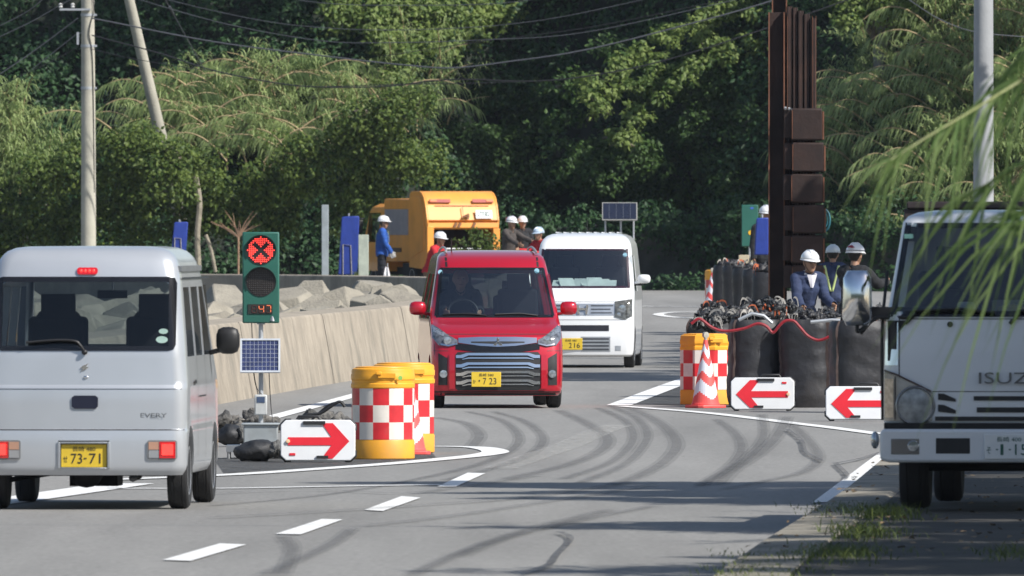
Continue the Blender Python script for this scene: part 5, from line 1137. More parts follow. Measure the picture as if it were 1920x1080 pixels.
for s_ in (-1, 1):
    m = MB(); m.b2(s_*.60, s_*.79, -.094, -.085, .375, .48); f_ = m.build('fog_lamp', mat('fog_glass', (.10, .10, .10), .12, coat=1), bo, bevel=.01)
    m = MB(); m.lathe([(.003, -.006), (.035, -.005), (.04, 0)], 16, (s_*.64, -.094, .43), 'Y'); m.build('bulb', M_lens, f_)
    m = MB(); m.b2(s_*.26, s_*.49, -.093, -.085, .38, .485); m.build('intake', M_black, bo, bevel=.01)
m = MB(); m.b2(-.84, .84, -.03, .2, .545, .585); m.b2(-.8, .8, .15, 1.5, .45, .56); m.build('underframe', M_dark, rt)
plate(rt, 0, .428, -.095, M_plate_w, M_inkg, '長崎 400', 'そ', [('・', -.24, .05, .06), ('1', -.14, .06, .44), ('・', .02, .05, .06), ('15', .25, .25, .44)])
for s_ in (-1, 1):
    wheel(rt, s_*.66, .62, .30, .2, s_); wheel(rt, s_*.56, 3.1, .30, .19, s_)
m = MB(); m.b2(-.3, -.22, 1.5, 4.6, .45, .6); m.b2(.22, .3, 1.5, 4.6, .45, .6); m.tube([(-.7, 3.1, .3), (.7, 3.1, .3)], .06, 10); m.tube([(-.7, .62, .3), (.7, .62, .3)], .05, 10); m.b2(-.7, -.35, 1.2, 2.2, .35, .6); m.build('chassis', M_dark, rt)
m = MB(); m.b2(-.80, .80, 1.75, 4.7, .62, .70); m.b2(-.80, -.77, 1.75, 4.7, .70, 1.1); m.b2(.77, .80, 1.75, 4.7, .70, 1.1); m.b2(-.77, .77, 4.67, 4.7, .70, 1.1); m.build('cargo_bed', M_trk, rt, bevel=.006)
m = MB(); m.b2(-.80, .80, 1.72, 1.75, .62, 2.02); m.b2(-.78, .78, 1.70, 1.80, 2.02, 2.07); m.build('front_guard', mat('guard_brown', (.035, .025, .025), .6), rt, bevel=.01)
m = MB(); m.ell((-1.02, -.02, 1.36+.06), (.098, .075, .185), 20)
cx, cz, hw, hh = -1.02, 1.42, .098, .185
for i, v in enumerate(m.v):
    dx = (v[0]-cx)/hw; dz = (v[2]-cz)/hh; q = (abs(dx)**9+abs(dz)**9)**(1/9); l = math.hypot(dx, dz); k = min(l/q if q > 1e-6 else 1, 1.35); m.v[i] = (cx+dx*k*hw*(1-.06*dz), v[1], cz+dz*k*hh)
mr = m.build('side_mirror', M_chrome, rt)
m = MB(); m.tube(cat([(-1.02, 0, 1.26), (-1.02, 0, 1.20), (-.98, .02, 1.22), (-.90, .06, 1.285), (-.80, .1, 1.29), (-.68, .02, 1.29)]), .014, 8); m.tube([(-1.0, .04, 1.18), (-.93, .06, 1.27)], .012, 8); m.build('mirror_arm', M_black, mr)
m = MB(); m.tube(cat([(-.87, .35, .6), (-.87, .3, 1.2), (-.84, .4, 1.6)]), .012, 6); m.build('door_seam', M_black, rt)
m = MB(); m.ell((-.90, -.03, .47), (.03, .05, .06), 10); m.build('corner_marker', M_lens, rt)

# ---- orange garbage truck ------------------------------------------------
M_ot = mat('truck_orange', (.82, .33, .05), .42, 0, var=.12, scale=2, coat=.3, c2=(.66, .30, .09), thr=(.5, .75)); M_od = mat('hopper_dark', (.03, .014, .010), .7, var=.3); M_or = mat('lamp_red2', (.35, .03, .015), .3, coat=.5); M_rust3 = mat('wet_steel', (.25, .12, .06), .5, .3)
Yg = 334.; kg = Yg/F; zg = gh(Yg)
rt = thing('garbage_truck', (XX(868, Yg), Yg, zg), R(17), 'orange garbage truck seen from behind with its hopper open, beyond the sea wall', 'garbage truck')
W_ = .88
prof = [(0.22, .55), (.10, .9), (.05, 1.35), (-.0, 1.62), (-.02, 1.70), (.10, 2.0), (.24, 2.22), (.42, 2.33), (.60, 2.37), (1.25, 2.37), (1.38, 2.30), (1.42, 2.1), (1.42, .60)]
for s_ in (-1, 1):
    m = MB(); m.prism(prof, s_*W_, s_*(W_-.05), 'X'); m.build('side_plate', M_ot, rt, bevel=.012)
    m = MB(); ins = [(.22, 1.0), (.16, 1.5), (.25, 1.95), (.42, 2.2), (.62, 2.25), (1.2, 2.25), (1.3, 2.1), (1.3, .8)]; m.prism(ins, s_*(W_+.001), s_*(W_+.018), 'X'); m.build('side_panel', M_ot, rt, bevel=.015)
m = MB(); up_ = [(-.02, 1.70), (.10, 2.0), (.24, 2.22), (.42, 2.33), (.60, 2.37), (1.38, 2.37)]
m.grid([[(x, y, z-.003) for y, z in up_] for x in np.linspace(-W_+.05, W_-.05, 6)], True); m.grid([[(x, -.02, 1.70), (x, .03, 1.66), (x, .5, 1.62)] for x in np.linspace(-W_+.05, W_-.05, 6)], False); up = m.build('upper_tailgate', M_ot, rt)
m = MB(); m.M = Matrix.Translation((0, .165, 2.12)) @ Matrix.Rotation(R(-30), 4, 'X')
m2 = MB(); m2.M = m.M
for s_ in (-1, 1):
    m.box((s_*.52, -.035, 0), (.50, .03, .085)); m2.box((s_*.68, -.052, 0), (.16, .02, .06))
m.build('tail_lamps', M_or, up); m2.build('indicator', mat('amber_dark', (.65, .16, .04), .3), up)
m = MB(); m.box((0, .10, 2.03), (1.3, .02, .012), rx=R(-25)); m.box((0, .0, 1.9), (.012, .02, .25), rx=R(-22)); m.build('panel_crease', M_rust3, up)
m = MB(); m.box((.50, -.03, 1.83), (.40, .02, .20), rx=R(-14)); pl = m.build('number_plate', M_plate_w, rt)
text_mesh([('長崎 800', .50, 1.88, .22, .05), ('・186', .50, 1.80, .30, .09)], 'lettering', M_inkg, pl, -.05)
m = MB(); m.prism([(-.04, 1.52), (.02, 1.48), (.1, 1.50), (.06, 1.62), (-.02, 1.64)], -.86, .86, 'X'); m.build('hopper_lip', M_ot, rt, bevel=.01)
m = MB()
for x in (-.2, -.1, .25): m.box((x, -.05, 1.58), (.06, .03, .12), ry=.5)
m.box((.05, -.06, 1.80), (.16, .05, .04), ry=-.4); m.box((.1, -.06, 1.76), (.05, .06, .09), ry=.3); m.build('latches', M_rust3, rt)
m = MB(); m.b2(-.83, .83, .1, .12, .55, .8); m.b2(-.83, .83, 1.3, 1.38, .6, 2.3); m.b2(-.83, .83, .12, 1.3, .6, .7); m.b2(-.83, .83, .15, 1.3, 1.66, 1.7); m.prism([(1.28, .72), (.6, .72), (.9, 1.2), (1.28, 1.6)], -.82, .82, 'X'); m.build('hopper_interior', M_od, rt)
m = MB(); m.b2(-.88, -.72, -.06, .1, .55, 1.55); m.b2(.72, .88, -.06, .1, .55, 1.5); m.build('rear_pillar', M_ot, rt, bevel=.01)
m = MB(); m.tube([(-.70, .02, 1.03), (.7, .02, 1.03)], .018, 8); m.build('safety_bar', M_steel, rt)
m = MB(); m.b2(-.86, .86, 1.43, 3.55, .72, 2.2); m.build('packer_body', M_ot, rt, bevel=.04)
m = MB()
for s_ in (-1, 1): m.b2(s_*.86, s_*.872, 1.55, 3.45, 1.35, 1.95)
m.build('grey_side_sheen', mat('side_grey_sheen', (.30, .27, .28), .4, c2=(.24, .23, .26)), rt); m = MB()  # grey side rectangle, a reflection's pink-purple tint put into its colour
for s_ in (-1, 1): m.b2(s_*.862, s_*.876, 2.1, 3.0, .95, 1.05)
m.build('side_lettering_block', mat('side_text', (.08, .04, .02), .5), rt)
V = Van([.5, .55, .9, 1.2, 1.9, 2.0, 2.08], [.83, .85, .85, .85, .78, .73, .6], [3.68]*7, [5.3, 5.33, 5.33, 5.3, 5.05, 4.98, 4.8], 0, .08)
body = V.solid([.5, .55, .9, 1.2, 1.5, 1.9, 1.95, 2.0, 2.04, 2.08]).build('cab', M_ot)
c = MB(); c.b2(-.75, .75, 3.8, 5.15, 1.15, 1.9); c1 = cutter(c); c = MB(); c.prism([(4.1, 1.2), (4.95, 1.2), (4.85, 1.85), (4.1, 1.85)], -1, 1, 'X'); c2 = cutter(c); c = MB(); c.prism([(-.7, 1.25), (.7, 1.25), (.65, 1.85), (-.65, 1.85)], 4.8, 5.6); c3_ = cutter(c)
boolean(body, [c1, c2, c3_]); body.parent = rt
m = MB()
for s_ in (-1, 1): V.spatch(m, 4.05, 5.0, 1.18, 1.87, s_, .002, 3)
m.build('cab_window', glass('cab_glass', (.3, .34, .36)), rt)
m = MB(); 
for s_ in (-1, 1): m.box((s_*1.02, 5.0, 1.55), (.14, .08, .30)); m.tube([(s_*.85, 5.1, 1.75), (s_*1.0, 5.05, 1.72)], .015, 6)
m.build('cab_mirror', M_black, rt, bevel=.02)
m = MB(); m.b2(-.5, .5, .3, 5.2, .42, .6); m.b2(-.8, -.5, 1.6, 2.2, .4, .7); m.build('chassis', M_dark, rt)
for s_ in (-1, 1):
    wheel(rt, s_*.74, 1.35, .34, .2, s_); wheel(rt, s_*.74, 4.5, .34, .2, s_)
m = MB(); m.M = None
for s_ in (-1, 1): m.lathe([(.37, s_*.64), (.40, s_*.64), (.40, s_*.86), (.37, s_*.86)], 24, (0, 1.35, .34), 'X')
# ================================================================ PEOPLE
M_skin = mat('skin', (.34, .19, .12), .55, var=.08, scale=20); M_hair = mat('hair', (.015, .012, .01), .7)
M_helm = mat('helmet_white', (.80, .80, .80), .25, coat=.7, var=.03); M_navy = mat('navy_cloth', (.022, .035, .085), .85, var=.25, scale=9, bump=.4, bscale=22); M_bluej = mat('blue_jacket', (.012, .075, .33), .8, var=.2, scale=8, bump=.4, bscale=20)
M_redc = mat('red_cloth', (.42, .015, .022), .85, var=.2, scale=9, bump=.4, bscale=20); M_darkc = mat('dark_cloth', (.016, .017, .02), .9, var=.3, scale=9); M_greyc = mat('grey_cloth', (.06, .05, .045), .9, var=.3, scale=9); M_trous = mat('dark_trousers', (.012, .013, .02), .9, var=.2)
M_brownc = mat('khaki_cloth', (.17, .11, .07), .9, var=.3, scale=9); M_glove = mat('work_glove', (.45, .44, .42), .9); M_lime = mat('lime_tape', (.55, .65, .25), .5); M_boot = mat('boot', (.015, .014, .013), .7)
M_hblue = mat('helmet_blue_grey', (.45, .55, .66), .3, coat=.6)
def person(loc, rz, label, jacket, trousers, helm=M_helm, lean=0., armL=(.1, .15, .2), armR=(.1, .15, .2), legs=(.05, -.05), sit=False, glove=None, vox=.011, vest=None, towel=False, stripe=False, extra=None, turn=0., sc=1.0, knee=0., stache=False, cat_='person', helmet_mark=None, glasses=True):
    """faces local -y. arm = (forward pitch of the upper arm, elbow bend, outward angle); lean = forward bend of the trunk"""
    rt = thing('person', loc, rz, label, cat_); rt.scale = (sc,)*3
    def fwd(a, out=0, s=1): return Vector((s*math.sin(out)*math.cos(a), -math.sin(a), -math.cos(a)*math.cos(out)))
    hipz = .90 if not sit else .30
    hip = Vector((0, 0, hipz)); up = Vector((0, -math.sin(lean), math.cos(lean))); side = Vector((1, 0, 0)); fr = side.cross(up)*-1; fr = Vector((0, -math.cos(lean), -math.sin(lean)))
    if knee: hip.z -= .10*knee; hip.y += .08*knee
    waist = hip+up*.16; chest = hip+up*.36; shl = hip+up*.50; neck = hip+up*.56 + fr*.01; hl = lean*.35
    hup = Vector((0, -math.sin(hl), math.cos(hl))); head = neck + hup*.135 + Vector((0, -.02, 0))
    prim = []   # (label, p, q, rp, rq)
    P = lambda l, p, q, a, b: prim.append((l, Vector(p), Vector(q), a, b))
    P('torso', hip+side*-.06, hip+side*.06, .115, .115); P('torso', hip, waist, .125, .12); P('torso', waist, chest, .125, .14); P('torso', chest+side*-.06, chest+side*.06, .115, .115); P('torso', shl+side*-.135, shl+side*.135, .062, .062); P('torso', chest-side*.05, shl-side*.07, .11, .07); P('torso', chest+side*.05, shl+side*.07, .11, .07)
    P('neck', shl, neck+hup*.05, .060, .052)
    Rt = Matrix.Rotation(turn, 3, 'Z')
    def H(x, y, z): return head + Rt @ Vector((x, y*math.cos(hl)-z*0, z)) 
    P('head', H(0, .015, .035), H(0, .0, -.01), .090, .082); P('head', H(0, -.012, -.045), H(0, -.03, -.085), .066, .045); P('head', H(0, -.09, .005), H(0, -.103, -.028), .010, .016); P('head', H(-.035, -.074, .028), H(.035, -.074, .028), .014, .014)
    P('head', H(-.018, -.078, -.058), H(.018, -.078, -.058), .011, .011)
    for s in (-1, 1): P('head', H(s*.086, .01, .015), H(s*.084, .012, -.025), .014, .010)
    joints = {}
    for s, arm in ((-1, armL), (1, armR)):
        a, bnd, out = arm; d1 = fwd(a, out, s); e = shl+side*s*.17+Vector((0, 0, -.01)); S_ = e; el_ = S_+d1*.27; d2 = fwd(a+bnd, out*.4, s if bnd < 1 else -s*.6); wr = el_+d2*.24
        P('arm', S_, el_, .056, .043); P('arm', el_, wr, .043, .029)
        d3 = d2; pl_ = wr+d3*.07; nrm = side*s; lat = d3.cross(nrm).normalized()
        for k in (-1, 0, 1): P('hand', wr+d3*.01+lat*k*.012, wr+d3*.075+lat*k*.024, .016, .013)
        for k, (o_, L_) in enumerate(((-.034, .062), (-.012, .075), (.011, .070), (.033, .055))):
            b0 = wr+d3*.078+lat*o_; b1 = b0+(d3*.92-nrm*.3).normalized()*L_*.55; b2 = b1+(d3*.6-nrm*.7).normalized()*L_*.5; P('hand', b0, b1, .0095, .0088); P('hand', b1, b2, .0088, .0075)
        th = wr+d3*.02+lat*-.028; P('hand', th, th+(d3*.6-lat*.8).normalized()*.045, .012, .0105); P('hand', th+(d3*.6-lat*.8).normalized()*.045, th+(d3*.6-lat*.8).normalized()*.045+(d3-nrm*.4).normalized()*.03, .0105, .009)
        joints['hand'+('L' if s < 0 else 'R')] = wr+d3*.07
    for s, lg in ((-1, legs[0]), (1, legs[1])):
        h0 = hip+side*s*.085+Vector((0, 0, -.03))
        if sit: kn = h0+Vector((s*.04, -.42, .02)); an = kn+Vector((0, -.05, -.40))
        else:
            kb = knee*.5; kn = h0+fwd(lg+kb)*.41; an = Vector((kn.x+s*.01, kn.y+math.sin(lg*.6)*-.1+.12*kb, .085)); an.x = kn.x
        P('leg', h0, kn, .088, .062); P('leg', kn, an, .058, .045); P('foot', an+Vector((0, .02, -.03)), an+Vector((s*.02, -.15, -.045)), .045, .036)
    m = MB()
    for l, p, q, a, b_ in prim:
        if (q-p).length < 1e-5: continue
        d = (q-p).normalized(); m.ell(p, a, 12); m.ell(q, b_, 12); m.tube([p, q], [a, b_], 12)
    o = m.build('body', M_skin, None); rm = o.modifiers.new('r', 'REMESH'); rm.mode = 'VOXEL'; rm.voxel_size = vox; sm = o.modifiers.new('s', 'SMOOTH'); sm.factor = .5; sm.iterations = 3; evaluated(o)
    me = o.data; nv = len(me.vertices); co = np.empty(nv*3); me.vertices.foreach_get('co', co); co = co.reshape(-1, 3); no = np.empty(nv*3); me.vertices.foreach_get('normal', no); no = no.reshape(-1, 3)
    best = np.full(nv, 9.); lab = np.zeros(nv, int); names = ['torso', 'neck', 'head', 'arm', 'hand', 'leg', 'foot']
    for l, p, q, a, b_ in prim:
        p = np.array(p); q = np.array(q); d = q-p; t = np.clip(((co-p)@d)/max(d@d, 1e-9), 0, 1); dist = np.linalg.norm(co-(p+t[:, None]*d), axis=1)-(a+(b_-a)*t); k = dist < best; best[k] = dist[k]; lab[k] = names.index(l)
    me.polygons.foreach_set('use_smooth', [True]*len(me.polygons)); o.parent = rt
    polys = [tuple(p.vertices) for p in me.polygons]
    def shell(name, labs, off, mt, cond=None):
        ids = {names.index(l) for l in labs}; use = np.isin(lab, list(ids))
        if cond is not None: use &= cond(co)
        fs = [f for f in polys if all(use[i] for i in f)]
        if not fs: return None
        idx = sorted({i for f in fs for i in f}); mp = {v: k for k, v in enumerate(idx)}
        wr_ = np.array([MN.noise(Vector(co[i])*14)*.008+MN.noise(Vector((co[i][0]*6, co[i][1]*6, co[i][2]*22)))*.006 for i in idx])
        v2 = co[idx]+no[idx]*(off+wr_*(1 if off > .012 else .2))[:, None]
        sm_ = bpy.data.meshes.new(name); sm_.from_pydata([tuple(v) for v in v2], [], [tuple(mp[i] for i in f) for f in fs]); sm_.materials.append(mt); so_ = bpy.data.objects.new(name, sm_); COL.objects.link(so_); so_.parent = rt
        sm_.polygons.foreach_set('use_smooth', [True]*len(sm_.polygons)); sl = so_.modifiers.new('t', 'SOLIDIFY'); sl.thickness = .006; sl.offset = -1; return so_
    shell('trousers', ['leg', 'foot'] if False else ['leg', 'torso'], .016, trousers, lambda c: (c[:, 2] < hip.z+.04))
    jk = shell('jacket', ['torso', 'arm'], .024, jacket, lambda c: (c-np.array(hip))@np.array(up) > -.06)
    if jacket is not M_redc or True: shell('collar', ['neck'], .014, jacket, lambda c: (c-np.array(neck))@np.array(hup) < .02)
    shell('boots', ['foot'], .010, M_boot)
    if glove: shell('gloves', ['hand'], .006, glove)
    hc = H(0, .012, .03)
    shell('hair', ['head'], .007, M_hair, lambda c: ((c-np.array(hc))@np.array(Rt @ Vector((0, 1, .25))) > .012))
    # helmet: dome, peak at the front
    if helm:
        hm = MB(); hm.M = Matrix.Translation(H(0, .008, .055)) @ Rt.to_4x4() @ Matrix.Rotation(hl*.6, 4, 'X'); n = 28; rows = []
        for i in range(9):
            a = math.pi/2*i/8; rows.append([(math.cos(a)*.118*math.cos(t), math.cos(a)*.138*math.sin(t), math.sin(a)*.118) for t in np.linspace(0, 2*math.pi, n+1)])
        hm.grid(rows); hm.grid([[(math.cos(t)*.118, math.sin(t)*.138, 0) for t in np.linspace(0, 2*math.pi, n+1)], [(math.cos(t)*.128, math.sin(t)*.147-(.045*max(0, -math.sin(t))**2), -.012-.012*max(0, -math.sin(t))) for t in np.linspace(0, 2*math.pi, n+1)]])
        for x in (-.03, 0, .03): hm.tube([(x, math.sin(t)*.132-.0, math.cos(t)*.117+.002) for t in np.linspace(-1.2, 1.2, 9)], .005, 6)
        h = hm.build('helmet', helm, rt); sl = h.modifiers.new('t', 'SOLIDIFY'); sl.thickness = .004
        if helmet_mark:
            k = MB(); k.M = hm.M; k.prism([(-.05, .055), (-.015, .085), (.02, .075), (.045, .055), (.01, .06), (-.02, .05)], .105, .145) ; k.build('helmet_emblem', mat('emblem_red', (.25, .02, .05), .5), h)
            k = MB(); k.M = hm.M
            k.grid([[(math.cos(t)*.121, math.sin(t)*.141, z) for t in np.linspace(0, 2*math.pi, n+1)] for z in (.016, .024)]); k.build('helmet_line', M_navy, h)
        st_ = MB(); st_.tube(cat([H(-.088, -.005, .05), H(-.072, -.02, -.05), H(0, -.05, -.125), H(.072, -.02, -.05), H(.088, -.005, .05)], 5), .004, 5); st_.build('chin_strap', M_darkc, h)
    ey = MB()
    for s in (-1, 1): ey.ell(H(s*.031, -.083, .010), (.011, .006, .006), 8)
    ey.build('eyes', mat('eye_dark', (.02, .015, .012), .3), rt)
    mo = MB(); mo.tube([H(-.022, -.090, -.056), H(0, -.094, -.055), H(.022, -.090, -.056)], .0035, 6); mo.build('mouth', mat('lips', (.16, .05, .045), .5), rt)
    if glasses:
        gl_ = MB()
        for s in (-1, 1): gl_.tube([H(s*.033+math.cos(a)*.022, -.100, .010+math.sin(a)*.015) for a in np.linspace(0, 6.28, 13)], .003, 5); gl_.tube([H(s*.055, -.098, .014), H(s*.088, .0, .016)], .003, 5)
        gl_.tube([H(-.012, -.102, .013), H(.012, -.102, .013)], .003, 5); gl_.build('glasses', M_black, rt)
    if vest:
        vm = MB()
        for s in (-1, 1):
            pts = []
            for t in np.linspace(0, 1, 12):
                c_ = hip+up*(.10+.42*t)+side*s*(.015+.10*t); pts.append([(c_+side*-.018)-fr*(.150-.02*t+.012), (c_+side*.018)-fr*(.150-.02*t+.012)])
            vm.grid([[tuple(a), tuple(b_)] for a, b_ in pts]); pts = []
            for t in np.linspace(0, 1, 12):
                c_ = hip+up*(.04+.48*t)+side*s*(.05+.05*t); pts.append([(c_+side*-.018)+fr*(.152-.03*t+.01), (c_+side*.018)+fr*(.152-.03*t+.01)])
            vm.grid([[tuple(a), tuple(b_)] for a, b_ in pts])
        v_ = vm.build('reflective_vest_tape', vest, rt); sl = v_.modifiers.new('t', 'SOLIDIFY'); sl.thickness = .005
    if towel:
        tw = MB(); c_ = neck+fr*.06; rows = [[tuple(c_+side*x*(.07-.05*t)+fr*(.05+.05*t-.02*abs(x))+up*(.02-.16*t)) for x in np.linspace(-1, 1, 7)] for t in np.linspace(0, 1, 6)]; tw.grid(rows); tw.tube(cat([neck+side*-.07+fr*.05, neck+side*-.075-fr*.03, neck-fr*.075, neck+side*.075-fr*.03, neck+side*.07+fr*.05], 4), .022, 8); t_ = tw.build('neck_towel', mat('towel', (.72, .70, .74), .9), rt)
    return rt, joints

Yb_ = 300.
p1, j1 = person((XX(716, 334), 334, gh(334)+.0), R(90), 'traffic guard in blue jacket and white helmet standing side on by the garbage truck', M_bluej, M_trous, lean=.03, armL=(.25, .35, .1), armR=(.1, .5, .1), legs=(.06, -.06), glove=M_glove, vest=M_lime, turn=0, sc=1.02)
# his rolled flag, held low
hd = p1.matrix_world
g0 = Vector((XX(727, 333.9), 333.7, gh(333)+.66)); m = MB(); m.tube([(0, 0, .04), (-.02, 0, -.5)], .012, 6); 
fl = MB(); rows = [[(-.02-.10*t*(u)-.03*u, .02*math.sin(u*5+t*3), -.05-.45*t) for u in np.linspace(-1, 1, 5)] for t in np.linspace(0, 1, 8)]; fl.grid(rows)
ft = thing('signal_flag', g0, 0, 'white signal flag held low by the guard in blue', 'flag'); m.build('stick', M_galv, ft); f_ = fl.build('cloth', mat('flag_white', (.75, .73, .76), .8), ft)
person((XX(806, 299), 299, gh(299)-.25), R(60), 'worker in red shirt and white helmet stooping behind the sea wall', M_redc, M_brownc, lean=.38, armL=(.5, .6, .15), armR=(.7, .6, .2), legs=(.2, -.15), sc=1.0, glasses=False)
person((XX(951, 332), 332.2, gh(332)-.02), R(48), 'worker in dark vest and white helmet reaching into the garbage truck', M_greyc, M_trous, lean=.18, armL=(.9, .3, .2), armR=(1.1, .2, .2), legs=(.15, -.1), sc=1.03, glasses=False, helmet_mark=True)
person((XX(979, 336), 336, gh(336)), R(10), 'worker in black with a white helmet standing between truck and white van', M_darkc, M_trous, lean=.04, legs=(.04, -.04), sc=1.02, glasses=False)
person((XX(1020, 318), 318, gh(318)-.17), R(-50), 'worker in red sleeves with a blue-grey helmet half hidden by the white van', M_redc, M_trous, helm=M_hblue, lean=.22, armL=(.8, .9, .3), armR=(.6, .9, .3), legs=(.1, -.1), sc=.98, glasses=False)
person((XX(1505, 186), 186, gh(186)), R(24), 'worker in navy shirt with towel, glasses and white helmet leaning over the bulk bags', M_navy, M_trous, lean=.34, armL=(.45, .5, .2), armR=(.3, .9, .15), legs=(.15, -.1), sc=1.0, vox=.008, towel=True)
person((XX(1561, 232), 232, gh(232)-.22), R(172), 'worker seen from behind in navy with lime vest straps, beyond the others', M_navy, M_trous, lean=.05, armL=(.4, 1.6, .3), armR=(.2, .3, .1), legs=(.0, -.0), sc=1.0, vest=M_lime, helm=mat('helmet_grey', (.55, .60, .62), .3, coat=.6), vox=.01)
person((XX(1598, 190), 190, gh(190)), R(150), 'worker in dark jacket and marked white helmet seen from behind next to the truck mirror', M_darkc, M_brownc, lean=.10, armL=(.9, .8, .35), armR=(.9, .6, .3), legs=(.05, -.05), sc=1.03, vox=.009, helmet_mark=True)
person((XX(1458, 180), 180, -.62), R(30), 'crouching worker in orange red sleeves almost hidden behind the bag tangle', mat('orange_cloth', (.50, .09, .05), .85, var=.2), M_trous, helm=mat('dark_cap', (.02, .022, .03), .8), lean=.5, armL=(1.6, .9, .3), armR=(1.2, .8, .3), legs=(.3, .3), sc=.92, glasses=False)
person((XX(1436, 263), 263, gh(263)+.0), R(20), 'worker whose white helmet shows above the blue wrapped sign by the column', M_darkc, M_trous, lean=.0, legs=(.03, -.03), sc=1.13, glasses=False)
# driver of the red car
dr, _ = person((0, 0, 0), 0, 'driver in dark clothes behind the wheel of the red car', M_darkc, M_trous, helm=None, lean=-.08, armL=(1.0, .5, .15), armR=(1.0, .5, .15), sit=True, vox=.013, glasses=False)
mw = Matrix.Translation(red_root.location) @ Matrix.Rotation(red_root.rotation_euler.z, 4, 'Z') @ Vector((-.33, 1.66, .44)); dr.location = mw; dr.rotation_euler = (0, 0, red_root.rotation_euler.z)

# ================================================================ VEGETATION
def leaves(pos, ax, nrm, L, Wd, fold=.15):
    """one folded diamond per leaf: arrays -> verts, quads"""
    n = len(pos); s = np.cross(ax, nrm); s /= np.linalg.norm(s, axis=1)[:, None]+1e-9; L = np.broadcast_to(L, n)[:, None]; Wd = np.broadcast_to(Wd, n)[:, None]
    a = pos; b_ = pos+ax*L*.45+s*Wd/2-nrm*Wd*fold; c_ = pos+ax*L; d = pos+ax*L*.45-s*Wd/2-nrm*Wd*fold
    v = np.stack([a, b_, c_, d], 1).reshape(-1, 3); q = np.arange(4*n).reshape(-1, 4); return v, q
def rand_dirs(n, g_=RNG):
    v = g_.normal(size=(n, 3)); return v/np.linalg.norm(v, axis=1)[:, None]
def clump(c, r, n, size, up=(0, -.35, .6), asp=.62, droop=.35, g_=RNG, shell=.35):
    """leaves spread through the outer part of a lumpy blob"""
    d = rand_dirs(n, g_); rad = (1-shell*g_.random(n)**1.5)
    lump = 1+.22*np.sin(d[:, 0]*5+c[0]*3)*np.cos(d[:, 2]*4+c[2]*2)+.12*np.sin(d[:, 1]*9+c[1])
    pos = np.array(c)+d*np.array(r)*(rad*lump)[:, None]
    nr = d*.6+np.array(up)*.7+g_.normal(size=(n, 3))*.45; nr /= np.linalg.norm(nr, axis=1)[:, None]
    ax = g_.normal(size=(n, 3))+np.array([0, -.2, -droop*2]); ax -= nr*np.sum(ax*nr, 1)[:, None]*.8; ax /= np.linalg.norm(ax, axis=1)[:, None]
    L = size*(.6+.8*g_.random(n)); return leaves(pos, ax, nr, L, L*asp)
def join(parts):
    V_ = []; Q = []; o = 0
    for v, q in parts: V_.append(v); Q.append(q+o); o += len(v)
    return np.concatenate(V_), np.concatenate(Q)
def reed_plume(base, h, lean, az_, nl, LL, w, g_):
    """arching cane with long drooping blades; returns verts, quads of blades and cane points"""
    ts = np.linspace(0, 1, 9); hx = math.cos(az_); hy = math.sin(az_)
    pts = np.stack([base[0]+hx*lean*ts**2, base[1]+hy*lean*ts**2, base[2]+h*(ts-.32*ts**3*min(lean/h, 1.2))], 1)
    t = .25+.75*g_.random(nl); idx = t*8; i0 = np.clip(idx.astype(int), 0, 7); f = (idx-i0)[:, None]; p0 = pts[i0]*(1-f)+pts[i0+1]*f
    a = g_.random(nl)*2*math.pi; out = np.stack([np.cos(a), np.sin(a), np.zeros(nl)], 1); out[:, :2] += np.array([hx, hy])*.5
    L_ = LL*(.6+.7*g_.random(nl))*(1-.3*t); rows = []; up_ = .65+.75*g_.random(nl)
    sdir = np.stack([-out[:, 1], out[:, 0], np.zeros(nl)], 1); sdir /= np.linalg.norm(sdir, axis=1)[:, None]+1e-9; out /= np.linalg.norm(out, axis=1)[:, None]+1e-9
    V_ = []
    for k, s in enumerate((0, .3, .65, 1.)):
        c_ = p0+out*(L_*s*.75)[:, None]+np.array([0, 0, 1.])*(L_*(up_*s-1.15*s*s))[:, None]; ww = w*(.6, 1., .7, .05)[k]
        V_ += [c_-sdir*ww/2, c_+sdir*ww/2]
    V_ = np.stack(V_, 1).reshape(-1, 3); b_ = np.arange(nl)[:, None]*8
    q = np.concatenate([b_+np.array([0, 1, 3, 2]), b_+np.array([2, 3, 5, 4]), b_+np.array([4, 5, 7, 6])]); return V_, q, pts
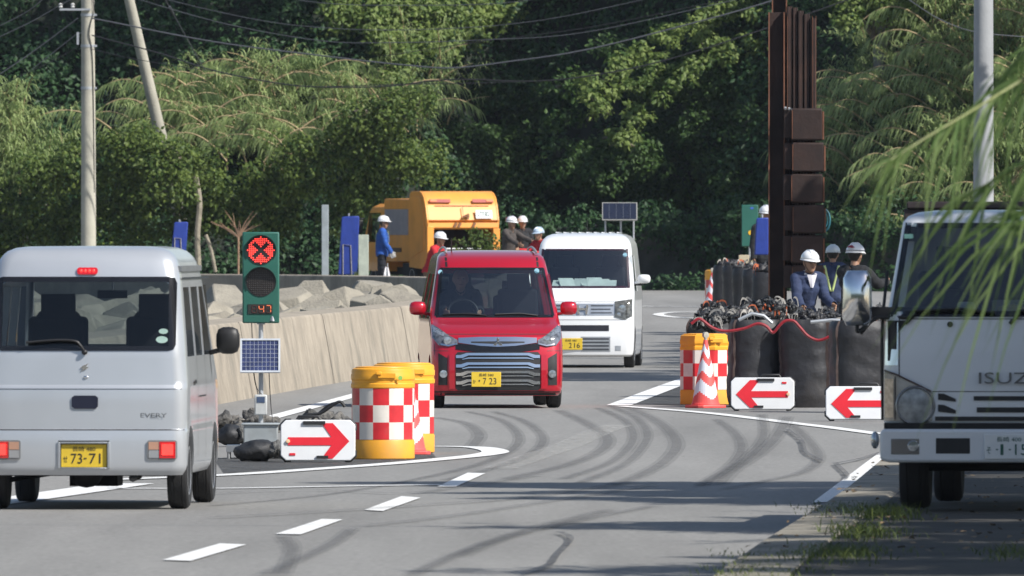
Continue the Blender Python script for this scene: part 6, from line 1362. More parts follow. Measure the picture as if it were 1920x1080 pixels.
def reeds(spots, name, label, mt, mtc, nl=34, LL=.55, w=.032, h=1.6, lean=1., parent=None, cane=True, seed=1, azb=None, arch=0):
    g_ = np.random.default_rng(seed); parts = []; m = MB()
    for i, s in enumerate(spots):
        az_ = g_.random()*2*math.pi if azb is None else azb+g_.normal()*.7; v, q, pts = reed_plume(s, h*(.7+.6*g_.random()), lean*(.4+g_.random()), az_, nl, LL, w, g_); parts.append((v, q))
        if cane and i % 3 == 0: m.tube([tuple(p+np.array([0, -.06, .03])) for p in pts], [.026-.0024*k for k in range(9)], 4, False)
    for i in range(arch):      # long canes arching over, their blades hanging like a comb
        s = np.array(spots[int(g_.integers(len(spots)))])+np.array([0, -.5, .25]); az_ = (0 if g_.random() < .5 else math.pi)+g_.normal()*.35; hh = 1.0+.5*g_.random(); ln = 1.5+.9*g_.random(); n_ = 46
        ts = np.linspace(0, 1, 13); pts = np.stack([s[0]+math.cos(az_)*ln*ts, s[1]+math.sin(az_)*.3*ln*ts, s[2]+hh*(1.9*ts-1.55*ts**2)], 1)
        t = .12+.88*g_.random(n_); k0 = np.clip((t*12).astype(int), 0, 11); f = (t*12-k0)[:, None]; p0 = pts[k0]*(1-f)+pts[k0+1]*f; L_ = (.30+.30*g_.random(n_)); dx = math.cos(az_)*(.35+.2*g_.random(n_))+.12*g_.normal(size=n_); dy = -.15-.2*g_.random(n_); V_ = []
        for k, u in enumerate((0, .3, .65, 1.)):
            c_ = p0+np.stack([dx*u, dy*u, np.full(n_, .10*u-.95*u*u)], 1)*L_[:, None]; ww = w*(.6, 1., .75, .05)[k]; sd_ = np.tile(np.array([[.85, -.5, .15]]), (n_, 1)); V_ += [c_-sd_*ww/2, c_+sd_*ww/2]
        V_ = np.stack(V_, 1).reshape(-1, 3); b_ = np.arange(n_)[:, None]*8; parts.append((V_, np.concatenate([b_+np.array([2*k, 2*k+1, 2*k+3, 2*k+2]) for k in range(3)]))); m.tube([tuple(p) for p in pts], [.024-.0012*k for k in range(13)], 4, False)
    v, q = join(parts); vm = np.array(m.v).reshape(-1, 3); n0 = len(v); qm = np.array(m.f, dtype=int).reshape(-1, 4)
    if len(vm): v = np.concatenate([v, vm]); mi = np.concatenate([np.zeros(len(q)), np.ones(len(qm))]); q = np.concatenate([q, qm+n0])
    else: mi = None
    return np_mesh(name, v, q, [mt, mtc], parent, True, mi)
L_vine = leafmat('vine_leaf', (.026, .064, .018), (.085, .155, .036)); L_dark = leafmat('shaded_leaf', (.017, .050, .022), (.052, .118, .038), .33); L_bush = leafmat('bush_leaf', (.034, .080, .016), (.18, .24, .05), .4); L_reed = leafmat('reed_leaf', (.18, .27, .095), (.48, .56, .25), .42, .5); L_lit = leafmat('sunlit_leaf', (.06, .12, .025), (.25, .32, .09), .4)  # dark leaves hold the hill's shade in their colour, pale ones its sunlight
L_front = leafmat('near_reed_leaf', (.10, .18, .05), (.24, .32, .11), .55); M_cane = mat('dry_cane', (.33, .25, .14), .8, var=.3, scale=3); M_bark = mat('bark', (.14, .12, .09), .95, var=.35, scale=6, bump=.6); M_grass_l = leafmat('verge_grass', (.06, .10, .02), (.17, .20, .05), .4)
M_hill = mat('hill_soil', (.012, .018, .010), .95, var=.4, scale=1.2, bump=.8, bscale=8)
def hb(x): return float(np.interp(x, [-80, -30, -14, -8, -3, 0, 4, 7, 10, 14, 40], [340, 350, 356, 356, 356, 361, 357, 351, 346, 342, 330]))
def hz_(x, Y):
    d = max(0, Y-hb(x)); cap = float(np.interp(x, [-80, 3, 8, 12, 16, 30], [13, 13, 10.5, 8.6, 6.5, 3]))
    return .46 + min(d*1.05*min(1, .5+d/6), cap) + (.7*MN.noise(Vector((x*.25, Y*.2, 1))) + .5*MN.noise(Vector((x*.6, Y*.5, 3))))*min(1, d/3)
m = MB(); rows = []
for d in [-3, -1, 0, 1, 2, 3, 4, 5, 6, 8, 10, 13, 17, 24, 34, 60]:
    rows.append([(x, hb(x)+d, (hz_(x, hb(x)+d) if d > 0 else .40) if d < 24 else hz_(x, hb(x)+22)+ (d-22)*.1) for x in np.linspace(-70, 60, 90)])
m.grid(rows); tag(m.build('hillside', M_hill), 'steep dark hillside closing off the whole view', 'hillside', kind='structure')
# retaining wall at the foot of the hill
M_ret = mat('shaded_retaining_concrete', (.06, .06, .052), .95, var=.3, scale=1.5, bump=.4, bscale=12, c2=(.02, .028, .018), thr=(.42, .6))  # base tone darkened to carry the shade under the hill
m = MB(); rwp = [(.2, 353), (.6, 352), (3.5, 351), (7, 347), (11, 341), (16, 337)]
rows = [[(x, y, .3), (x, y+.5, 1.95+.1*math.sin(x*.7)), (x+.05, y+.8, 1.96+.1*math.sin(x*.7)), (x+.1, y+2.2, 1.9)] for x, y in [tuple(v)[:2] for v in cat([(a, b_, 0) for a, b_ in rwp], 5)]]
m.grid(rows, False); tag(m.build('retaining_wall', M_ret), 'stained retaining wall, coloured dark as if shaded, at the foot of the hill behind the workers', 'wall')
# ---- foliage covering the hill: lumps of leaves
def on_hill(px, py, lift=0.):
    """where the line of sight meets the hill"""
    lo, hi = 255., 420.
    Y = lo
    while Y < 420:
        x = XX(px, Y); z = EYE-(py-HZ)*Y/F
        if Y > hb(x)-.5 and hz_(x, Y) >= z: break
        Y += .5
    return np.array([XX(px, Y), Y-lift, EYE-(py-HZ)*Y/F])
parts = []; g_ = np.random.default_rng(11)
for i in range(1350):
    x = g_.uniform(-17, 17); d = g_.uniform(0, 15); Y = hb(x)+d; r = g_.uniform(.35, .9)
    parts.append(clump((x, Y-.3, hz_(x, Y)+.25), (r*1.2, r, r*.8), int(150*r/.6), .15, g_=g_))
for i in range(420):      # the slope goes on to the left of the view
    x = g_.uniform(-45, -16); d = g_.uniform(0, 14); Y = hb(x)+d; r = g_.uniform(.7, 1.3); parts.append(clump((x, Y-.3, hz_(x, Y)+.25), (r*1.2, r, r*.8), 110, .28, g_=g_))
for i in range(110):
    x = g_.uniform(-4, 16); Y = float(np.interp(x, [-3, 0, 3.5, 7, 11, 16], [352, 352, 351, 347, 341, 337]))+g_.uniform(-.3, .9); r = g_.uniform(.25, .55)
    parts.append(clump((x, Y, g_.uniform(1.3, 2.5)), (r*1.3, r*.6, r), int(170*r/.5), .13, g_=g_))
for i in range(60):
    x = g_.uniform(-1, 13); Y = float(np.interp(x, [-3, 0, 3.5, 7, 11, 16], [350, 350, 349, 345, 339, 335])); r = g_.uniform(.15, .4)
    parts.append(clump((x, Y, .5+r*.5), (r*1.6, r*.6, r), int(120*r/.4), .12, g_=g_))
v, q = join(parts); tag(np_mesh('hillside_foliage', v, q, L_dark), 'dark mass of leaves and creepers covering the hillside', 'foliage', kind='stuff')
print('hill foliage', len(q))

def leafy(name, label, catg, group, blobs, lm, size=.13, dens=260, trunk=None, seed=1, asp=.62, parts_=('crown', 'trunk'), tm_=None):
    """plant thing: crown of lumps given as (px, py, Y, radius), trunk from its foot"""
    g2 = np.random.default_rng(seed); ps = []; C = [np.array(P3(px, py, Y)) for px, py, Y, r in blobs]; 
    base = trunk if trunk else (C[0][0], C[0][1], gh(C[0][1])); rt_ = thing(name, base, 0, label, catg, group); B = np.array(base)
    for c, (px, py, Y, r) in zip(C, blobs):
        ns = 3 if r > .4 else 1
        for k in range(ns):
            o_ = g2.normal(size=3)*r*.35*(ns > 1); rr_ = r*(.75 if ns > 1 else 1); ps.append(clump(c-B+o_, (rr_*1.1, rr_, rr_*.75), int(dens*(rr_/.5)**2/(1 if ns == 1 else 1.8)), size, asp=asp, g_=g2))
    v_, q_ = join(ps); np_mesh(parts_[0], v_, q_, lm, rt_)
    m_ = MB()
    for c in C[:14]:
        mid = (c-B)*.55+np.array([g2.normal()*.12, .1, g2.normal()*.1]); 
        if trunk: m_.tube([(0, .1, .0), tuple(mid), tuple(c-B)], [.06, .035, .012], 6)
        else: m_.tube([tuple(c-B+np.array([g2.normal()*.2, 1.7, -.1])), tuple(c-B+np.array([g2.normal()*.15, .6, -.12])), tuple(c-B)], [.05, .03, .012], 6)
    m_.build(parts_[1], tm_ or M_bark, rt_); return rt_
# lit creeper and bush masses, each its own plant; blobs as (px, py, distance, radius)
def scatter(poly_, n, Yf, r0, r1, seed):
    """random points inside an outline seen on the hill"""
    g2 = random.Random(seed); xs = [p[0] for p in poly_]; ys_ = [p[1] for p in poly_]; out = []
    def inside(x, y):
        c = False; j = len(poly_)-1
        for i in range(len(poly_)):
            xi, yi = poly_[i]; xj, yj = poly_[j]
            if (yi > y) != (yj > y) and x < (xj-xi)*(y-yi)/(yj-yi)+xi: c = not c
            j = i
        return c
    while len(out) < n:
        x = g2.uniform(min(xs), max(xs)); y = g2.uniform(min(ys_), max(ys_))
        if inside(x, y): out.append((x, y, Yf(x, y) if callable(Yf) else Yf, g2.uniform(r0, r1)))
    return out
def HY(lift): return lambda x, y: float(on_hill(x, y, lift)[1])
hedge_labels = ['bushy thicket at the far left edge under the reeds', 'bushy thicket behind the straight utility pole', 'bushy thicket below the leaning pole', 'bushy thicket behind the portable signal', 'bushy thicket over the grey post and blue cover', 'bushy thicket with sunlit top above the garbage truck cab']
hedge = [[(-60, 330), (110, 300), (120, 460), (-60, 470)], [(90, 270), (260, 250), (270, 460), (90, 460)], [(230, 245), (400, 260), (400, 430), (240, 455)], [(370, 290), (560, 320), (560, 440), (380, 430)], [(540, 260), (700, 220), (700, 430), (550, 430)], [(660, 190), (800, 180), (830, 330), (690, 390), (660, 380)]]
for i, (pl_, lb) in enumerate(zip(hedge, hedge_labels)):
    leafy('thicket', lb, 'bush', 'bushes along the foot of the hill', scatter(pl_, 26, lambda x, y: 349.3 - (470-y)*.008, .32, .62, 40+i), L_bush, .115, 300, seed=60+i, parts_=('foliage', 'branches'))
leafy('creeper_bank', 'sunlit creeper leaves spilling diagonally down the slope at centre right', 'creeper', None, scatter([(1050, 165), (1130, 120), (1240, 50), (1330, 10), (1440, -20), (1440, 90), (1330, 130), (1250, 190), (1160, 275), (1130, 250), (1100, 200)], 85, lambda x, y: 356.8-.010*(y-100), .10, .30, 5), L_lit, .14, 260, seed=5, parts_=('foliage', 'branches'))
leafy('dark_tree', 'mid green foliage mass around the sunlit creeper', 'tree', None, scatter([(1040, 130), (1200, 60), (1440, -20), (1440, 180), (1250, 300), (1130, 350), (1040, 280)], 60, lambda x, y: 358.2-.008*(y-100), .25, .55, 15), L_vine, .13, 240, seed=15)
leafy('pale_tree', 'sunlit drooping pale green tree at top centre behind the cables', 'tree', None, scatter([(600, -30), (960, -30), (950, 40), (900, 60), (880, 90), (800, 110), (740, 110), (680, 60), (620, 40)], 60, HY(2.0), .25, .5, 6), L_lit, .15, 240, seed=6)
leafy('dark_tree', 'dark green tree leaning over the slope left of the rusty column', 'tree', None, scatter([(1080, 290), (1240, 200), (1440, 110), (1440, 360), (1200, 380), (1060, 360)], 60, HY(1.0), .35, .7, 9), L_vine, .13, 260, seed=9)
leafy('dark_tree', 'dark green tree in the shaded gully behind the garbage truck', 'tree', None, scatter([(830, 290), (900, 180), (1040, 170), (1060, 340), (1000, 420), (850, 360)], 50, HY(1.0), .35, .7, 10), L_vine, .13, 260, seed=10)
leafy('small_shrub', 'rounded leafy shrub hiding the foot of the leaning pole', 'bush', None, scatter([(270, 262), (350, 262), (350, 400), (270, 400)], 16, 346.3, .25, .42, 33), L_bush, .115, 280, seed=33, parts_=('foliage', 'branches'))
leafy('small_shrub', 'small bright shrub of loose leaves just above the garbage truck', 'bush', None, scatter([(700, 270), (820, 270), (830, 330), (720, 345)], 12, 349, .2, .35, 12), L_bush, .12, 260, seed=12, parts_=('foliage', 'branches'))
tb = P3(1652, 92, 350.5); leafy('trunked_tree', 'tree with a thick grey trunk at top right above the bamboo', 'tree', None, scatter([(1560, -60), (1760, -60), (1740, 20), (1700, 60), (1640, 10), (1570, 30)], 30, 350, .3, .55, 14), L_lit, .14, 260, trunk=tuple(tb), seed=14)
m = MB(); m.tube([P3(1646, 300, 350.8), P3(1652, 60, 350.6), P3(1655, -60, 350.4)], [.19, .18, .16], 14); tk = m.build('lower_trunk', mat('grey_bark', (.22, .22, .21), .95, var=.3, scale=5, bump=.5))
tr_ = [o for o in COL.objects if o.name.startswith('trunked_tree')][0]; tk.parent = tr_; tk.location = -tr_.location
# bare trunks under the thicket
for i, (pts, lb) in enumerate([([(372, 500), (370, 440), (374, 380), (366, 330)], 'slim pale bare trunk right of the blue wrapped sign'), ([(404, 510), (396, 470), (386, 440)], 'short slanting bare stem left of the signal')]):
    m = MB(); m.tube(cat([P3(x, y, 346.5) for x, y in pts], 4), .07 if i == 0 else .045, 8); tag(m.build('bare_trunk', mat('pale_bark', (.27, .24, .18), .95, var=.3, scale=6, bump=.5)), lb, 'tree trunk')
rr = random.Random(5); m = MB(); o_ = P3(447, 445, 346.3)
for i in range(16):
    a = rr.uniform(.6, 2.6); L_ = rr.uniform(.35, .8); p = [Vector((0, 0, 0)), Vector((math.cos(a)*L_*.5, -.05, math.sin(a)*L_*.5)), Vector((math.cos(a)*L_+rr.uniform(-.1, .1), -.1, math.sin(a)*L_*.9))]; m.tube(p, [.02, .012, .004], 5)
m.tube([(0, 0, 0), (.0, 0, -.9)], .03, 6); tag(m.build('dead_shrub', mat('dead_twig', (.30, .19, .12), .9, var=.3), loc=o_), 'brown leafless shrub beside the portable signal', 'shrub')
# ---- reeds: patches on the slope
def reed_spots(poly_, n, lift, seed, dz=-.3): return [np.array(P3(x, y, Y))+np.array([0, 0, dz]) for x, y, Y, r in scatter(poly_, n, HY(lift), 1, 1, seed)]
tag(reeds(reed_spots([(200, 250), (280, 200), (380, 165), (460, 150), (600, 165), (720, 180), (810, 190), (800, 240), (700, 260), (600, 300), (480, 330), (400, 290), (250, 265)], 240, 1.5, 21), 'reed_bank', '', L_reed, M_cane, nl=34, LL=.62, w=.032, h=1.35, lean=1.1, seed=21, azb=None, arch=60), 'pale sunlit bank of drooping reeds on the left slope', 'reeds', kind='stuff')
tag(reeds(reed_spots([(-80, 300), (-60, 200), (0, 170), (40, 200), (60, 250), (130, 310), (100, 350), (-60, 380)], 90, 1.6, 22), 'reed_bank', '', L_reed, M_cane, nl=34, LL=.62, w=.036, h=1.2, lean=1.0, seed=22, azb=-math.pi/2), 'small bank of drooping reeds at the far left edge', 'reeds', kind='stuff')
tag(reeds(reed_spots([(1545, 200), (1620, 110), (1700, 60), (1760, 20), (1990, 0), (1990, 470), (1560, 470)], 560, 1.6, 23), 'bamboo_thicket', '', L_reed, M_cane, nl=38, LL=.5, w=.030, h=1.3, lean=1.0, seed=23, azb=-math.pi*.6, arch=110), 'feathery sunlit bamboo thicket filling the right slope behind the pole', 'bamboo', kind='stuff')
tag(reeds(reed_spots([(690, 60), (860, 60), (900, 190), (760, 250), (700, 160)], 45, 1.6, 24), 'reed_tuft', '', L_reed, M_cane, nl=24, LL=.5, w=.024, h=1.3, lean=.8, seed=24), 'loose reed stems under the pale tree', 'reeds', kind='stuff')
# ---- out of focus reed leaning in at right, near the camera
g_ = np.random.default_rng(31)
def near_cane(pts, nl, label, seed, LL=.5, Y=58.):
    g2 = np.random.default_rng(seed); C = [np.array(p) for p in cat([P3(x, y, Y+dy) for x, y, dy in pts], 6)]; foot = P3(2150, 1300, Y+3); rt_ = thing('reed_cane', (foot.x, foot.y, .1), 0, label, 'reed', 'reed canes leaning in at right'); B = np.array((foot.x, foot.y, .1))
    m_ = MB(); m_.tube([tuple(foot-Vector(B))] + [tuple(c-B) for c in C], [.014]+[.007*(1-.6*k/len(C)) for k in range(len(C))], 6); m_.build('cane', mat('green_cane', (.22, .24, .09), .6), rt_)
    t = g2.random(nl)*(len(C)-1); i0 = np.clip(t.astype(int), 0, len(C)-2); f = (t-i0)[:, None]; CA = np.array(C); p0 = CA[i0]*(1-f)+CA[i0+1]*f-B; d = CA[i0+1]-CA[i0]; d /= np.linalg.norm(d, axis=1)[:, None]
    out = d*.7+np.stack([g2.normal(size=nl)*.35, g2.normal(size=nl)*.5, g2.normal(size=nl)*.25-.15], 1); out /= np.linalg.norm(out, axis=1)[:, None]; L_ = LL*(.55+.75*g2.random(nl)); sd_ = np.stack([out[:, 2], g2.normal(size=nl)*.3, -out[:, 0]], 1)+g2.normal(size=(nl, 3))*.3; sd_ /= np.linalg.norm(sd_, axis=1)[:, None]; V_ = []
    for k, s in enumerate((0, .2, .45, .75, 1.)):
        c_ = p0+out*(L_*s)[:, None]+np.array([0, 0, -1.])*(L_*.75*s*s)[:, None]; ww = .015*(.5, 1, .9, .5, .03)[k]; V_ += [c_-sd_*ww/2, c_+sd_*ww/2]
    V_ = np.stack(V_, 1).reshape(-1, 3); b_ = np.arange(nl)[:, None]*10; q = np.concatenate([b_+np.array([2*k, 2*k+1, 2*k+3, 2*k+2]) for k in range(4)]); np_mesh('blades', V_, q, L_front, rt_, True); return rt_
near_cane([(2000, 100, 0), (1900, 160, 0), (1810, 215, -.3), (1730, 262, -.5), (1670, 300, -.6)], 46, 'long blurred reed cane arching furthest left over the workers', 1, .31)
near_cane([(2020, 250, 0), (1960, 290, 0), (1880, 330, .2), (1800, 370, .3)], 26, 'blurred reed cane hanging over the truck windscreen', 2, .42)
near_cane([(2010, 40, 0), (1930, 90, .3), (1870, 150, .4)], 24, 'blurred reed cane at the top right corner', 3, .36)
near_cane([(2060, 380, 0), (1990, 400, 0), (1915, 395, 0)], 22, 'blurred reed cane drooping down the right edge of the windscreen', 4, .55)
# ---- weeds along the kerb, cut branches in the hopper
def tuft(px, py, n, h, label, seed, on_kerb=True, name='weed_tuft', mt=None, sp=.35):
    Yk = G(px, py).y; 
    for _ in range(30): Yk = .5*Yk+.5*F*(EYE-.14)/(py-HZ)
    n = int(n*1.6); h *= .9; x0 = XX(px, Yk); g2 = np.random.default_rng(seed); rt_ = None; t = np.array([0, .35, .7, 1.]); b0 = np.stack([x0*0+g2.normal(size=n)*sp*.4, g2.normal(size=n)*sp*3, np.zeros(n)], 1); a = g2.random(n)*6.28; L_ = h*(.4+.8*g2.random(n)); od = np.stack([np.cos(a), np.sin(a), 0*a], 1); sd_ = np.stack([-np.sin(a), np.cos(a), 0*a], 1); V_ = []
    for k, s in enumerate(t):
        c_ = b0+od*(L_*1.0*s*s)[:, None]+np.array([0, 0, 1.])*(L_*(s-.42*s*s))[:, None]; ww = .0065*(1, .9, .6, .05)[k]; V_ += [c_-sd_*ww/2, c_+sd_*ww/2]
    V_ = np.stack(V_, 1).reshape(-1, 3); b_ = np.arange(n)[:, None]*8; q = np.concatenate([b_+np.array([2*k, 2*k+1, 2*k+3, 2*k+2]) for k in range(3)]); o = np_mesh(name, V_, q, mt or M_grass_l, None, True); o.location = (x0, Yk, .125); tag(o, label, 'weeds', 'weeds along the kerb'); return o
for i, (px, py, n, h, lb) in enumerate([(1655, 965, 260, .16, 'tallest weed tuft at the front wheel of the truck'), (1620, 1000, 240, .14, 'spreading weeds on the kerb below the truck'), (1590, 1035, 200, .12, 'weeds in the verge near the bottom edge'), (1560, 952, 70, .07, 'small weeds at the end of the broad white line'), (1525, 1040, 160, .09, 'low weeds where kerb meets verge near the bottom'), (1395, 1072, 120, .07, 'small weeds at the road edge by the bottom of the view'), (1410, 1042, 60, .05, 'tiny weeds on the road edge above the bottom ones'), (1480, 1066, 90, .05, 'thin weeds on the kerb top at the bottom'), (1900, 1040, 120, .12, 'weeds in the shade at the right edge')]):
    tuft(px, py, n, h, lb, 70+i)
br = thing('cut_branches', P3(893, 478, 333.4), 0, 'cut leafy branches sticking out of the garbage truck hopper', 'branches'); g2 = np.random.default_rng(77); ps = []; m = MB()
for i in range(16):
    a = g2.uniform(.2, 2.9); L_ = g2.uniform(.25, .62); e_ = np.array([math.cos(a)*L_, -g2.random()*.1, abs(math.sin(a))*L_]); m.tube([(0, 0, -.2), tuple(e_*.6), tuple(e_)], [.014, .01, .004], 5)
    for k in range(3): ps.append(clump(tuple(e_*(.6+.2*k)), (.07, .07, .06), 12, .09, g_=g2))
ps.append(clump((-.45, 0, .02), (.25, .1, .06), 60, .08, g_=g2))
v, q = join(ps); np_mesh('leaves', v, q, L_bush, br); m.build('twigs', M_bark, br)
# small weeds before the far sea wall
o = tuft(668, 700, 40, .22, 'small green weeds at the foot of the blue wrapped sign', 91, sp=.05); o.location = P3(668, 517, 333); o['group'] = 'weeds by the far wall'
# ---- trees to the right of the road and above the slope: outside the view, they cast the shade that lies across road, truck and hill
def shade_tree(target, t, r, label, lm=None, dens=150, size=.2, n=7, seed=0, trunk=True):
    c = Vector(target)+SUN_V*t; g2 = np.random.default_rng(200+seed); ps = []; rt_ = thing('shade_tree', (c.x+r*.2, c.y+.5, 0.1 if c.y < 250 else hz_(c.x, c.y+.5)), 0, label, 'tree', 'trees standing outside the view'); B = np.array(rt_.location)
    for k in range(n):
        o_ = g2.normal(size=3)*r*.42; ps.append(clump(np.array(c)-B+o_, (r*.55, r*.55, r*.45), dens, size, g_=g2, shell=.8))
    v_, q_ = join(ps); np_mesh('crown', v_, q_, lm or L_vine, rt_); m_ = MB(); m_.tube([(0, 0, -.2), (0, .1, (c.z-B[2])*.5), (c.x-B[0], c.y-B[1], c.z-B[2])], [.11, .08, .03], 10); m_.build('trunk', M_bark, rt_); return rt_
S_LIST = [
 # (px, py, extra height of the target, t along the sun, radius)
 ((4.3, 96, 1.0), 9, 2.0, 'tree shading the parked truck'), ((5.0, 98, .6), 8, 2.0, 'tree shading the right side of the parked truck'), ((3.8, 92, .2), 9, 1.8, 'tree shading the verge in front of the truck'), ((5.2, 88, .2), 8, 2.0, 'tree shading the near verge'),
 ((3.3, 106, 0), 9.5, 1.3, 'slim tree whose crown shades the white edge line'), ((1.4, 107, 0), 12, .95, 'slim tree whose crown shades the middle of the lane'),
 ((2.7, 113, 0), 10, 1.3, 'broad tree whose crown shades the lane behind the edge line'), ((1.1, 113.4, 0), 12.5, 1.1, 'tall tree whose crown shades the lane further out'), ((-.1, 113.2, 0), 14, .6, 'tall thin tree whose crown shades the lane centre'), ((2.6, 108, 0), 10, 1.2, 'round tree whose crown shades the right half of the lane'),
 ((2.4, 84, .1), 8, 1.5, 'tree shading the lower end of the kerb'), ((3.3, 91, .1), 8, 1.5, 'tree shading the weeds on the verge'), ((4.7, 92, .1), 8, 1.8, 'tree shading the verge before the truck'), ((3.7, 104, .1), 8.5, 1.1, 'small tree shading the truck wheel'), ((5.6, 89, .1), 8, 2., 'tree shading the right edge of the verge'),
 ((3.3, 96.3, .9), 8.5, 1.3, 'tree shading the truck lamp'), ((3.5, 96.3, 1.7), 8, 1.3, 'tree shading the left of the truck windscreen'), ((4.7, 96.3, 1.7), 8, 1.5, 'tree shading the truck windscreen'), ((4.1, 96.3, .8), 8.5, 1.3, 'tree shading the truck grille'),

 ((2.9, 86, .1), 8, 1.7, 'tree shading the kerb at the bottom edge'), ((4.2, 81, .1), 8, 2.2, 'wide tree shading the verge at the bottom edge'), ((5.6, 100, .4), 8, 2.4, 'wide tree standing behind the parked truck'), ((3.6, 99, .2), 8.5, 1.3, 'tree shading the weeds in front of the truck wheel'),
]
rw_ = random.Random(12)
for k in range(26):
    Y = 190.5+k*2.0  # made-up row out of view, added to lay shade on the road
    S_LIST.append(((XX(1140, Y) if Y < 199 else XX(1290, Y)+.7, Y, 0), 11+.03*(Y-186)*1.2, 1.0 if Y < 199 else .9, 'unseen tree added to shade the road by the bend'))
    if Y < 199: S_LIST.append(((XX(1110, Y), Y, 0), 12.5, .9, 'unseen tree added to shade the road by the bend'))
for Y, xs2 in ((107.6, (.9, 2.4)), (109.0, (1.8, 3.1)), (110.2, (.4, 1.5, 2.7)), (111.6, (1.2, 2.4)), (113.8, (.1, 1.7, 3.0))):
    for x in xs2: S_LIST.append(((x, Y, 0), 10+.9*(3-x), .85, 'leafy tree in the roadside row near the camera'))
for k in range(13):
    Y = 80+k*2.1; x0 = verge_x(Y)+.9
    for j, dx in enumerate((0, 1.5, 3.0)):
        if rw_.random() < (.72, .9, .95)[j]: S_LIST.append(((x0+dx+rw_.uniform(-.2, .2), Y, .1), 8.5, .95, 'leafy tree in the roadside row near the camera'))
for i, (tg, t, r, lb) in enumerate(S_LIST): shade_tree(tg, t, r, lb, seed=i, n=7 if i < 35 else 5, dens=300 if i < 35 else 240)
# unseen trees added above the view to shade the gully and upper left hill
HS = [(850, 250, 1.5), (930, 200, 1.6), (990, 270, 1.6), (1040, 350, 1.6), (890, 340, 1.5), (960, 420, 1.5), (1060, 450, 1.5), (1130, 400, 1.6), (1190, 480, 1.5), (1260, 420, 1.6), (1340, 420, 1.6), (1420, 460, 1.5), (1440, 390, 1.4), (1500, 420, 1.5), 
      (30, 90, 1.7), (150, 60, 1.6), (290, 110, 1.3), (330, 30, 1.6), (450, 60, 1.5), (540, 20, 1.4), (130, 150, 1.3), (1000, 40, 1.6), (1010, 130, 1.4), (870, 170, .8)]
for i, (px, py, r) in enumerate(HS):
    T = on_hill(px, py, .6) if py < 400 else np.array(P3(px, py+40, 350))
    t = (10.6+r*.6-T[2])/SUN_V.z; c = Vector(T)+SUN_V*t; g2 = np.random.default_rng(300+i); yb = hb(c.x)+11; rt_ = thing('hill_shade_tree', (c.x, yb, hz_(c.x, yb)-.3), 0, 'unseen tree added above the view to shade the hill', 'tree', 'unseen trees added above the view for shade'); B = np.array(rt_.location); ps = []
    for k in range(7):
        o_ = np.clip(g2.normal(size=3), -1.2, 1.2)*r*.38; o_[2] = abs(o_[2]); ps.append(clump(np.array(c)-B+o_, (r*.55, r*.55, r*.42), 64, .3, g_=g2, shell=.8))
    v_, q_ = join(ps); np_mesh('crown', v_, q_, L_vine, rt_); m_ = MB(); e_ = np.array(c)-B; m_.tube([(0, 0, 0), tuple(e_*.3+np.array([0, 0, 1.2])), tuple(e_)], [.2, .14, .05], 8); m_.build('trunk', M_bark, rt_)
if True:
    hz_m = bpy.data.materials.new('haze'); hz_m.use_nodes = True; n_ = hz_m.node_tree.nodes; n_.remove(n_['Principled BSDF']); pv = n_.new('ShaderNodeVolumePrincipled'); pv.inputs['Color'].default_value = (.80, .88, 1, 1); pv.inputs['Density'].default_value = .00006; pv.inputs['Anisotropy'].default_value = .2
    hz_m.node_tree.links.new(pv.outputs[0], n_['Material Output'].inputs['Volume'])
    m = MB(); m.b2(-130, 130, -80, 470, -3, 40); tag(m.build('haze', hz_m), 'thin blue haze over the whole valley', 'haze', kind='stuff')

# unseen bank added behind the camera for the glass and paint to reflect
m = MB(); rows = []
for j in range(12):
    rows.append([(x, -70-j*3.2+3*MN.noise(Vector((x*.03, j*.4, 2))), -.5+j*2.3*(1+.25*MN.noise(Vector((x*.04, 1, 5))))) for x in np.linspace(-160, 160, 60)])
m.grid(rows); tag(m.build('reflection_bank', mat('bank_green', (.025, .045, .018), .95, var=.6, scale=.6, bump=1, bscale=3)), 'unseen wooded bank added behind the camera for reflections', 'hillside', kind='structure')
m = MB(); A = Vector((-7.5, 99.5, .0))+SUN_V*9.6; B2 = Vector((7.5, 96.5, 0))+SUN_V*9.6; m.tube([A+(B2-A)*t-Vector((0, 0, .5*math.sin(math.pi*t))) for t in np.linspace(-.6, 1.3, 24)], .022, 6); tag(m.build('cable_span', M_wire), 'cable high over the near road whose thin shadow crosses the dashes', 'cable')
rr = random.Random(9); m = MB()
for i in range(420):
    Y = rr.uniform(84, 125); x = verge_x(Y)+rr.uniform(.0, 2.2)**1.0; s = rr.uniform(.008, .028); z = .142; a = rr.uniform(0, 6.28)
    m.add([(x+math.cos(a+k*1.57)*s, Y+math.sin(a+k*1.57)*s, z+rr.uniform(0, .02)) for k in range(4)], [(0, 1, 2, 3)])
tag(m.build('leaf_litter', mat('dry_leaf', (.22, .15, .08), .9, var=.5, scale=3)), 'dry leaves scattered over kerb and verge', 'leaf litter', kind='stuff')
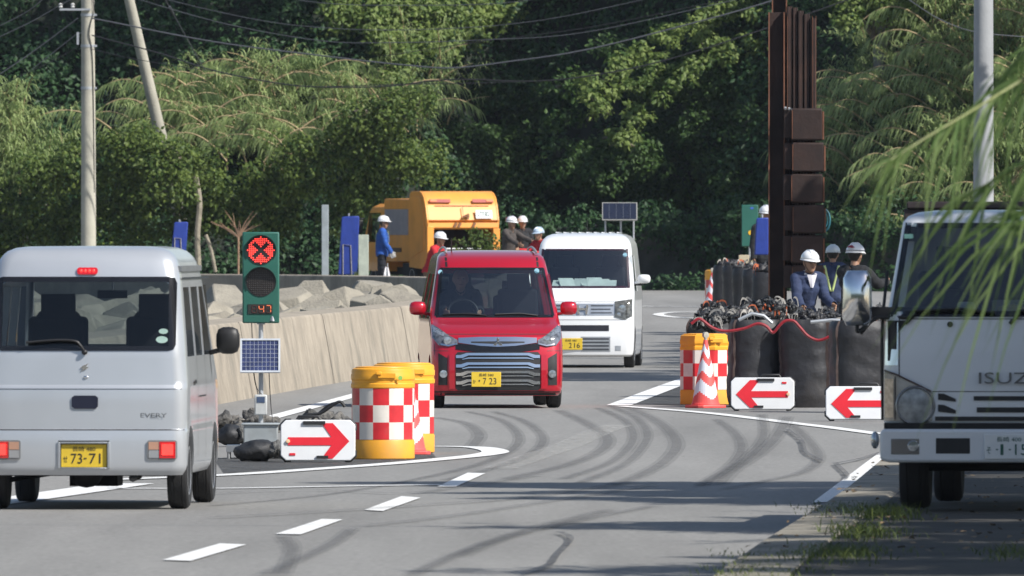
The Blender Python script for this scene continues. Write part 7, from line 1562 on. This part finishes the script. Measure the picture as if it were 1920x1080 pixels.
# ---- pieces that sit apart become parts of their own
SPLIT = {'grey_side_sheen': 'grey_side_sheen', 'side_lettering_block': 'side_lettering_block', 'side_glass': 'side_window', 'clips': 'clip', 'roof_gutter': 'roof_gutter', 'roof_rail': 'roof_rail', 'roof_seam': 'roof_seam', 'tail_lamps': 'tail_lamp', 'indicator': 'indicator', 'wipers': 'wiper', 'rear_legs': 'rear_leg', 'pillar_trim': 'pillar_trim', 'cab_window': 'cab_window', 'posts': 'stand_post', 'round_stickers': 'round_sticker', 'corner_guards': 'corner_guard', 'eyes': 'eye', 'straps': 'strap', 'lifting_straps': 'lifting_strap', 'battery_box': 'battery_box', 'latches': 'latch', 'bolts': 'bolt', 'cable': 'cable', 'gloves': 'glove', 'boots': 'boot', 'insulator': 'insulator', 'rear_pillar': 'rear_pillar', 'bulbs': 'bulb', 'cab_mirror': 'cab_mirror', 'lit_flange_edges': 'lit_flange_edge', 'lit_interlock_edges': 'lit_interlock_edge', 'lit_edge': 'lit_edge'}
for o in list(COL.objects):
    base = o.name.split('.')[0]
    if o.type != 'MESH' or base not in SPLIT or o.parent is None: continue
    me = o.data; bm = bmesh.new(); bm.from_mesh(me); bm.verts.ensure_lookup_table(); seen = set(); comps = []
    for v in bm.verts:
        if v.index in seen: continue
        st = [v]; seen.add(v.index); c_ = []
        while st:
            a = st.pop(); c_.append(a.index)
            for e_ in a.link_edges:
                b_ = e_.other_vert(a)
                if b_.index not in seen: seen.add(b_.index); st.append(b_)
        comps.append(set(c_))
    bm.free()
    if base == 'round_stickers' or len(comps) > 1:
        if not (1 < len(comps) <= 12): continue
    else: continue
    if base in ('eyes', 'glasses') and len(comps) != 2: continue
    co = [v.co.copy() for v in me.vertices]; polys = [(tuple(p.vertices), p.material_index, p.use_smooth) for p in me.polygons]
    for c_ in comps:
        idx = sorted(c_); mp = {v: k for k, v in enumerate(idx)}; fs = [p for p in polys if p[0][0] in c_]
        m2 = bpy.data.meshes.new(SPLIT[base]); m2.from_pydata([co[i] for i in idx], [], [tuple(mp[i] for i in p[0]) for p in fs])
        for mt_ in me.materials: m2.materials.append(mt_)
        m2.polygons.foreach_set('material_index', [p[1] for p in fs]); m2.polygons.foreach_set('use_smooth', [p[2] for p in fs]); m2.set_sharp_from_angle(angle=R(35))
        q_ = o.copy(); q_.data = m2; q_.name = SPLIT[base]; COL.objects.link(q_)
    for ch in list(o.children): ch.parent = o.parent
    bpy.data.objects.remove(o)
